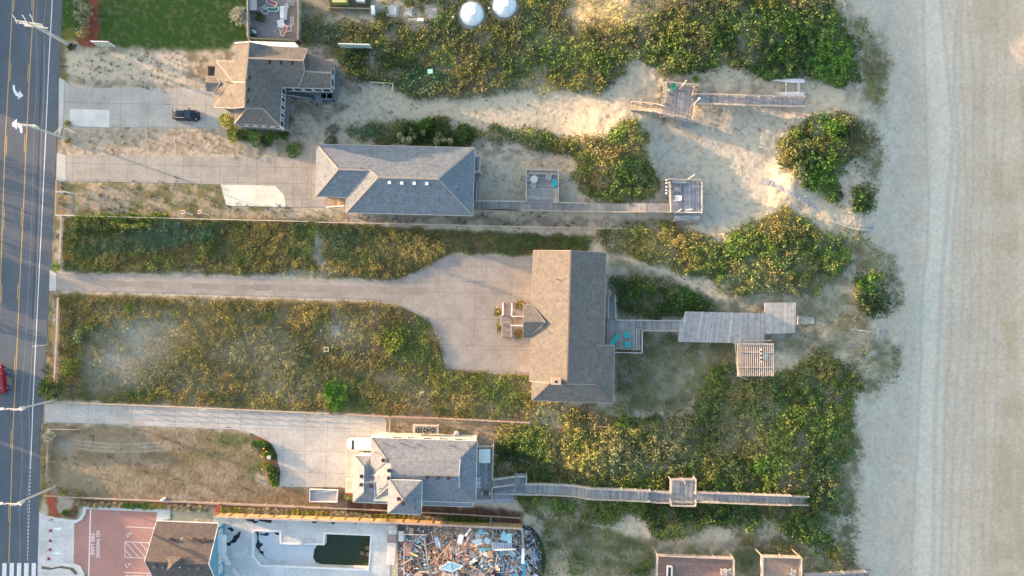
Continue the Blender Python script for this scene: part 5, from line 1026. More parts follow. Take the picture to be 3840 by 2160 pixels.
def lounger(px, py, z, rot, colr, label, L_=1.9, frame=WHITE, slats=True, name='lounger', group=None, cat='lounger', raised=.45, w=.6, z_up=.35):
    c = P(px, py, z); t = thing(name, c, label, cat, group); ca, sa = math.cos(rot), math.sin(rot)
    def f(x, y, zz): return (c.x + x * ca - y * sa, c.y + x * sa + y * ca, z + zz)
    b = MB(); h = L_ / 2
    for s in (-1, 1): b.bar(f(-h, s * w / 2, z_up), f(h * .3, s * w / 2, z_up), .06, .05, frame); b.bar(f(h * .3, s * w / 2, z_up), f(h, s * w / 2, z_up + raised), .06, .05, frame)
    b.bar(f(-h, -w / 2, z_up), f(-h, w / 2, z_up), .06, .05, frame); b.bar(f(h, -w / 2, z_up + raised), f(h, w / 2, z_up + raised), .06, .05, frame); b.build('frame', 'paint', t)
    b = MB(); n = 7
    for i in range(n): x = lerp(-h + .12, h * .25, i / (n - 1)); b.bar(f(x, -w / 2, z_up + .01), f(x, w / 2, z_up + .01), .13, .02, colr)
    b.build('seat', 'cloth', t); b = MB()
    for i in range(4): k = i / 3; x = lerp(h * .38, h * .95, k); b.bar(f(x, -w / 2, z_up + raised * (.1 + .85 * k)), f(x, w / 2, z_up + raised * (.1 + .85 * k)), .12, .02, colr)
    b.build('backrest', 'cloth', t)
    for x in (-h * .8, h * .4):
        for s in (-1, 1): b = MB(); b.bar(f(x, s * w / 2, 0), f(x, s * w / 2, z_up), .05, .05, frame); b.build('leg', 'paint', t)
    return t
lounger(*VL(1143,797), z3, math.radians(50) + math.pi, TQ, 'turquoise lounger on the deck behind the tan roofed house', 1.9, TQ)
d3b = thing('board_platform', G(2740, 1225), 'wide low platform of grey boards on the sand between the walkway and the beach', 'platform')
deck(d3b, [VM(455,237),VM(1255,255),VM(1252,560),VM(388,540)], 2.3, 'y', seed=53, base=(.37,.37,.38), posts=False, amt=.16); deck(d3b, [VM(1258,150),VM(1572,148),VM(1560,450),VM(1262,462)], 2.35, 'y', seed=54, base=(.38,.38,.39), posts=False, name='upper_deck', amt=.16)
deck(d3b, [VM(395,330),VM(455,300),VM(440,543),VM(388,540)], 2.29, 'y', seed=55, base=(.37,.37,.38), posts=False, name='deck_end')
t = thing('board_walk_panel', G(*VN(330,325)), 'pale board panels half buried in the sand right of the wide platform', 'walkway'); b = MB(); q = [G(*VN(*p), .08) for p in [(248,285),(412,290),(408,362),(245,368)]]; planks(b, q[0], q[1], q[2], q[3], .5, (.50,.51,.50), seed=9); b.build('boards', 'wood', t); b = MB(); b.bar(q[0], q[3], .12, .1, WHITE); b.build('edge_board', 'wood', t)
# pergola
pg = thing('pergola', G(2830, 1345), 'pale slatted pergola with leaning corner posts, below the wide board platform', 'pergola')
def MMp(x, y, z): return P(*VM(x, y), z)
zt = 4.7; z0 = gz(2830, 1345)
b = MB(); q = [MMp(1010,590,z0 + .5), MMp(1330,590,z0 + .5), MMp(1330,870,z0 + .5), MMp(1020,870,z0 + .5)]; planks(b, q[0], q[1], q[2], q[3], .18, (.13,.12,.11), seed=61); b.build('floor', 'wood', pg)
for i in range(19): b = MB(); x = lerp(985, 1338, i / 18); b.bar(MMp(x + (2 if i else 0), 556, zt), MMp(x + 2, 888, zt), .10, .09, vary((.62,.54,.50), .08)); b.build('slat', 'wood', pg)
for y in (568, 648, 802): b = MB(); b.bar(MMp(985,y-4,zt + .1), MMp(1345,y,zt + .1), .08, .1, (.55,.48,.44)); b.build('beam', 'wood', pg)
for a, c in [((1010,590),(985,560)), ((1328,600),(1340,560)), ((1020,865),(985,885)), ((1322,860),(1338,885)), ((1000,725),(985,722))]: b = MB(); b.bar(MMp(*a, z0), MMp(*c, zt), .14, .14, (.56,.46,.38)); b.build('post', 'wood', pg)
for a, c, za, zb in [((955,555),(1000,885),zt,z0 + 2.2), ((1000,885),(1095,932),zt,z0 + .8), ((955,552),(985,575),zt,zt), ((965,700),(985,880),zt - 1,zt)]: b = MB(); b.bar(MMp(*a, za), MMp(*c, zb), .1, .1, (.60,.50,.38)); b.build('brace', 'wood', pg)
rail(pg, [MMp(1065,525,z0 + 1.2), MMp(1308,525,z0 + 1.2)], .9, (.52,.47,.43), step=3)
put_chair(*VM(1258,690), z0 + .55, 1.0, TQ, 'turquoise chair under the slats of the pergola'); put_chair(*VM(1115,840), z0 + .55, 2.5, (.62,.48,.22), 'tan chair under the lower left slats of the pergola')
t = thing('hanging_chime', MMp(1222,680,z0 + 2.9), 'white and black striped hanging ornament under the pergola slats', 'ornament')
for k in range(7): b = MB(); b.rbox(MMp(1220, 620 + k * 20, zt + .17), .2, .3, .06, .1, (.80,.85,.80) if k % 2 == 0 else (.05,.05,.05)); b.build('panel', 'paint', t)
# ---- fourth lot: hot tub deck, stairs, long narrow boardwalk
d4 = thing('boardwalk', P(2250, 1850, 0), 'long narrow railed boardwalk with a square lookout right of the pale walled house', 'boardwalk')
z4 = 3.2; NG = (.22,.25,.29)
deck(d4, [VST(60,190),VST(385,175),VST(370,1290),VST(15,1290)], z4, 'y', seed=71, base=NG, name='upper_deck')
def STp(x, y, z): return P(*VST(x, y), z)
rail(d4, [STp(60,170,z4), STp(390,165,z4), STp(375,860,z4)], 1.0, (.42,.38,.34), cap=.2); rail(d4, [STp(372,1020,z4), STp(365,1290,z4), STp(20,1290,z4)], 1.0, (.42,.40,.38))
b = MB()
for k in range(12): t_ = k / 11; p = STp(lerp(395,850,t_), lerp(925,870,t_), lerp(z4, 2.0, t_)); b.rbox(p, .2, 1.3, .05, .12, (.30,.30,.33))
b.build('stair_flight', 'wood', d4); rail(d4, [STp(385,865,z4), STp(850,800,2.0)], .9, (.42,.40,.37)); rail(d4, [STp(380,1020,z4), STp(840,960,2.0)], .9, (.44,.42,.40))
deck(d4, [STp, STp] and [VST(855,760),VST(1085,760),VST(1080,1180),VST(390,1160)], 2.0, 'y', seed=72, base=NG, name='landing')
rail(d4, [STp(850,800,2.0), STp(1085,790,2.0), STp(1080,950,2.0)], .95, (.42,.40,.37)); rail(d4, [STp(400,1150,2.0), STp(1050,1170,2.0)], .95, (.36,.38,.38))
b = MB()
for k in range(11): t_ = k / 10; p = STp(lerp(395,760,t_), 1215, lerp(2.0, .3, t_)); b.rbox(p, .2, 1.1, .05, .0, (.28,.30,.36))
b.build('stair_flight', 'wood', d4)
struct(sheet('patio', [VST(*p) for p in [(10,1300),(640,1270),(760,1170),(880,1170),(900,1370),(20,1375)]], .08, (.40,.42,.46), '').build('patio', 'wood'))
L_, R_ = walk(d4, [(*VST(1060,1065), 2.0), (*VS(240,412), 2.0), (*VS(625,430), 2.1), (*VS(825,465), 2.9), (*VS(1200,478), 2.9), (*VS(1525,495), 2.9), (*VS(1595,505), 2.5), (*VS(1775,510), 2.5)], 38, r_h=.95, seed=73, base=(.27,.285,.31), colr=(.43,.40,.36))
deck(d4, [VT(345,290),VT(630,285),VT(625,585),VT(345,580)], 2.6, 'y', seed=75, base=(.27,.285,.31), name='lookout', zg=.5); rail(d4, [P(*VT(345,445),2.6), P(*VT(348,290),2.6), P(*VT(630,285),2.6), P(*VT(625,450),2.6)], 1.0, (.48,.41,.36)); rail(d4, [P(*VT(345,535),2.6), P(*VT(348,585),2.6), P(*VT(625,590),2.6), P(*VT(630,530),2.6)], 1.0, (.48,.42,.38))
b = MB(); w_ = [P(*VT(*p), 3.05) for p in [(365,540),(610,545),(610,575),(365,570)]]; planks(b, w_[0], w_[3], w_[2], w_[1], .14, WR, seed=7); b.build('bench', 'wood', d4)
walk(d4, [(*VT(625,490), 2.6), (*VT(900,500), 2.6), (*VT(1300,515), 2.5), (*VT(1720,530), 2.4)], 34, r_h=.95, seed=76, base=(.29,.30,.32), colr=(.46,.41,.36), pk=(True, True))
walk(d4, [(*VT(1720,530), 2.4), (*VT(1920,535), 1.6)], 30, r_h=.9, seed=77, base=(.25,.24,.22))
b = MB(); b.tube([P(*VT(490,300),2.7), P(*VT(522,352),3.2)], .05, WHITE); b.build('pole', 'paint', d4)
# hot tub
p = STp(200,365,z4); t = thing('hot_tub', p, 'square hot tub with a pale folded cover on the deck of the pale walled house', 'hot tub'); b = MB()
b.rbox(p, 2.15, 2.15, .8, 0, (.25,.2,.17)); b.build('tub', 'paint', t)
for k in range(2):
    b = MB(); b.rbox((p.x - .55 + .83 * k, p.y, z4 + .8), .52 if k == 0 else 1.42, 2.2, .1, 0, (.62,.72,.72)); c_ = b.build('cover', 'cloth', t); md = c_.modifiers.new('b', 'BEVEL'); md.width = .08; md.segments = 3
b = MB(); b.rbox((p.x + .1, p.y - 1.35, z4), .9, .4, .3, 0, (.3,.33,.35)); b.build('step', 'wood', t)
put_chair(*VST(85,875), z4, 1.57, (.55,.58,.62), 'white framed chair against the house, upper of the pair on the hot tub deck', 'patio_chair', 'chairs on the hot tub deck'); put_chair(*VST(80,985), z4, 1.57, (.55,.58,.62), 'white framed chair against the house, lower of the pair on the hot tub deck', 'patio_chair', 'chairs on the hot tub deck')
p = STp(240,1150,z4); t = thing('barbecue_grill', p, 'dark grill with side shelves in the lower corner of the hot tub deck', 'grill'); b = MB(); b.rbox((p.x,p.y,z4 + .5), .8, .55, .4, 0, (.06,.06,.065)); b.build('hood','gloss',t)
for s in (-1, 1): b = MB(); b.rbox((p.x + s*.6,p.y,z4 + .75), .36, .5, .04, 0, (.35,.34,.32)); b.build('shelf','paint',t)
b = MB(); b.rbox((p.x,p.y,z4), .7, .5, .5, 0, (.1,.1,.1)); b.build('cabinet','paint',t)
# two small brown decks at the bottom edge
for k, (q, lb) in enumerate([([VT(190,1150),VT(1060,1190),VT(1060,1700),VT(170,1700)], 'larger brown deck with a pale railing at the bottom edge, with two white chairs'), ([VT(1390,1165),VT(1830,1180),VT(1830,1700),VT(1385,1700)], 'smaller brown deck with a pale railing at the bottom edge, with one white chair')]):
    t = thing('viewing_deck', G(*q[0]), lb, 'deck'); z5 = 3.6; deck(t, q, z5, 'x', seed=81 + k, base=(.26,.175,.16) if k == 0 else (.30,.24,.20), zg=0, amt=.06); rail(t, [P(*q[3],z5), P(*q[0],z5), P(*q[1],z5), P(*q[2],z5)], 1.0, (.55,.47,.42), pickets=True, step=3.1, cap=.2)
z5 = 3.6
t = thing('storage_box', P(*VT(340,1360), z5), 'long narrow white box frame standing on the larger brown deck', 'box'); b = MB()
a, c, d_, e = [P(*VT(*p), z5 + .6) for p in [(315,1295),(365,1300),(362,1450),(312,1450)]]
for u, v in ((a,c),(a,e),(c,d_),(e,d_)): b.bar(u, v, .16, .6, WHITE)
b.build('frame', 'paint', t); b = MB(); b.face([(a.x,a.y,z5+.3),(e.x,e.y,z5+.3),(d_.x,d_.y,z5+.3),(c.x,c.y,z5+.3)], (.18,.14,.13)); b.build('lining', 'paint', t)
for x, y, lb in [(955,1345,'white chair on the larger brown deck, left one'), (1015,1345,'white chair on the larger brown deck, right one'), (985,1400,'white chair on the larger brown deck, at the picture edge')]: put_chair(*VT(x, y), z5 + .05, 1.7, (.66,.62,.60), lb, 'patio_chair')
put_chair(*VT(1755,1360), z5 + .05, 1.3, (.66,.62,.60), 'white chair alone on the smaller brown deck', 'patio_chair')
# half buried walkways on the beach side
t = thing('buried_walkway', G(3000, 760), 'half buried board walkway curving down to the beach below the heart shaped thicket', 'walkway')
pts = [VI(*p) for p in [(330,590),(420,615),(520,660),(610,710),(690,760),(775,830)]]; b = MB()
for i in range(len(pts) - 1):
    for k in range(6):
        if (i * 6 + k) % 7 == 5: continue
        t0 = k / 6; x, y = lerp(pts[i][0], pts[i+1][0], t0), lerp(pts[i][1], pts[i+1][1], t0); p = G(x, y, .06); b.rbox(p, .22 if i > 2 else .26, 1.0, .05, -.5, vary((.43,.43,.45), .1))
b.build('boards', 'wood', t)
t2 = thing('buried_walkway', G(3180, 850), 'thin pale handrail and buried steps at the beach end of the curving path', 'walkway'); pts = [G(*VI(*p), .5) for p in [(900,915),(960,940),(1040,968),(1110,982),(1230,986)]]; b = MB(); b.tube(pts, .05, WHITE, 6); b.build('handrail', 'paint', t2)
b = MB(); pts2 = [G(*VI(*p), .5) for p in [(1110,945),(1230,955)]]; b.tube(pts2, .04, (.6,.6,.58), 6); b.tube([pts2[-1], pts[-1]], .04, (.6,.6,.58), 6); b.build('handrail', 'paint', t2)
b = MB()
for k in range(4): b.rbox(G(*VI(1195 + 9 * k, 968), .1), .14, 1.0, .05, 0, (.45,.45,.46))
b.build('steps', 'wood', t2)
t3 = thing('buried_walkway', G(3290, 1245), 'low board steps and a fallen rail at the sandy exit below the oval thicket', 'walkway'); b = MB()
for k in range(8): b.rbox(G(*VN(1095 + 9 * k, 425), .06), .1, 1.6, .05, -.1, (.42,.42,.42))
b.build('steps', 'wood', t3); b = MB(); b.tube([G(*VN(*p), .4) for p in [(780,412),(810,418),(920,432),(1050,452)]], .05, (.62,.58,.54), 6); b.build('handrail', 'wood', t3)
t4 = thing('buried_walkway', G(3150, 2150), 'low railed walkway at the bottom edge leading from the brown decks to the beach', 'walkway')
walk(t4, [(*VT(1880,1425), 3.0), (*VT(2200,1420), 2.0), (*VT(2576,1395), 0.6), (*VT(2640,1385), -1.2)], 30, r_h=.8, seed=91, base=(.34,.31,.29), colr=(.45,.41,.38))
# ------------------------------------------------------------------ poles and wires
GR = (.52,.53,.54)
WIRES = []
def pole(base, top, label, arms, group='utility poles beside the road', r=.17, lamp=False, tr=False, z=10.6):
    bp = P(*base, 0); k = (H - 0) / H
    t = thing('utility_pole', bp, label, 'utility pole', group); b = MB(); b.cyl(bp, r, -.3, z, GR, 12, r * .7); b.build('pole', 'paint', t)
    for (za, half, dirv) in arms:
        b = MB(); d_ = Vector((math.cos(dirv), math.sin(dirv), 0)); c = Vector((bp.x, bp.y, za)); b.bar(c - d_ * half + Vector((0,.12,0)), c + d_ * half + Vector((0,.12,0)), .13, .13, (.72,.68,.62)); a_ = b.build('crossarm', 'wood', t)
        for s in (-1, -.35, .35, 1) if half > .8 else (-1, 1):
            q = c + d_ * half * .95 * s; b = MB(); b.cyl(q, .06, za + .05, za + .38, (.85,.83,.80), 8, .04); b.build('insulator', 'gloss', a_)
    return t, bp
A1_ = math.radians(4)
pA, bA = pole((262,172), None, 'tall grey utility pole with many crossarms beside the green lawn', [(10.3,1.9,math.radians(172)),(9.7,1.7,math.radians(176)),(9.0,1.4,math.radians(174)),(8.4,1.7,math.radians(174))], z=10.8)
for k, (dx, dy) in enumerate([(-1.6, 1.0), (-.2, 1.1), (.9, 1.2)]):
    b = MB(); b.tube([(bA.x + dx, bA.y - .1, 10.5), (bA.x + dx - .1, bA.y + .5, 10.6), (bA.x + dx - .45, bA.y + dy, 10.7)], .06, WHITE, 6); b.build('fuse', 'paint', pA)
b = MB(); b.tube([(bA.x + .25, bA.y + .22, 0), (bA.x + .25, bA.y + .22, 8)], .06, (.75,.76,.77), 6); b.build('conduit', 'paint', pA)
POLES = [((257,522), 'thin grey utility pole with a street lamp, beside the turn arrow pointing left'), ((210.6,1499), 'grey utility pole with a street lamp at the corner of the golden lot'), ((207,1825), 'grey utility pole with a street lamp, nearest the crosswalk')]
for bs, lb in POLES:
    t, bp = pole(bs, None, lb, [(10.0,1.2,math.radians(176))], z=10.3)
    b = MB(); b.tube([(bp.x, bp.y, 9.3), (bp.x - .9, bp.y + .05, 9.6), (bp.x - 1.9, bp.y + .1, 9.7)], .05, (.7,.68,.64), 6); b.build('lamp_arm', 'paint', t)
    b = MB(); b.cyl((bp.x + .42, bp.y + .05), .27, 8.5, 9.5, (.62,.63,.62), 14); b.build('transformer', 'paint', t)
    b = MB(); b.rbox((bp.x - 2.2, bp.y + .1, 9.6), .75, .32, .16, 0, (.8,.78,.75)); b.build('lamp_head', 'paint', t)
ps = [P(282,-330,0), bA, P(257,522,0), P(233,1010,0) * 0 + P(235,1000,0), P(210.6,1499,0), P(207,1825,0), P(190,2500,0)]
ps.pop(3)
for zz, dx, r_, lb in [(10.35,1.1,.014,'thin power wire on the crossarms along the road'),(7.2,.2,.022,'thick overhead communication cable strung low along the poles')]:
    b = MB()
    for a, c in zip(ps, ps[1:]):
        n = 8; pts = []
        for i in range(n + 1):
            t_ = i / n; s_ = 4 * t_ * (1 - t_); pts.append((lerp(a.x, c.x, t_) + dx, lerp(a.y, c.y, t_), zz - .5 * s_))
        b.tube(pts, r_, (.30,.32,.34), 4)
    tag(b.build('overhead_wire', 'paint'), lb, 'wire')
# ------------------------------------------------------------------ fences
def fence(name, pts, label, z=0.0, h=.9, colr=(.56,.48,.40), step=2.6, bars=2, cap=.11, cat='fence', m='wood', pickets=False):
    pts = [P(*p, 0) if z == 0 else P(*p, z) for p in pts]; t = thing(name, pts[0], label, cat); rail(t, pts, h, colr, bars=bars, cap=cap, step=step, name='rail', m=m, pickets=pickets); return t
fence('rail_fence', [(302,811),(648,820),(1158,832)], 'long thin wooden fence above the overgrown green strip, left part')
fence('rail_fence', [(1199,835),(1400,838.5),(2100,855),(2405,861)], 'long thin wooden fence below the grey roofed house, right part')
fence('rail_fence', [(220,808),(302,811)], 'short white fence end near the road, joined to the double rail', colr=(.75,.73,.70), h=.9)
fence('rail_fence', [(224,678),(220,806)], 'double rail fence between the road and the sandy lot with red signs', cap=.3, colr=(.36,.31,.26)); fence('rail_fence', [(242,814),(235,989)], 'thin rail fence between the road and the overgrown green strip', cap=.28, colr=(.46,.40,.33)); fence('rail_fence', [(229,1117),(225,1240),(212,1501)], 'long rail fence between the road and the golden brown lot', cap=.28, colr=(.45,.38,.32))
fence('rail_fence', [(212,1504),(700,1524),(1237,1548)], 'low wooden fence with pale posts above the lowest long driveway', h=1.1, colr=(.50,.42,.34)); fence('rail_fence', [(1296,1550),(1465,1558),(1700,1567),(1986,1582)], 'brown wooden fence above the house with pale walls', h=1.2, colr=(.46,.33,.26)); fence('rail_fence', [(1465,1558),(1464,1623)], 'short cross fence between the driveway and the outdoor cooling units', h=1.2, colr=(.48,.35,.27))
fence('rail_fence', [(2236,1594),(2350,1604),(2482,1611)], 'thin rusty rail crossing the scrub above the long boardwalk', h=.9, colr=(.50,.34,.24), bars=1); fence('wire_fence', [(175,1855),(255,1860),(700,1877),(1100,1893),(1400,1908),(1700,1923),(1950,1938)], 'long thin wire fence above the hedge row at the bottom left', h=.8, colr=(.55,.45,.34), bars=1, cap=.07, step=4)
fence('rail_fence', [(186,1655),(183,1784)], 'faint double rail between the road and the brown yard', cap=.25, colr=(.30,.25,.19), h=.6); fence('rail_fence', [(183,1607),(298,1609)], 'single pale rail at the top left corner of the brown yard', h=.5, colr=(.62,.46,.38), bars=1); fence('rail_fence', [(895,520),(895,572)], 'short wooden barrier at the right end of the tracked sand strip', h=.7, colr=(.45,.38,.32), cap=.2)
fence('rope_fence', [(1395,312),(1477,318),(1472,345)], 'thin white rope and post fence on the sandy path near the dark bushes', h=.8, colr=(.78,.76,.70), bars=1, cap=.05); fence('rail_fence', [(210,508),(239,480),(288,499)], 'bent white pipe rail near the turn arrow pointing left', h=.8, colr=(.70,.68,.62), bars=1, cap=.08); fence('wire_fence', [(2215,1961),(2265,1968),(2318,1973),(2470,1979)], 'thin half hidden wire fence in the green scrub below the long boardwalk', h=.9, colr=(.45,.48,.42), bars=1, cap=.06, step=5)
b = MB(); strip(b, [(350,1869),(700,1884),(1000,1898),(1300,1909)], 7, .07, (.40,.31,.28)); struct(b.build('garden_kerb', 'concrete_plain'))
# tan privacy fence along the pool
t = thing('privacy_fence', P(1300, 1960, 0), 'long tan board privacy fence between the hedge row and the pool', 'fence'); b = MB(); fz = 2.2
pts = [P(803,1935,fz), P(1450,1957,fz), P(1958,1980,fz)]; rr = random.Random(4)
for i in range(2):
    a, c = pts[i], pts[i + 1]; n = int((c - a).length / .3)
    for k in range(n):
        q0, q1 = a.lerp(c, k / n), a.lerp(c, (k + 1) / n - .0008); cc = vary((.60,.40,.20), .1, rr); b.hexa([(q0.x,q0.y-.03,-.2),(q1.x,q1.y-.03,-.2),(q1.x,q1.y+.03,-.2),(q0.x,q0.y+.03,-.2)], [(q0.x,q0.y-.03,fz),(q1.x,q1.y-.03,fz),(q1.x,q1.y+.03,fz),(q0.x,q0.y+.03,fz)], cc)
b.build('boards', 'wood', t); b = MB()
for a, c in zip(pts, pts[1:]): b.bar(a + Vector((0,-.12,.02)), c + Vector((0,-.12,.02)), .32, .05, (.50,.38,.32))
b.build('top_cap', 'wood', t)
for k in range(22): q = pts[0].lerp(pts[1], k / 12) if k <= 12 else pts[1].lerp(pts[2], (k - 12) / 9); b = MB(); b.box(q.x-.06,q.x+.06,q.y+.03,q.y+.12,-.2,fz-.05,(.40,.24,.10)); b.build('post', 'wood', t)
e = P(1958,1980,fz); f_ = P(1962,2060,fz); t = thing('privacy_fence', e, 'short grey top rail of the fence at the right end of the debris', 'fence'); b = MB(); b.bar(e, f_, .25, .1, (.42,.36,.32)); b.build('top_cap', 'wood', t); b = MB(); b.bar(e - Vector((0,0,1.1)), f_ - Vector((0,0,1.1)), .05, 2.1, (.30,.25,.2)); b.build('boards', 'wood', t)
# red framed post and white post caps in the hedge row
t = thing('red_gate', P(812,1905,0), "bright red gate frame in the hedge row at the left end of the pool", 'gate'); b = MB()
a, c = P(815,1898,1.6), P(808,1922,1.6); b.bar(a, c, .16, .16, (.55,.04,.04)); b.build('top_bar', 'paint', t)
for q in (a, c): b = MB(); b.bar((q.x,q.y,-.1), q, .14, .14, (.5,.05,.05)); b.build('post', 'paint', t)
t = thing('fence_post', P(608,1877,0), 'white pyramid topped post in the middle of the lower left fence', 'post'); b = MB(); q = P(608,1876,1.1); b.box(q.x-.15,q.x+.15,q.y-.15,q.y+.15,-.2,1.0,WHITE); b.build('post','paint',t); b = MB(); b.cyl(q,.32,1.0,1.3,WHITE,4,.02); b.build('cap','paint',t)
# ------------------------------------------------------------------ cars
def car(px, py, rot, colr, label, L_=4.3, W_=1.8, Hh=1.55, van=False, name='parked_car', z=.07, cat='car'):
    c = P(px, py, z); t = thing(name, c, label, cat); ca, sa = math.cos(rot), math.sin(rot)
    def f(x, y, zz): return (c.x + x * ca - y * sa, c.y + x * sa + y * ca, z + zz)
    h = L_ / 2; w_ = W_ / 2
    if van: prof = [(-h,.7),(-h+.04,1.2),(-h+.15,Hh-.12),(-h+.35,Hh),(h-1.5,Hh),(h-.75,1.25),(h-.15,1.05),(h,.7)]
    else: prof = [(-h,.75),(-h+.1,1.0),(-h+.3,1.2),(-h+.7,Hh-.06),(-h+1.05,Hh),(h-2.1,Hh),(h-1.25,1.04),(h-.4,.92),(h-.1,.78),(h,.6)]
    bm = bmesh.new(); rows = []; xs = sorted(set([-h + L_ * i / 26 for i in range(27)] + [-h + .04, h - .04]))
    for x in xs:
        top = float(np.interp(x, [p_[0] for p_ in prof], [p_[1] for p_ in prof])); rr_ = max(0, (abs(x) - (h - .9)) / .9); wd = w_ * math.sqrt(max(.05, 1 - .62 * rr_ ** 2.2)); belt = min(.92, top - .04)
        cab = top > 1.1; sec = [(-1,.30),(-1,belt*.8),(-.97,belt),(-.82 if cab else -.86, lerp(belt,top,.9)),(-.62,top),(0,top+.03),(.62,top),(.82 if cab else .86, lerp(belt,top,.9)),(.97,belt),(1,belt*.8),(1,.30)]
        rows.append([bm.verts.new(f(x, y * wd, zz)) for y, zz in sec])
    for a, d_ in zip(rows, rows[1:]):
        for i in range(10): bm.faces.new((a[i], a[i + 1], d_[i + 1], d_[i]))
    bm.faces.new(rows[0]); bm.faces.new(list(reversed(rows[-1])))
    bmesh.ops.recalc_face_normals(bm, faces=bm.faces); me = bpy.data.meshes.new('body')
    for v in bm.verts: v.co -= c
    bm.to_mesh(me); bm.free(); me.color_attributes.new('Col', 'FLOAT_COLOR', 'POINT').data.foreach_set('color', np.tile(np.array([*colr, 1], np.float32), len(me.vertices)))
    me.materials.append(M('gloss')); me.shade_smooth(); o = bpy.data.objects.new('body', me); C.objects.link(o); o.parent = t
    def panel(nm, pts, cc=(.015,.02,.03)):
        b = MB(); q = [f(*p) for p in pts]; b.face(q, cc); b.face([Vector(v) - Vector((0,0,.02)) for v in reversed(q)], cc); return b.build(nm, 'gloss', t)
    if not van:
        panel('windscreen', [(h-2.05,-.66*w_,Hh+.02),(h-1.3,-.82*w_,1.10),(h-1.3,.82*w_,1.10),(h-2.05,.66*w_,Hh+.02)], (.04,.07,.10)); panel('rear_window', [(-h+.36,-.58*w_,1.28),(-h+.68,-.52*w_,Hh-.02),(-h+.68,.52*w_,Hh-.02),(-h+.36,.58*w_,1.28)])
        for s in (-1, 1): b = MB(); b.bar(f(-h+.85,s*.66*w_,Hh+.05), f(h-2.1,s*.66*w_,Hh+.05), .05, .05, (.55,.56,.58)); b.build('roof_rail', 'paint', t)
        0 and panel('sunroof', [(-h+1.3,-.4*w_,Hh+.05),(h-2.3,-.4*w_,Hh+.05),(h-2.3,.4*w_,Hh+.05),(-h+1.3,.4*w_,Hh+.05)])
    else:
        panel('windscreen', [(h-1.4,-.75*w_,Hh-.03),(h-.8,-.82*w_,1.32),(h-.8,.82*w_,1.32),(h-1.4,.75*w_,Hh-.03)]); 
    for s in (-1, 1):
        panel('side_window', [(-h+.8,s*.93*w_,1.05),(h-1.7,s*.93*w_,1.05),(h-2.1,s*.80*w_,Hh-.18),(-h+1.0,s*.80*w_,Hh-.18)])
        b = MB(); b.rbox(f(h-1.5,s*(w_+.1),1.0), .18, .24, .16, rot, colr); b.build('wing_mirror', 'gloss', t)
        b = MB(); b.rbox(f(h-.42,s*.66*w_,.84), .20, .22, .08, rot + s * -.6, (.45,.48,.52)); b.build('headlight', 'gloss', t); b = MB(); b.rbox(f(-h+.16,s*.70*w_,.9), .12, .16, .2, rot, (.30,.06,.05)); b.build('tail_light', 'gloss', t)
        for x in (-h+.8, h-.8):
            b = MB(); a_, e_ = Vector(f(x,s*(w_-.2),.32)), Vector(f(x,s*(w_+.02),.32)); b.tube([a_, e_], .33, (.02,.02,.02), 16); wl = b.build('wheel', 'paint', t); b = MB(); b.tube([a_, e_ + (e_-a_)*.06], .19, (.5,.5,.52), 10); b.build('rim', 'metal', wl)
    return t
car(704, 436, math.radians(-2), (.012,.016,.03), 'dark blue small hatchback parked on the upper driveway', 4.35, 1.75)
car(7, 1421, math.radians(98), (.30,.008,.03), 'red car entering the picture at the left edge of the road', 4.7, 1.85, 1.5, name='moving_car', z=.05)
car(1362, 1661, math.pi - .03, (.80,.80,.78), 'white van parked half under the eaves of the pale walled house', 4.9, 1.95, 1.95, van=True)
# golf cart
c = P(1313, 1818, 0); t = thing('golf_cart', c, 'cream open buggy with slatted seats beside the left wall of the pale walled house', 'buggy'); b = MB()
b.rbox((c.x, c.y, .35), 1.3, 2.4, .3, 0, (.62,.58,.50)); b.build('body', 'paint', t)
for k in range(5): b = MB(); b.rbox((c.x + .1, c.y + .9 - .32 * k, .75 + .05 * k), .85, .2, .12, 0, (.48,.42,.36)); b.build('seat_slat', 'paint', t)
for sx in (-1, 1):
    for sy in (-1, 1): b = MB(); b.tube([(c.x + sx * .5, c.y + sy * .8, .25), (c.x + sx * .68, c.y + sy * .8, .25)], .25, (.03,.03,.03), 12); b.build('wheel', 'paint', t)
b = MB(); b.rbox((c.x, c.y - 1.25, .5), 1.2, .25, .45, 0, (.32,.07,.06)); b.build('bonnet', 'paint', t)
# trailer
c = P(1218, 1854, 0); t = thing('utility_trailer', c, 'long open trailer with a white frame and grey bed below the driveway', 'trailer'); L_, W_ = 4.5, 1.95
b = MB(); b.rbox((c.x, c.y, .45), L_ - .1, W_ - .1, .08, -.03, (.36,.37,.39)); b.build('bed', 'paint', t); b = MB()
for (x, y, a, l) in [(0,W_/2,0,L_),(0,-W_/2,0,L_),(L_/2,0,1,W_),(-L_/2,0,1,W_)]: b.rbox((c.x + x, c.y + y, .5), l if not a else .1, .1 if not a else l, .42, -.03, (.72,.68,.70))
b.build('side_frame', 'paint', t)
for s in (-1, 1): b = MB(); b.tube([(c.x,c.y + s*(W_/2 + .08),.3),(c.x,c.y + s*(W_/2 + .24),.3)], .3, (.03,.03,.03), 12); b.build('wheel', 'paint', t)
b = MB(); b.bar((c.x + L_/2, c.y - .1, .5), (c.x + L_/2 + 1.0, c.y, .5), .1, .1, (.1,.1,.1)); b.build('tow_bar', 'paint', t); b = MB(); b.bar((c.x - 1.2, c.y + .55, .6), (c.x + 1.6, c.y + .7, .75), .08, .05, WHITE); b.bar((c.x - 1.5, c.y + .2, .6), (c.x + 1.2, c.y + .82, .7), .07, .05, WHITE); b.build('ramp_pole', 'paint', t)
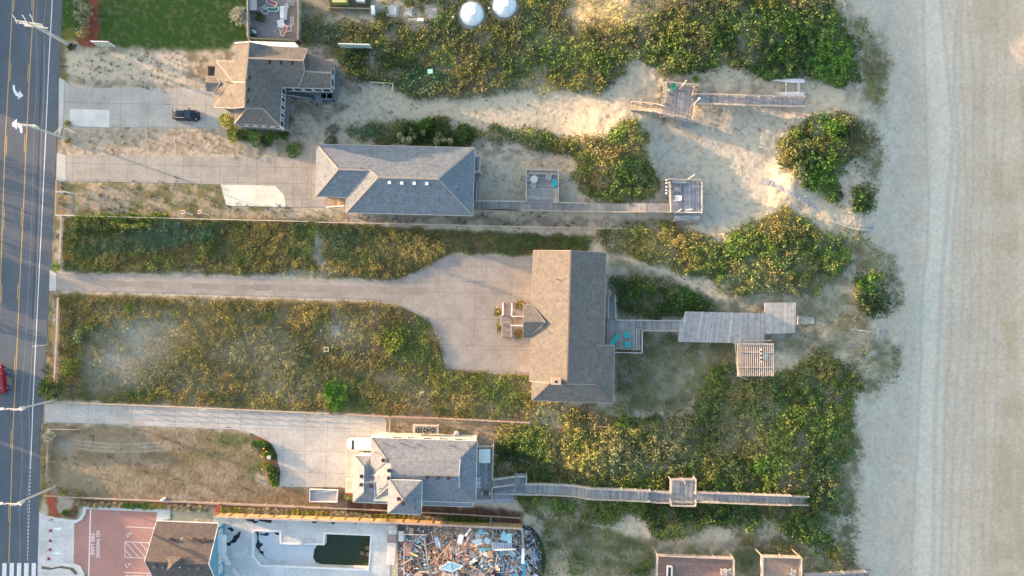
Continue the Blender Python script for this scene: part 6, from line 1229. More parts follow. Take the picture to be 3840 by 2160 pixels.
# cooling units on their platform, propane tank, wall basin
c = P(1598, 1607, 1.6); t = thing('cooling_platform', c, 'raised grey platform carrying three round fans above the pale walled house', 'platform'); b = MB(); b.rbox((c.x,c.y,1.5), 3.9, 1.2, .1, -.03, (.55,.52,.48)); b.build('floor','wood',t)
rail(t, [(c.x-1.95,c.y-.6,1.6),(c.x-1.95,c.y+.65,1.6),(c.x+1.95,c.y+.55,1.6),(c.x+1.95,c.y-.7,1.6)], .8, (.62,.57,.52), step=2)
for s in (-1,1):
    for q in (-1,1): b = MB(); b.box(c.x+1.85*s-.06,c.x+1.85*s+.06,c.y+.5*q-.06,c.y+.5*q+.06,-.2,1.5,WT); b.build('post','wood',t)
for k in range(3):
    q = P(*VQ([888,980,1068][k], 295), 1.6); a = thing('air_conditioner', q, ['left', 'middle', 'right'][k] + ' of the three round fan cooling units on the raised platform', 'cooling unit', 'cooling units on the platform')
    b = MB(); b.rbox(q, 1.0, .95, .8, 0, (.30,.30,.29)); b.build('casing','paint',a); b = MB(); b.cyl(q,.42,2.4,2.44,(.02,.02,.02),20); b.build('fan_opening','paint',a); b = MB()
    for j in range(3): an = j*2.1+k; b.bar((q.x,q.y,2.45),(q.x+.36*math.cos(an),q.y+.36*math.sin(an),2.46),.14,.01,(.22,.22,.22))
    b.build('fan','paint',a)
c = P(*VQ(1360,345), 0); t = thing('gas_tank', c, 'white upright cylinder tank with a red cap above the pale walled house', 'tank'); b = MB(); b.cyl(c,.42,.1,1.3,WHITE,20); b.cyl(c,.42,1.3,1.5,WHITE,20,.25); b.build('tank','paint',t); b = MB(); b.cyl(c,.14,1.5,1.66,(.5,.05,.12),12); b.build('cap','paint',t)
# signs
def board_sign(px0, px1, y, z0, z1, colr, face, label, name='sign_board', cat='sign'):
    a, c = P(px0, y, z1), P(px1, y + (px1 - px0) * .03, z1); t = thing(name, P((px0 + px1) / 2, y, 0), label, cat); b = MB(); b.hexa([(a.x,a.y-.08,z0),(c.x,c.y-.08,z0),(c.x,c.y+.08,z0),(a.x,a.y+.08,z0)], [(a.x,a.y-.08,z1),(c.x,c.y-.08,z1),(c.x,c.y+.08,z1),(a.x,a.y+.08,z1)], colr); b.build('panel','paint',t)
    b = MB(); b.hexa([(a.x+.15,a.y-.1,z0+.12),(c.x-.15,c.y-.1,z0+.12),(c.x-.15,c.y-.085,z0+.12),(a.x+.15,a.y-.085,z0+.12)], [(a.x+.15,a.y-.1,z1-.12),(c.x-.15,c.y-.1,z1-.12),(c.x-.15,c.y-.085,z1-.12),(a.x+.15,a.y-.085,z1-.12)], face); b.build('face','paint',t)
    for q in (a.lerp(c,.12), a.lerp(c,.88)): b = MB(); b.box(q.x-.06,q.x+.06,q.y-.06,q.y+.06,-.2,z0,WHITE); b.build('post','paint',t)
    return t
board_sign(339,404,154,.6,2.8,(.78,.70,.76),(.42,.52,.42),'wide white framed board with a pale green face beside the lawn and round bushes')
t = board_sign(1268,1385,163,.3,2.4,WHITE,(.58,.70,.66),'long blank white board fence panel above the dark bushes, right of the gabled house', 'board_fence', 'fence')
a = P(209,719,2.2); t = thing('notice_board', P(235,720,0), 'thin white two sided board standing edge up beside the road', 'sign'); b = MB(); q = [P(209,719,2.0), P(238,717.5,2.0), P(262,722,2.0)]
for u, v in zip(q, q[1:]): b.bar(u - Vector((0,0,.5)), v - Vector((0,0,.5)), .06, 1.0, WHITE)
b.build('panel','paint',t)
for u in (q[0], q[2]): b = MB(); b.box(u.x-.05,u.x+.05,u.y-.05,u.y+.05,-.2,1.5,WHITE); b.build('post','paint',t)
c = P(175,1293,0); t = thing('road_sign', c, 'small road sign on a thin post leaning over the white edge line', 'sign'); b = MB(); b.cyl(c,.05,0,3.0,(.8,.8,.8),8); b.build('post','paint',t); b = MB(); b.rbox((c.x,c.y,2.3),.7,.05,.75,.1,(.78,.78,.76)); b.build('panel','paint',t)
for (px, py, lb) in [(702,797,'left one of two red and white signs on white legs lying by the long fence'),(763,797,'right one of two red and white signs on white legs lying by the long fence')]:
    c = P(px,py,0); t = thing('yard_sign', c, lb, 'sign', 'red and white signs by the long fence'); b = MB(); b.rbox((c.x-.3,c.y,.75),.55,.55,.06,0,(.80,.75,.75)); b.rbox((c.x-.32,c.y,.81),.40,.28,.02,0,(.55,.02,.05)); b.build('panel','paint',t); b = MB(); b.bar((c.x-.1,c.y,.7),(c.x+.95,c.y-.4,.05),.14,.05,(.75,.72,.75)); b.bar((c.x-.2,c.y+.1,.7),(c.x-.2,c.y+.1,0),.05,.05,WHITE); b.build('leg','paint',t)
# bollard like red cones on the pavement
for k, (x, y) in enumerate([(519,878),(508,993),(504,1096),(503,1184),(489,1275)]):
    c = P(*VO(x, y), .06); t = thing('traffic_cone', c, ['topmost', 'second', 'middle', 'fourth', 'lowest'][k] + ' of the five dark red cones on the pale pavement', 'traffic cone', 'red cones on the pavement'); b = MB(); b.rbox(c,.42,.42,.04,0,(.25,.03,.05)); b.build('base','paint',t); b = MB(); b.cyl(c,.15,.1,.8,(.42,.03,.07),12,.04); b.build('cone','paint',t)
    b = MB(); b.cyl(c,.11,.42,.54,(.8,.75,.75),12,.095); b.build('stripe','paint',t)
# ------------------------------------------------------------------ outrigger frame
t = thing('catamaran', G(2960, 325), 'white catamaran frame of two slim hulls and cross bars beside the long ramp', 'boat')
for (x0, x1, y, nm) in [(892,1100,543,'hull'),(890,1097,632,'hull')]:
    a, c = G(*VD(x0, y - 3), .55), G(*VD(x1, y + 2), .55); b = MB(); n = 12; R_ = []
    for i in range(n + 1):
        u = i / n; w_ = .02 + .34 * math.sin(min(1, u * 1.25) * math.pi * .5) * (1 - .25 * max(0, u - .8) / .2); m_ = a.lerp(c, u); R_.append([(m_.x,m_.y-w_,m_.z+.18),(m_.x,m_.y,m_.z-.28),(m_.x,m_.y+w_,m_.z+.18),(m_.x,m_.y,m_.z+.26)])
    for p_, q_ in zip(R_, R_[1:]):
        for k in range(4): j = (k + 1) % 4; b.face([p_[k], q_[k], q_[j], p_[j]], WHITE)
    b.face(R_[-1], WHITE); b.build(nm, 'gloss', t)
for x in (980, 1060, 1069): b = MB(); b.tube([G(*VD(x,545),.9), G(*VD(x,632),.9)], .055, (.72,.72,.72), 8); b.build('cross_bar', 'paint', t)
b = MB(); b.tube([G(*VD(1095,546),.6), G(*VD(1125,547),.5)], .05, (.6,.6,.6), 6); b.build('rudder', 'paint', t)
b = MB(); c = G(1614, 270, .9); t = thing('box', G(1614,270), 'small pale green box standing in the dark bushes above the sandy path', 'box'); b.rbox(c,.75,.65,.35,.1,(.25,.68,.48)); b.build('box','paint',t); b = MB(); b.rbox((c.x,c.y,c.z+.35),.8,.7,.05,.1,(.35,.80,.60)); b.build('lid','paint',t)
# ------------------------------------------------------------------ white domes, pads, bench, boxes at the top
def dome(cx, cy, r, label):
    px, py = VC(cx, cy); c = G(px, py); t = thing('tank_dome', c, label, 'dome', 'white tank domes'); b = MB(); R_ = r / 2.576 * S; n = 40; prev = None
    for k in range(9):
        a = k / 8; rr_ = R_ * (1 - a * .97); z = c.z + .35 + 1.5 * (1 - (1 - a) ** 2) * .8; ring = [(c.x + rr_ * math.cos(2*math.pi*i/n), c.y + rr_ * math.sin(2*math.pi*i/n), z) for i in range(n)]
        if prev:
            for i in range(n): j = (i+1)%n; b.face([prev[i],prev[j],ring[j],ring[i]], (.78,.84,.88))
        prev = ring
    b.face(prev, (.78,.84,.88)); o = b.build('roof', 'paint', t); b = MB(); b.cyl(c, R_, c.z - .4, c.z + .36, (.70,.76,.78), n); b.build('wall', 'paint', t)
    b = MB(); b.cyl(c, R_*.33, c.z+1.33, c.z+1.56, (.74,.80,.84), 28); b.build('hatch', 'paint', t)
    b = MB(); b.rbox((c.x - .05*R_, c.y + R_*.72, c.z+.95), .7,.16,.12,.1,(.6,.66,.7)); b.build('handle','paint',t); b = MB(); b.rbox((c.x-R_*.68,c.y-R_*.18,c.z+.95),.22,.12,.14,0,(.5,.55,.58)); b.build('vent','paint',t)
dome(952,141,118,'lower left of the two white domed tanks in the scrub at the top'); dome(1267,62,116,'upper right of the two white domed tanks, cut by the top edge')
for i, (x, y, w_, h_, inner, lb) in enumerate([(190,108,118,118,1,'largest square concrete pad with a grey lid, leftmost of three'),(345,122,95,95,1,'middle square concrete pad with a grey lid'),(572,135,90,98,0,'plain pinkish concrete pad nearest the white domes')]):
    px, py = VC(x, y); c = G(px, py); t = thing('concrete_pad', c, lb, 'slab'); b = MB(); b.rbox((c.x,c.y,c.z-.1),w_/2.576*S,h_/2.576*S,.35,-.05,(.46,.43,.37) if inner else (.50,.44,.41)); b.build('slab','concrete_plain',t)
    if inner: b = MB(); b.rbox((c.x,c.y,c.z+.25),w_*.62/2.576*S,h_*.72/2.576*S,.1,-.05,(.50,.54,.57)); b.build('lid','concrete_plain',t)
c = G(*VC(415,218)); t = thing('bench', c, 'grey wooden bench frame in the scrub below the middle concrete pad', 'bench'); b = MB(); b.bar((c.x-1.2,c.y+.25,c.z+.8),(c.x+1.2,c.y+.2,c.z+.8),.25,.06,(.42,.42,.36)); b.build('seat','wood',t)
for s in (-1,1): b = MB(); b.box(c.x+1.15*s-.05,c.x+1.15*s+.05,c.y-.3,c.y+.3,c.z-.2,c.z+.8,(.42,.41,.36)); b.build('leg','wood',t)
c = G(*VC(463,208)); t = thing('box', c, 'white box behind the right end of the grey bench frame', 'box'); b = MB(); b.rbox(c,.9,.45,.9,-.1,WHITE); b.build('box','paint',t); b = MB(); b.rbox((c.x,c.y,c.z+.9),.95,.5,.05,-.1,WHITE); b.build('lid','paint',t)
for x, y, lb in [(766,185,'small white post cap left of the lower white dome'),(1113,100,'small white hooked pipe between the two white domes')]:
    c = G(*VC(x,y)); t = thing('vent_pipe', c, lb, 'pipe'); b = MB(); b.tube([c, c+Vector((0,0,.9)), c+Vector((.15,0,1.0))], .09, WHITE, 8); b.build('pipe','paint',t); b = MB(); b.cyl(c+Vector((.15,0,0)),.14,c.z+.9,c.z+1.05,WHITE,10); b.build('cap','paint',t)
c = G(*VC(787,170)); t = thing('post', c, 'dark wooden post and board left of the lower white dome', 'post'); b = MB(); b.bar(c+Vector((0,1.1,.7)),c+Vector((0,-1.2,.7)),.1,.1,(.16,.11,.08)); b.build('rail','wood',t); b = MB(); b.box(c.x-.06,c.x+.06,c.y-.06,c.y+.06,c.z-.2,c.z+.9,(.2,.14,.1)); b.build('stake','wood',t)
# yard with the yellow green container at the top edge
def VZp(x, y, z): return P(*VZ(x, y), z)
c = VZp(335, 20, 1.5); t = thing('container_bin', (c.x,c.y,0), 'yellow green steel waste container at the top edge of the picture', 'container'); b = MB(); b.rbox((c.x,c.y+.5,.1),2.35,1.5,1.3,0,(.25,.33,.09)); b.build('body','paint',t); b = MB(); b.rbox((c.x,c.y+.5,1.4),2.3,1.45,.08,0,(.50,.52,.24)); b.build('lid','paint',t)
c = VZp(840, 5, 1.0); t = thing('box', (c.x,c.y,0), 'white box right of the yellow green container at the top edge', 'box'); b = MB(); b.rbox((c.x,c.y+.4,0),1.3,1.1,.9,-.05,(.70,.72,.73)); b.build('box','paint',t); b = MB(); b.rbox((c.x,c.y+.4,.9),1.35,1.15,.06,-.05,(.8,.8,.8)); b.build('lid','paint',t)
c = VZp(1145, 235, .9); t = thing('tub', (c.x,c.y,0), 'tall narrow white tub at the corner of the container yard', 'tub'); b = MB(); b.rbox((c.x,c.y,.2),.62,1.45,.7,.06,(.68,.74,.80)); b.build('body','paint',t); b = MB(); b.rbox((c.x,c.y,.9),.5,1.25,.05,.06,(.80,.84,.88)); b.build('lid','paint',t)
fence('board_fence', [VZ(100,20), VZ(125,250), VZ(620,262), VZ(1090,270)], 'low dark fence around the container yard at the top edge', h=1.2, colr=(.24,.25,.19), pickets=True)
struct(sheet('yard', [VZ(120,-200), VZ(130,250), VZ(1080,268), VZ(1080,-200)], .05, (.10,.09,.065), '').build('yard', 'concrete_plain'))
# junk yard beside the lawn
t = thing('board_fence', P(*VU(1000,1180),0), 'weathered board fence around the junk filled patio at the end of the lawn', 'fence'); fz = 1.7
def UP(x, y, z): return P(*VU(x, y), z)
for pts, cc in [([(235,-60),(240,1150),(300,1215)], (.36,.36,.33)), ([(300,1215),(760,1240),(1840,1290)], (.14,.16,.10)), ([(1840,1290),(1860,600),(1850,-60)], (.33,.30,.25))]:
    q = [UP(x,y,fz) for x, y in pts]; b = MB()
    for u, v in zip(q, q[1:]):
        n = max(1,int((v-u).length/.28))
        for k in range(n): a_, c_ = u.lerp(v,k/n), u.lerp(v,(k+.94)/n); b.bar(a_-Vector((0,0,.85)), c_-Vector((0,0,.85)), .05, 1.7, vary(cc,.2))
        b.bar(u, v, .22, .05, vary(cc,.1))
    b.build('boards','wood',t)
    for u in q: b = MB(); b.box(u.x-.08,u.x+.08,u.y-.08,u.y+.08,-.2,fz+.05,vary(cc,.1)); b.build('post','wood',t)
struct(sheet('patio', [VU(260,-300), VU(260,1190), VU(1830,1260), VU(1830,-300)], .06, (.25,.245,.25), '').build('patio','concrete_plain'))
def frame_lounger(x, y, rot, colr, L_, label, z=.1): lounger(*VU(x,y), z, rot, colr, label, L_, (.78,.78,.8), group=None)
frame_lounger(1090,330,math.radians(-3),(.03,.22,.17),1.9,'lounger with green straps and a white frame on the junk filled patio',.3); frame_lounger(1050,120,math.radians(-28),(.32,.08,.10),1.9,'lounger with dark red straps at the top of the junk filled patio',.35)
frame_lounger(1430,1010,math.radians(62),(.45,.18,.16),1.7,'lounger with pink straps at the lower right of the junk filled patio',.45)
c = UP(1380,400,.8); t = thing('mattress_stack', UP(1380,400,0), 'stack of long white loungers piled on the junk filled patio', 'lounger stack')
for k, (dx, dy, r_, l_) in enumerate([(-.35,-.3,.12,1.75),(.25,0,-.06,2.1),(0,.05,.0,2.1),(-.15,0,.06,2.0)]): b = MB(); b.rbox((c.x+dx,c.y+dy,.25+.2*k),.62,l_,.14,r_,(.72,.77,.80)); o = b.build('lounger_shell','paint',t); md = o.modifiers.new('b','BEVEL'); md.width=.06; md.segments=2
c = UP(1310,745,.3); t = thing('square_table', c, 'pale blue white square table top lying below the white lounger stack', 'table'); b = MB(); b.rbox(c,1.1,1.15,.08,.2,(.70,.78,.83)); o = b.build('tabletop','paint',t); md = o.modifiers.new('b','BEVEL'); md.width=.03; b = MB(); b.cyl(c,.06,.06,.3,(.5,.5,.5),8); b.build('leg','paint',t)
t = thing('ladder', UP(1660,670,0), 'short white ladder lying along the right side of the junk filled patio', 'ladder'); b = MB()
for x in (1625,1705): b.bar(UP(x,530,.5),UP(x-5,810,.5),.06,.06,(.72,.70,.68))
b.build('side_rail','paint',t)
for k in range(6): b = MB(); b.bar(UP(1622,545+50*k,.52),UP(1703,545+50*k,.52),.05,.04,(.7,.68,.66)); b.build('rung','paint',t)
t = thing('broken_table', UP(1450,940,0), 'tilted white rectangular table frame at the lower right of the junk filled patio', 'table frame'); b = MB(); q = [UP(1265,890,.7),UP(1630,820,.7),UP(1640,980,.7),UP(1290,1055,.7)]
for u, v in zip(q, q[1:]+q[:1]): b.bar(u,v,.09,.06,WHITE)
b.build('frame','paint',t)
for u in q: b = MB(); b.bar(u,(u.x,u.y,.06),.06,.06,WHITE); b.build('leg','paint',t)
t = thing('broken_chair', UP(700,270,0), 'heap of bent white chair frames near the grey shed roof', 'chair'); b = MB(); b.tube([UP(580,370,.2),UP(600,300,.6),UP(660,240,.8),UP(740,210,.9),UP(840,150,1.0)],.05,WHITE,6); b.build('frame','paint',t); b = MB(); b.tube([UP(680,280,.4),UP(700,380,.5),UP(760,450,.5),UP(900,410,.6)],.06,(.70,.72,.82),6); b.build('armrest','paint',t)
b = MB(); q = [UP(735,240,.7),UP(920,195,.7),UP(940,260,.6),UP(750,320,.6)]; b.face(q,(.42,.42,.50)); b.face([v-Vector((0,0,.03)) for v in reversed(q)],(.4,.4,.45)); b.build('seat','paint',t)
t = thing('parasol_base', UP(880,560,0), 'four armed pale metal stand lying on the junk filled patio', 'stand'); b = MB()
for u, v in [((880,490),(880,560)),((880,560),(850,680)),((760,570),(880,550)),((880,550),(1000,545)),((770,570),(900,440))]: b.bar(UP(*u,.35),UP(*v,.25),.05,.04,(.50,.50,.58))
b.build('arms','paint',t); b = MB(); b.cyl(UP(880,553,0),.05,.06,.5,(.3,.3,.35),8); b.build('tube','paint',t)
t = thing('shed', UP(415,230,0), 'low grey flat roofed shed in the upper left of the junk filled patio', 'shed'); b = MB(); p_ = UP(400,180,1.5); b.rbox((p_.x,p_.y+1.0,0),1.15,3.4,1.45,.03,(.16,.18,.19)); b.build('wall','paint',t); b = MB(); b.rbox((p_.x,p_.y+1.0,1.45),1.3,3.5,.08,.03,(.27,.30,.34)); b.build('roof','paint',t)
t = thing('wall_cabinet', UP(440,1000,0), 'dark cabinet with a grey top in the lower left of the junk filled patio', 'cabinet'); b = MB(); q = [UP(340,880,.0),UP(545,960,0),UP(545,1150,0),UP(350,1160,0)]; b.prism([(v.x,v.y) for v in q],.05,.7,(.06,.07,.08)); b.build('body','paint',t); b = MB(); q = [UP(375,920,.72),UP(525,975,.72),UP(525,1090,.72),UP(378,1025,.72)]; b.prism([(v.x,v.y) for v in q],.7,.74,(.45,.47,.45)); b.build('top','paint',t)
for x, y, lb, a in [(1500,185,'white crate at the top right of the junk filled patio',.4)]: c = UP(x,y,.6); t = thing('crate', c, lb, 'crate'); b = MB(); b.rbox((c.x,c.y,.3),.4,.6,.4,a,(.72,.72,.76)); b.build('body','paint',t); b = MB(); b.rbox((c.x,c.y,.7),.3,.5,.02,a,(.4,.4,.42)); b.build('rim','paint',t)
t = thing('pipe', UP(1200,860,0), 'bent white pipe pieces on the floor of the junk filled patio', 'pipe'); b = MB(); b.tube([UP(1130,855,.15),UP(1230,840,.2),UP(1210,900,.15),UP(1170,940,.12)],.04,WHITE,6); b.build('elbow','paint',t); b = MB(); b.tube([UP(1070,960,.12),UP(1150,1045,.12)],.035,WHITE,6); b.build('length','paint',t)
for k in range(5): 
    c = UP(1600,15+30*k,.5+.1*k)
    if k == 0: t = thing('bench', c, 'stack of grey boards in the upper right corner of the junk filled patio', 'board stack')
    b = MB(); b.rbox((c.x,c.y,.3),1.3,.14,.06,-.02,(.26,.28,.32)); b.build('board','wood',t)
# ------------------------------------------------------------------ porch and odds
c = P(*VB(250,715), 1.0); t = thing('planter_box', P(*VB(250,715),0), 'open box with a pale rim against the left gable of the upper left house', 'box'); b = MB()
q = [P(*VB(*p),1.2) for p in [(208,662),(290,662),(282,768),(208,768)]]
for u, v in zip(q,q[1:]+q[:1]): b.bar(u-Vector((0,0,.5)),v-Vector((0,0,.5)),.1,1.1,(.40,.33,.28)); 
b.build('side','wood',t); b = MB(); b.prism([(v.x,v.y) for v in q],.1,.2,(.28,.22,.20)); b.build('floor','wood',t)
t = thing('outdoor_stairs', P(*VB(1130,940),0), 'dark wooden outdoor stairs below the right wing of the upper left house', 'stairs'); b = MB()
for k in range(16): u = k/15; c = P(*VB(lerp(990,1270,u),lerp(925,965,u)),lerp(3.2,.3,u)); b.rbox(c,.26,1.5,.05,-.12,(.12,.14,.165))
b.build('stair_flight','wood',t); rail(t,[P(*VB(975,960),3.2),P(*VB(1275,1010),.3)],.95,(.26,.28,.30)); rail(t,[P(*VB(985,900),3.2),P(*VB(1290,925),.3)],.95,(.24,.26,.28))
deck(h1, [VB(955,905),VB(1020,975),VB(1010,1300),VB(930,1290)], 3.0, 'y', name='porch', base=(.16,.19,.23)); slab('patio', [VB(1270,890),VB(1345,900),VB(1370,1030),VB(1285,1020)], .08, (.33,.37,.41), 'concrete_plain')
t = thing('outdoor_shower', P(*VB(1420,960),0), 'dark open topped enclosure at the lower right corner of the upper left house', 'enclosure'); q = [P(*VB(*p),2.1) for p in [(1345,915),(1470,915),(1468,995),(1345,990)]]; b = MB()
for u, v in zip(q,q[1:]+q[:1]): b.bar(u-Vector((0,0,1.0)),v-Vector((0,0,1.0)),.08,2.1,(.10,.13,.15)); b.bar(u,v,.14,.06,(.48,.52,.53))
b.bar((q[0]+q[1])/2,(q[2]+q[3])/2,.1,.08,(.42,.40,.38)); b.build('walls','wood',t); b = MB(); b.prism([(v.x,v.y) for v in q],.08,.14,(.015,.02,.022)); b.build('floor','wood',t)
deck(h1, [VB(1480,690),VB(1530,760),VB(1512,1040),VB(1490,1000)], 2.6, 'y', name='side_deck', base=(.13,.17,.20))
t = thing('porch_steps', P(*VF(1460,620),0), 'wooden porch steps with white rails at the lower left corner of the grey roofed house', 'steps'); b = MB(); q = [P(*VF(*p),1.0) for p in [(1375,575),(1535,580),(1530,655),(1375,660)]]; planks(b,q[0],q[1],q[2],q[3],.2,(.50,.36,.24),seed=44); b.build('treads','wood',t); rail(t,[P(*VF(1370,668),.3),P(*VF(1535,655),1.0)],.8,(.78,.74,.66)); rail(t,[P(*VF(1360,568),.3),P(*VF(1540,572),1.0)],.8,(.70,.55,.40))
c = G(1224,1310); t = thing('metal_frame', c, 'small white metal frame standing in the middle of the golden brown lot', 'frame'); q = [G(*VK(*p),.7) for p in [(1383,598),(1425,598),(1425,638),(1383,638)]]; b = MB()
for u, v in zip(q,q[1:]+q[:1]): b.bar(u,v,.07,.07,(.72,.70,.66))
b.build('top_bar','paint',t)
for u in q: b = MB(); b.bar(u,(u.x,u.y,0),.05,.05,(.7,.68,.62)); b.build('leg','paint',t)
c = G(1259,1240); t = thing('concrete_pad', c, 'small square hatch on bare sand in the golden brown lot', 'slab'); b = MB(); b.rbox((c.x,c.y,-.05),1.5,1.6,.12,0,(.33,.34,.34)); b.build('slab','concrete_plain',t); b = MB(); b.rbox((c.x,c.y,.07),1.0,.12,.03,0,(.5,.5,.5)); b.build('handle','paint',t)
t = thing('hose_coils', G(1180,1556), 'row of small pale rings and tools lying along the fence by the driveway', 'rings'); b = MB()
for x, y, r_ in [(1303,1281,.2),(1328,1280,.15),(1255,1283,.15),(1215,1278,.12),(1190,1280,.12)]: q = P(*VK(x,y),.15); b.tube([q+Vector((r_*math.cos(a),r_*math.sin(a),0)) for a in [k*math.pi/5 for k in range(11)]],.035,(.72,.66,.58),5)
b.build('rings','paint',t); b = MB(); b.tube([P(*VK(1205,1275),.1),P(*VK(1245,1258),.3)],.03,(.3,.2,.15),5); b.build('handle','wood',t)
for x, y, cc, lb, nm in [(298,500,(.62,.30,.10),'left orange ball in the planted island by the driveway','ball'),(360,567,(.65,.33,.10),'right orange ball in the planted island by the driveway','ball')]:
    c = P(940 + x/6.04, 1600 + y/6.04, .75); t = thing(nm, c, lb, 'ball'); b = MB(); n=10
    for k in range(6): a0,a1=math.pi*k/6-math.pi/2,math.pi*(k+1)/6-math.pi/2; b.cyl(c,.16*math.cos(a0)+.001,c.z+.16*math.sin(a0),c.z+.16*math.sin(a1),cc,12,.16*math.cos(a1)+.001,cap=False)
    b.build('ball','gloss',t,smooth=True); b = MB(); b.cyl((c.x,c.y),.015,.2,.6,(.2,.2,.2),6); b.build('stake','paint',t)
c = P(940+415/6.04,1600+697/6.04,.9); t = thing('bird_bath', c, 'round white bird bath in the planted island by the driveway', 'bird bath'); b = MB(); b.cyl(c,.08,.05,.85,(.6,.58,.54),10); b.build('pedestal','paint',t); b = MB(); b.cyl(c,.15,.8,.95,(.8,.78,.74),20,.3); b.build('bowl','paint',t); b = MB(); b.cyl(c,.22,.951,.955,(.45,.45,.40),16); b.build('basin','gloss',t)
# pool side things
c = P(*VP(1540,585), .1); t = thing('towel', c, 'crumpled pale lilac towel on the edge of the drained pool', 'towel'); b = MB(); rr = random.Random(8)
for k in range(9): b.rbox((c.x-.9+.22*k,c.y-.2+.05*k,.13),.34,.35+.1*rr.random(),.05+.1*rr.random(),.25+rr.uniform(-.3,.3),vary((.50,.52,.62),.2,rr))
tag(b.build('cloth','cloth',t),'','') if False else b.build('cloth','cloth',t); b = MB(); b.rbox((c.x+.9,c.y+.15,.14),.5,.55,.05,.2,WHITE); b.build('folded_end','cloth',t)
t = thing('lounger', P(*VP(655,985),.06), 'white slatted lounger at the left end of the pool deck, at the picture edge', 'lounger'); bpy.data.objects.remove(t); lounger(*VP(650,985), .08, math.radians(-50), (.72,.74,.76), 'white slatted lounger at the left of the pool, at the picture edge', 1.9, WHITE)
for k, (x, y, lb) in enumerate([(2262,733,'leftmost of three sunken brown chairs in the dark pool water'),(2328,668,'uppermost of three sunken brown chairs in the dark pool water'),(2335,745,'rightmost of three sunken brown chairs in the dark pool water')]):
    c = P(*VP(x,y),-1.25); t = thing('sunken_chair', c, lb, 'chair', 'chairs in the pool water'); b = MB(); b.rbox((c.x,c.y,-1.3),.62,.65,.14,.1*k,(.19,.15,.12)); b.build('seat','paint',t); b = MB(); b.rbox((c.x,c.y+.33,-1.3),.62,.08,.4,.1*k,(.13,.10,.08)); b.build('backrest','paint',t)
rg = np.random.default_rng(4); N_ = 1400; px = rg.uniform(0,1,N_)**.6; q = []
for i in range(N_): x = 2180 + 170*px[i]; y = rg.uniform(520,895); p_ = P(*VP(x,y),-1.235); q.append((p_.x,p_.y,p_.z))
co = blades(np.array(q), rg.uniform(0,6.28,N_), rg.uniform(0,.25,N_), rg.uniform(.08,.2,N_), rg.uniform(.05,.1,N_), rg.uniform(-.3,.3,N_)); tag(quads_obj('floating_leaves', co, A_((.07,.085,.045))*rg.uniform(.4,1.5,N_)[:,None]), 'layer of floating leaves on the dark pool water', 'leaves', kind='stuff')
# ------------------------------------------------------------------ the heap of debris
def XP(x, y, z): return P(*VX(x, y), z)
def YP(x, y, z): return P(*VY(x, y), z)
rr = random.Random(12)
CL = [((.70,.72,.74),11),((.40,.30,.24),12),((.30,.50,.62),7),((.12,.36,.52),3),((.55,.38,.28),10),((.30,.25,.23),9),((.05,.05,.07),6),((.45,.43,.43),9),((.62,.50,.40),6),((.60,.26,.20),2),((.30,.34,.30),3)]
pool_c = [c for c, n in CL for _ in range(n)]
def heap_h(u, v): return 1.7 * math.exp(-((u - .62) / .36) ** 2) * min(1, max(.15, v * 2.2)) + .1
b = MB(); 
def dpt(): 
    while True:
        px, py = rr.uniform(1500, 2012), rr.uniform(1972, 2215); u, v = (px - 1500) / 512, (py - 1972) / 240
        if u > .9 and rr.random() < .55: continue
        if u < .25 and rr.random() < .7: continue
        if (px - 1955) > 0 and ((px - 1955) / 66) ** 2 + ((py - 2110) / 125) ** 2 > 1: continue
        return px, py, u, v
base = [P(*p, 0) for p in [(1492,1966),(1800,1974),(1956,1984),(2000,2010),(2026,2070),(2030,2130),(2015,2220),(1492,2220)]]
b.prism([(p.x, p.y) for p in base], -.1, .09, (.13,.115,.11))
for k in range(3300):
    px, py, u, v = dpt(); z = heap_h(u, v) * rr.uniform(.3, 1.05); c = P(px, py, z); a = rr.uniform(0, 3.14); cc = vary(rr.choice(pool_c), .3, rr)
    if u > .5 and rr.random() < .3: cc = vary(rr.choice([(.35,.55,.68),(.60,.66,.72),(.16,.38,.55),(.74,.78,.80)]), .25, rr)
    if .2 < u < .55 and rr.random() < .4: cc = vary(rr.choice([(.50,.33,.22),(.62,.45,.32),(.42,.30,.24)]), .25, rr)
    tlt = rr.uniform(-.45, .45); kind = rr.random()
    if kind < .5: l = rr.uniform(.5, 2.0) * (1.7 if rr.random() < .2 else 1); d_ = Vector((math.cos(a), math.sin(a), tlt)) * l / 2; b.bar(c - d_, c + d_, rr.uniform(.05, .16), .05, cc)
    elif kind < .85:
        big = rr.random() < .16; l, w_ = (rr.uniform(.7, 1.6), rr.uniform(.4, .9)) if big else (rr.uniform(.2, .65), rr.uniform(.12, .4)); d_ = Vector((math.cos(a), math.sin(a), tlt)) * l / 2; b.bar(c - d_, c + d_, w_, .03, cc)
    else: b.rbox(c, rr.uniform(.12, .4), rr.uniform(.1, .3), rr.uniform(.05, .25), a, cc)
tag(b.build('debris_heap', 'junk'), 'big heap of smashed boards, panels and rubble at the end of the pool', 'debris', kind='stuff')
b = MB()
for k in range(220):
    a = rr.uniform(-1.5, 1.5); q = rr.uniform(.9, 1.12); px, py = 1955 + 68 * q * math.cos(a), 2105 + 128 * q * math.sin(a)
    b.rbox(P(px, py, .06), rr.uniform(.05,.18), rr.uniform(.05,.14), .05, a, vary(rr.choice([(.75,.78,.80),(.08,.08,.1),(.3,.4,.5)]), .2, rr))
tag(b.build('debris_scatter', 'junk'), 'small scraps scattered round the right end of the debris heap', 'debris', kind='stuff')
t = thing('soil_bank', P(1990,2060,0), 'dark wet ground round the right end of the debris heap', 'soil'); bpy.data.objects.remove(t)
struct(sheet('soil', [(1958,1975),(1990,1972),(2020,2005),(2040,2050),(2048,2105),(2040,2160),(2030,2230),(1950,2230)], .05, (.045,.05,.04), '').build('soil', 'concrete_plain'))
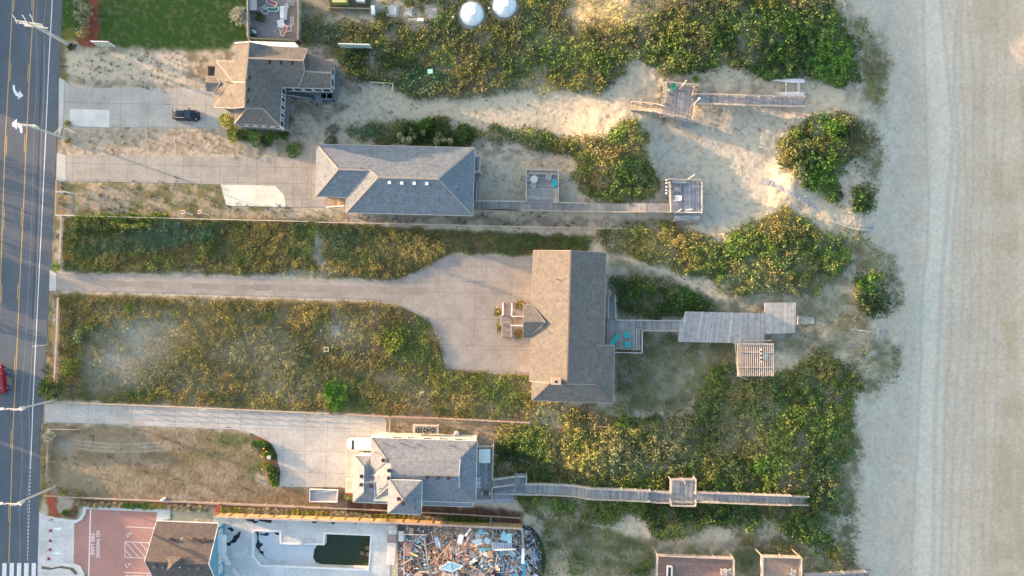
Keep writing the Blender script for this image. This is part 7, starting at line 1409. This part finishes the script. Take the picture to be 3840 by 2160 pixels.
def timber(fn, a, c, z, w_, cc, label, th=.08):
    p_, q_ = fn(*a, z), fn(*c, z + .15); t = thing('timber', (p_ + q_) / 2, label, 'timber'); b = MB(); b.bar(p_, q_, w_, th, cc); b.build('beam','wood',t); b = MB(); b.bar(p_ + Vector((0,0,.07)), p_.lerp(q_,.04) + Vector((0,0,.07)), w_ * 1.02, .02, vary(cc,.3)); b.build('end_grain','wood',t)
timber(XP,(1560,1010),(1990,510),1.9,.14,(.60,.36,.20),'long orange brown timber slanting up across the left of the debris heap')
timber(XP,(1230,370),(1340,1180),1.2,.24,(.34,.32,.29),'upright grey board standing left of the middle of the debris heap')
timber(YP,(10,620),(130,390),2.0,.16,(.66,.48,.40),'pinkish timber slanting across the middle of the debris heap'); timber(YP,(550,1440),(760,1170),1.7,.16,(.48,.34,.22),'dark brown timber at the bottom middle of the debris heap'); timber(YP,(910,850),(850,1180),2.0,.11,(.62,.56,.46),'pale thin timber crossing the grey rubble')
timber(YP,(790,745),(1400,720),2.1,.22,(.80,.80,.82),'long white beam lying below the ribbed panel in the debris'); timber(YP,(35,360),(185,160),2.0,.26,(.80,.80,.82),'short white beam pointing up near the fence in the debris'); timber(XP,(690,560),(680,1440),.9,.14,(.62,.46,.42),'long upright pale pink rail left of the debris heap'); timber(XP,(600,1150),(880,990),1.1,.2,(.46,.36,.30),'short brown board crossing the pale pink rail')
timber(XP,(840,810),(1060,910),1.3,.24,(.70,.52,.20),'yellow timber on the left side of the debris heap'); timber(XP,(1060,1340),(1370,1330),.9,.22,(.42,.43,.38),'flat grey green board at the bottom left of the debris heap'); timber(XP,(700,320),(1320,335),1.4,.08,(.70,.70,.68),'thin white rail across the top left of the debris heap')
def panel(fn, pts, z, cc, label, name='wall_panel', ribs=0, tilt=.25):
    q = [fn(x, y, z + tilt * (i in (0, 1))) for i, (x, y) in enumerate(pts)]; t = thing(name, q[0], label, 'panel'); b = MB()
    n_ = (q[1]-q[0]).cross(q[2]-q[0]); q = q if n_.z > 0 else q[::-1]; tri = tessellate_polygon([[Vector((v.x,v.y,0)) for v in q]])
    for a_ in tri:
        w_ = [q[i] for i in a_]
        if (w_[1]-w_[0]).cross(w_[2]-w_[0]).z < 0: w_.reverse()
        b.face(w_, cc); b.face([v - Vector((0,0,.05)) for v in reversed(w_)], cc)
    b.build('sheet','paint',t); b = MB(); b.bar(q[0]+Vector((0,0,.03)), q[1]+Vector((0,0,.03)), .08, .04, vary(cc,.2)); b.build('edge','paint',t)
    if ribs:
        b = MB()
        for k in range(ribs): u = (k+.5)/ribs; b.bar(q[0].lerp(q[1],u)+Vector((0,0,.05)), q[3].lerp(q[2],u)+Vector((0,0,.05)), .07, .06, (.25,.32,.42) if k%2 else (.62,.64,.70))
        b.build('ribs','paint',t)
panel(YP,[(980,470),(1030,290),(1090,210),(1140,310),(1290,290),(1300,560),(1190,570),(1170,490),(1090,480)],2.2,(.36,.62,.72),'jagged pale turquoise wall panel with two holes in the debris')
panel(YP,[(745,520),(1300,560),(1310,700),(770,720)],2.0,(.50,.54,.62),'ribbed blue and white panel above the long white beam in the debris',ribs=15,tilt=.1); panel(YP,[(375,240),(420,170),(500,170),(510,270),(570,340),(480,320)],1.8,(.25,.55,.68),'small torn turquoise sheet near the fence in the debris')
panel(YP,[(360,690),(740,690),(780,740),(600,760),(430,750)],2.0,(.22,.55,.60),'flat green blue board left of the long white beam in the debris'); panel(YP,[(190,490),(480,420),(500,560),(310,620)],2.1,(.62,.70,.72),'pale grey crumpled sheet in the middle of the debris'); panel(YP,[(520,500),(590,390),(740,480),(650,590)],2.2,(.55,.66,.74),'bent pale blue sheet right of the grey crumpled sheet in the debris')
panel(XP,[(2180,310),(2318,350),(2260,590),(2120,550)],1.9,(.78,.82,.82),'square white door panel in the middle of the debris', 'door_panel'); panel(XP,[(1500,440),(1600,370),(1660,520),(1690,660),(1600,660),(1550,560)],1.7,(.52,.62,.70),'pale blue crumpled cloth on the left of the debris heap'); panel(YP,[(660,760),(760,760),(800,960),(640,900)],2.1,(.46,.32,.20),'brown board in the middle of the debris heap')
panel(YP,[(1570,700),(1640,690),(1640,1120),(1555,1100)],2.2,(.70,.76,.78),'tall narrow white slab leaning at the right end of the debris'); panel(YP,[(1560,1130),(1640,1130),(1700,1440),(1590,1440)],1.8,(.06,.24,.42),'dark blue tarpaulin hanging at the right end of the debris', 'tarpaulin'); panel(XP,[(715,540),(930,560),(850,900),(715,880)],.5,(.38,.25,.22),'flat reddish brown floor panel left of the debris heap','floor_panel',tilt=0)
t = thing('roof_truss', XP(1850,1250,0), 'pale blue triangular frame at the bottom of the debris heap', 'frame'); b = MB(); V_ = [XP(1640,1240,1.7),XP(1940,1060,2.0),XP(2300,1180,2.0),XP(1990,1330,1.8),XP(1900,1449,1.6),XP(2000,1449,1.6)]
for i, j in [(0,1),(1,2),(0,3),(3,2),(1,3),(0,4),(3,5)]: b.bar(V_[i],V_[j],.12,.08,(.55,.68,.82))
b.build('frame','paint',t); b = MB(); b.face([V_[0],V_[3],V_[1]],(.28,.50,.66)); b.face([V_[1],V_[3],V_[2]],(.24,.45,.60)); b.build('sheet','paint',t)
def slatted(cx, cy, w_, h_, rot, label, fn=XP, z=.5):
    c = fn(cx, cy, z); t = thing('slatted_lounger', c, label, 'lounger'); k = S / 7.244; w_, h_ = w_*k, h_*k; b = MB(); ca, sa = math.cos(rot), math.sin(rot)
    def f(x, y): return Vector((c.x+x*ca-y*sa, c.y+x*sa+y*ca, z))
    for u, v in ((f(-w_/2,-h_/2),f(w_/2,-h_/2)),(f(w_/2,-h_/2),f(w_/2,h_/2)),(f(w_/2,h_/2),f(-w_/2,h_/2)),(f(-w_/2,h_/2),f(-w_/2,-h_/2))): b.bar(u,v,.09,.07,WHITE)
    b.build('frame','paint',t)
    for i in range(12): y = lerp(-h_/2,h_/2,(i+.5)/12); b = MB(); b.bar(f(-w_/2,y)+Vector((0,0,.02)),f(w_/2,y)+Vector((0,0,.02)),.08,.03,WHITE); b.build('slat','paint',t)
    for x in (-1,1):
        for y in (-1,1): u = f(x*w_/2*.95,y*h_/2*.9); b = MB(); b.bar(u,(u.x,u.y,.08),.06,.06,WHITE); b.build('leg','paint',t)
slatted(345,690,215,260,-.05,'upper of the two white slatted lounger seats at the left edge of the debris'); slatted(325,985,200,290,-.08,'lower of the two white slatted lounger seats at the left edge of the debris')
slatted(610,370,130,250,0,'white open lattice panel at the top left of the debris',z=1.0)
t = thing('chair_stack', XP(390,190,0), 'tangle of stacked white chairs by the pool end of the tan fence', 'chair stack'); b = MB(); rr = random.Random(5)
for k in range(22): b.tube([XP(rr.uniform(260,500),rr.uniform(50,300),rr.uniform(.3,1.3)) for _ in range(3)],.04,(.75,.80,.84),5)
b.build('frames','paint',t); b = MB()
for k in range(4): b.bar(XP(280,300-18*k,.4+.15*k),XP(480,310-18*k,.4+.15*k),.1,.03,WHITE)
b.build('seat','paint',t)
t = thing('mat', XP(360,430,.2), 'flat brownish grey board left of the white lattice panel', 'board'); b = MB(); b.prism([(v.x,v.y) for v in [XP(235,310,.2),XP(490,315,.2),XP(490,550,.2),XP(230,545,.2)]],.08,.2,(.34,.30,.28)); b.build('board','paint',t); b = MB(); b.bar(XP(235,310,.22),XP(490,315,.22),.06,.04,(.5,.47,.44)); b.build('edge','paint',t)
# ------------------------------------------------------------------ shrubs and trees
SG = [(.22,.23,.15),(.17,.19,.11),(.28,.28,.19),(.13,.15,.08)]; OG = [(.30,.20,.05),(.22,.18,.05),(.12,.13,.04)]; YGc = [(.20,.22,.03),(.14,.18,.03),(.28,.25,.05)]; GNc = [(.06,.13,.02),(.04,.09,.018),(.09,.16,.03)]; DGc = [(.03,.06,.018),(.045,.08,.02),(.02,.04,.014)]; BGc = [(.12,.24,.03),(.09,.18,.03)]
SLc = [(.34,.34,.25),(.26,.28,.19),(.42,.40,.30)]; HGc = [(.30,.27,.17),(.22,.21,.12),(.38,.33,.22)]; HYc = [(.20,.20,.04),(.14,.15,.035),(.24,.20,.06)]
def VAb(x, y, r, h, cols, lb, **k): bush(*VA(x, y), r, h, cols, lb, **k)
VAb(810,60,.85,2.2,SG,'uppermost grey green rounded bush in the red bed beside the lawn',name='round_bush'); VAb(905,125,1.1,2.6,SG,'widest grey green rounded bush in the red bed beside the lawn',name='round_bush'); VAb(805,180,.85,2.2,SG,'left grey green rounded bush in the red bed, below the uppermost',name='round_bush'); VAb(890,250,.85,2.1,SG,'fourth grey green bush in the red bed, above the orange one',name='round_bush'); VAb(845,345,1.05,2.3,OG+SG,'orange tinged bush at the lower end of the red bed',name='round_bush')
VAb(732,488,.7,.9,DGc,'small dark bush at the foot of the tall utility pole'); VAb(690,1245,.5,.5,YGc,'small yellow green bush at the lower left corner of the upper driveway'); VAb(690,1425,.6,.7,OG+YGc,'yellow green bush at the left end of the lower tracked sand strip')
bush(905,72,1.4,2.2,SLc,'spiky silvery bush leaning over the left fence of the junk filled patio',name='spiky_bush',ls=(.4,.8),lw=.22,cat='bush'); bush(985,72,.9,1.4,DGc,'dark bush inside the left fence of the junk filled patio',name='shrub')
bush(858,458,1.5,2.4,YGc,'yellow green bush at the lower left corner of the upper left house',name='tall_shrub',n=700); bush(880,505,1.3,1.8,GNc+YGc,'green bush below the yellow green one at the upper left house',name='shrub')
bush(965,512,1.9,2.0,GNc,'bright green bush below the lower wall of the upper left house',name='shrub',n=700); bush(1028,518,1.3,1.5,GNc,'smaller green bush right of the bright green one below the upper left house'); bush(1105,560,1.6,.9,GNc+[(.10,.14,.05)],'low spreading green bush above the left end of the grey roofed house',n=600); bush(1240,535,1.2,.9,[(.10,.11,.07),(.14,.12,.08)],'greyish low bush above the grey roofed house, left of the thicket',n=300); bush(1245,492,1.4,.8,[(.12,.12,.08),(.16,.13,.09)],'dry grey bush in the sand between the two upper houses',n=260)
bush(1085,450,1.2,.8,[(.09,.11,.05),(.14,.13,.08)],'thin dry bush right of the upper left house',n=240); bush(1310,1858,.75,1.5,HYc,'yellow green bush at the lower left corner of the pale walled house')
bush(216,1003,.72,1.2,BGc,'bright green round bush at the corner of the long driveway by the road'); bush(484,1150,.45,.6,BGc,'small bright green bush alone on the golden brown lot'); bush(243,1847,.55,.9,HYc,'left one of two small yellow green bushes by the lower left fence'); bush(303,1851,.65,1.0,HYc,'right one of two small yellow green bushes by the lower left fence'); bush(251,1918,.7,.9,GNc,'green bush in the stony corner bed above the pavement'); bush(282,1912,.6,.6,[(.20,.10,.05),(.12,.12,.05)],'rust coloured bush in the stony corner bed above the pavement')
bush(188,1634,.85,1.3,SLc+[(.45,.36,.22)],'feathery straw coloured bush at the upper left corner of the brown yard',name='spiky_bush',ls=(.35,.7),lw=.2); bush(205,1450,2.5,2.2,DGc+GNc,'big dark bush at the lower left corner of the golden brown lot by the road',n=1700,name='tree',cat='tree',ry=2.1); bush(270,1375,1.8,1.8,GNc+YGc,'green bush above the big dark bush on the golden brown lot',n=600); bush(300,1260,1.2,1.2,GNc+SG,'rounded green bush in the upper left of the golden brown lot, lower of two',n=500); bush(350,1215,1.1,1.2,GNc+OG,'rounded green bush in the upper left of the golden brown lot, upper of two',n=450)
bush(1258,1480,2.3,1.5,[(.05,.14,.018),(.08,.19,.025),(.03,.09,.015)],'vivid green spreading bush near the lower fence of the golden brown lot',n=1700,ry=2.6); bush(1480,1285,2.0,1.4,GNc+YGc,'green bush at the left edge of the wide driveway',n=600)
bush(2610,298,.55,.5,BGc,'small bright green bush above the deck on the sandy path')
bush(2480,782,.6,.9,DGc,'small dark bush touching the left corner of the raised beach deck')
bush(1864,1172,.45,1.0,[(.20,.17,.06),(.15,.14,.05)],'straw yellow bush along the left rail of the entry stairs, upper',n=260,ry=1.1); bush(1872,1225,.35,.8,[(.17,.16,.05),(.13,.14,.04)],'yellow green bush along the left rail of the entry stairs, lower',n=200,ry=1.2); bush(1950,1140,.8,1.2,[(.22,.17,.06),(.15,.14,.05)],'golden bush in the upper opening beside the entry stairs',n=300); bush(1945,1252,.8,.8,[(.14,.12,.04),(.20,.14,.04)],'dark olive bush in the lower opening beside the entry stairs',n=260)
bush(915,508,1.3,1.5,DGc+GNc,'dark green bush between the yellow green and bright green bushes',n=600); bush(1065,505,1.0,1.1,DGc+GNc,'dark green bush at the lower right corner of the upper left house',n=400); bush(1000,535,1.2,1.0,DGc,'low dark bush on the lower side of the bushes below the upper left house',n=400)
# thick clump above the second house
for i, (x, y, r, h, cc, lb) in enumerate([(1560,500,1.9,2.6,DGc,'dark tree in the clump above the grey roofed house, left'),(1660,492,2.0,2.8,DGc,'dark tree in the clump above the grey roofed house, middle'),(1740,505,1.8,2.4,DGc+GNc,'dark green tree in the clump above the grey roofed house, right'),(1600,475,1.3,2.4,GNc,'green topped tree at the upper side of the clump above the grey roof')]): bush(x, y, r, h, cc, lb, name='tree', cat='tree', n=1100)
for i, (x, y, r) in enumerate([(1503,515,.55),(1518,532,.5),(1548,500,.65),(1540,528,.6),(1590,505,.5),(1560,518,.45),(1648,512,.6),(1640,535,.7),(1665,530,.6),(1690,535,.55)]):
    t = bush(x, y, r, 2.6, [(.25,.27,.15),(.20,.22,.11),(.30,.30,.17)], ['tiny rounded grey green crown on the dark clump, far left','rounded crown at the lower left of the dark clump','larger rounded grey green crown at the upper left of the dark clump','rounded crown low on the left side of the dark clump','rounded crown near the bare twigs of the dark clump','small rounded crown inside the left half of the dark clump','pale rounded crown in the middle of the dark clump','wide rounded crown at the bottom of the dark clump','rounded crown right of the wide one in the dark clump','rightmost rounded crown at the bottom of the dark clump'][i], name='round_bush', cat='bush', group='rounded crowns in the dark clump', n=320, lumps=2)
# planted island
for i, (x, y, r, cc) in enumerate([(130,400,.65,GNc),(230,400,.8,GNc),(330,400,.85,GNc),(400,480,.8,DGc+GNc),(460,600,.9,GNc),(300,610,.55,YGc),(520,660,.6,DGc),(350,830,.7,HYc),(330,920,.5,HYc),(480,1000,.75,GNc),(580,1010,.7,DGc),(560,1120,.8,GNc),(480,1190,.6,YGc),(560,1270,.6,GNc),(420,1090,.45,[(.30,.22,.10)]),(120,510,.5,SG)]):
    bush(940 + x / 6.04, 1600 + y / 6.04, r, .8, cc, ['green shrub at the upper left tip of the planted island','green shrub above the orange balls in the planted island','green shrub at the top edge of the planted island','dark shrub right of the orange balls in the planted island','shrub at the outer curve of the planted island','yellowish shrub below the orange balls','dark shrub at the bulge of the planted island','leafy shrub just below the white bird bath','small leafy shrub below the bird bath, lower','green shrub in the narrow middle of the planted island','dark shrub at the right edge of the lower planted island','green shrub in the lower half of the planted island','yellowish shrub near the lower end of the planted island','lowest green shrub of the planted island','straw coloured tuft on the left side of the lower island','greyish shrub at the left bulge of the planted island'][i], group='shrubs in the planted island', name='island_shrub')
struct(sheet('planting_soil', [(940+x/6.04,1600+y/6.04) for x, y in [(110,220),(170,230),(400,330),(480,410),(530,490),(600,650),(610,800),(660,950),(672,1040),(640,1340),(560,1345),(440,1250),(370,1090),(370,1000),(290,930),(270,760),(300,700),(150,590),(20,530),(15,450),(60,300)]], .06, (.17,.09,.07), '').build('planting_soil', 'concrete_plain'))
# hedge row: one shrub of each kind, copied
def proto(cols, seed, ls=(.14,.28)):
    t = bpy.data.objects.new('hedge_shrub', None); C.objects.link(t); co, cc = leaf_cloud((0,0,.12),.52,.48,.75,260,cols,seed,ls,.5,4); quads_obj('foliage', co, cc, parent=t); b = MB(); b.tube([(0,0,-.1),(.02,.02,.4)],.05,(.16,.12,.09),6); b.build('stem','wood',t); return t
pr = {'p': proto(HGc, 1), 'y': proto(HYc, 2), 'g': proto(GNc, 3)}; used = set()
row = []
def seg(x0, y0, x1, y1, kind, n):
    for i in range(n): t_ = (i + .5) / n; row.append((lerp(x0,x1,t_) , lerp(y0,y1,t_), kind))
seg(290,1885,352,1892,'p',3); seg(352,1892,470,1893,'p',5); seg(470,1893,560,1897,'g',4); seg(560,1897,620,1898,'y',3); seg(630,1900,700,1904,'p',3); seg(700,1903,785,1908,'p',4); seg(822,1907,925,1912,'y',6); seg(928,1912,1085,1920,'p',9); seg(1090,1920,1230,1925,'y',8); seg(1238,1925,1395,1936,'p',9); seg(1400,1936,1540,1940,'y',8); seg(1545,1938,1665,1948,'p',7); seg(1665,1948,1830,1955,'g',8)
KN = {'p': 'pale straw grey', 'y': 'olive yellow', 'g': 'plain green'}; marks = [(352,'at the left end of the hedge row'),(700,'in the hedge row above the red parking lot'),(812,'in the row just left of the red gate'),(1235,'in the hedge row above the left half of the pool'),(1400,'in the hedge row above the dark pool water'),(1560,'in the hedge row below the square tower roof'),(1700,'in the hedge row above the left of the debris'),(2000,'in the hedge row above the right of the debris')]
for i, (x, y, k) in enumerate(row):
    o = pr[k] if k not in used else copy_tree(pr[k]); used.add(k)
    o.location = P(x, y, 0); o.rotation_euler = (0, 0, rnd.uniform(0, 6)); s_ = rnd.uniform(.8, 1.15); o.scale = (s_, s_, s_ * rnd.uniform(.8, 1.1))
    o['label'] = KN[k] + ' shrub ' + next(m for a, m in marks if x <= a); o['category'] = 'hedge shrub'; o['group'] = KN[k] + ' shrubs ' + next(m for a, m in marks if x <= a)
# vine covered stretch of fence
for i in range(11): x = 305 + i * 32; bush(x, 812 + (i % 3) * 3, .85, 1.3, YGc + GNc, 'vine bush on the fence between the sandy lot and the green strip', name='vine_bush', group='vine bushes along the upper left fence', n=300, ry=.6)
# ------------------------------------------------------------------ across the road (outside the picture)
far_house(-640,-330,-640,-300,7.6,8.6,'tall tan roofed house across the road, outside the upper left corner'); far_house(-560,-330,-296,-112,5.0,6.2,'low tan roofed house across the road, outside the upper left edge'); far_house(-520,-300,-60,255,4.6,5.8,'tan roofed house across the road beside the upper left edge'); far_house(-330,-200,900,1010,2.6,3.4,'small low shed across the road, beside the middle of the left edge')
far_house(-520,-250,1330,1480,4.2,5.4,'tan roofed bungalow across the road by the lower left edge'); far_house(-600,-260,1560,2050,3.6,4.6,'long tan roofed house across the road by the lower left corner')
for i, (x, y, r, h) in enumerate([(-150,560,1.7,4.0),(-140,640,1.5,3.4),(-170,700,1.6,4.4),(-120,770,1.2,3.0),(-160,850,1.6,4.0),(-130,930,1.2,3.2),(-150,1010,1.5,3.6),(-110,1090,1.0,2.8),(-130,1170,1.2,3.4)]):
    bush(x, y, r, h, GNc, 'green roadside tree on the far side of the road, outside the left edge', cat='tree', name='roadside_tree', group='trees across the road', n=700, seed=50 + i)
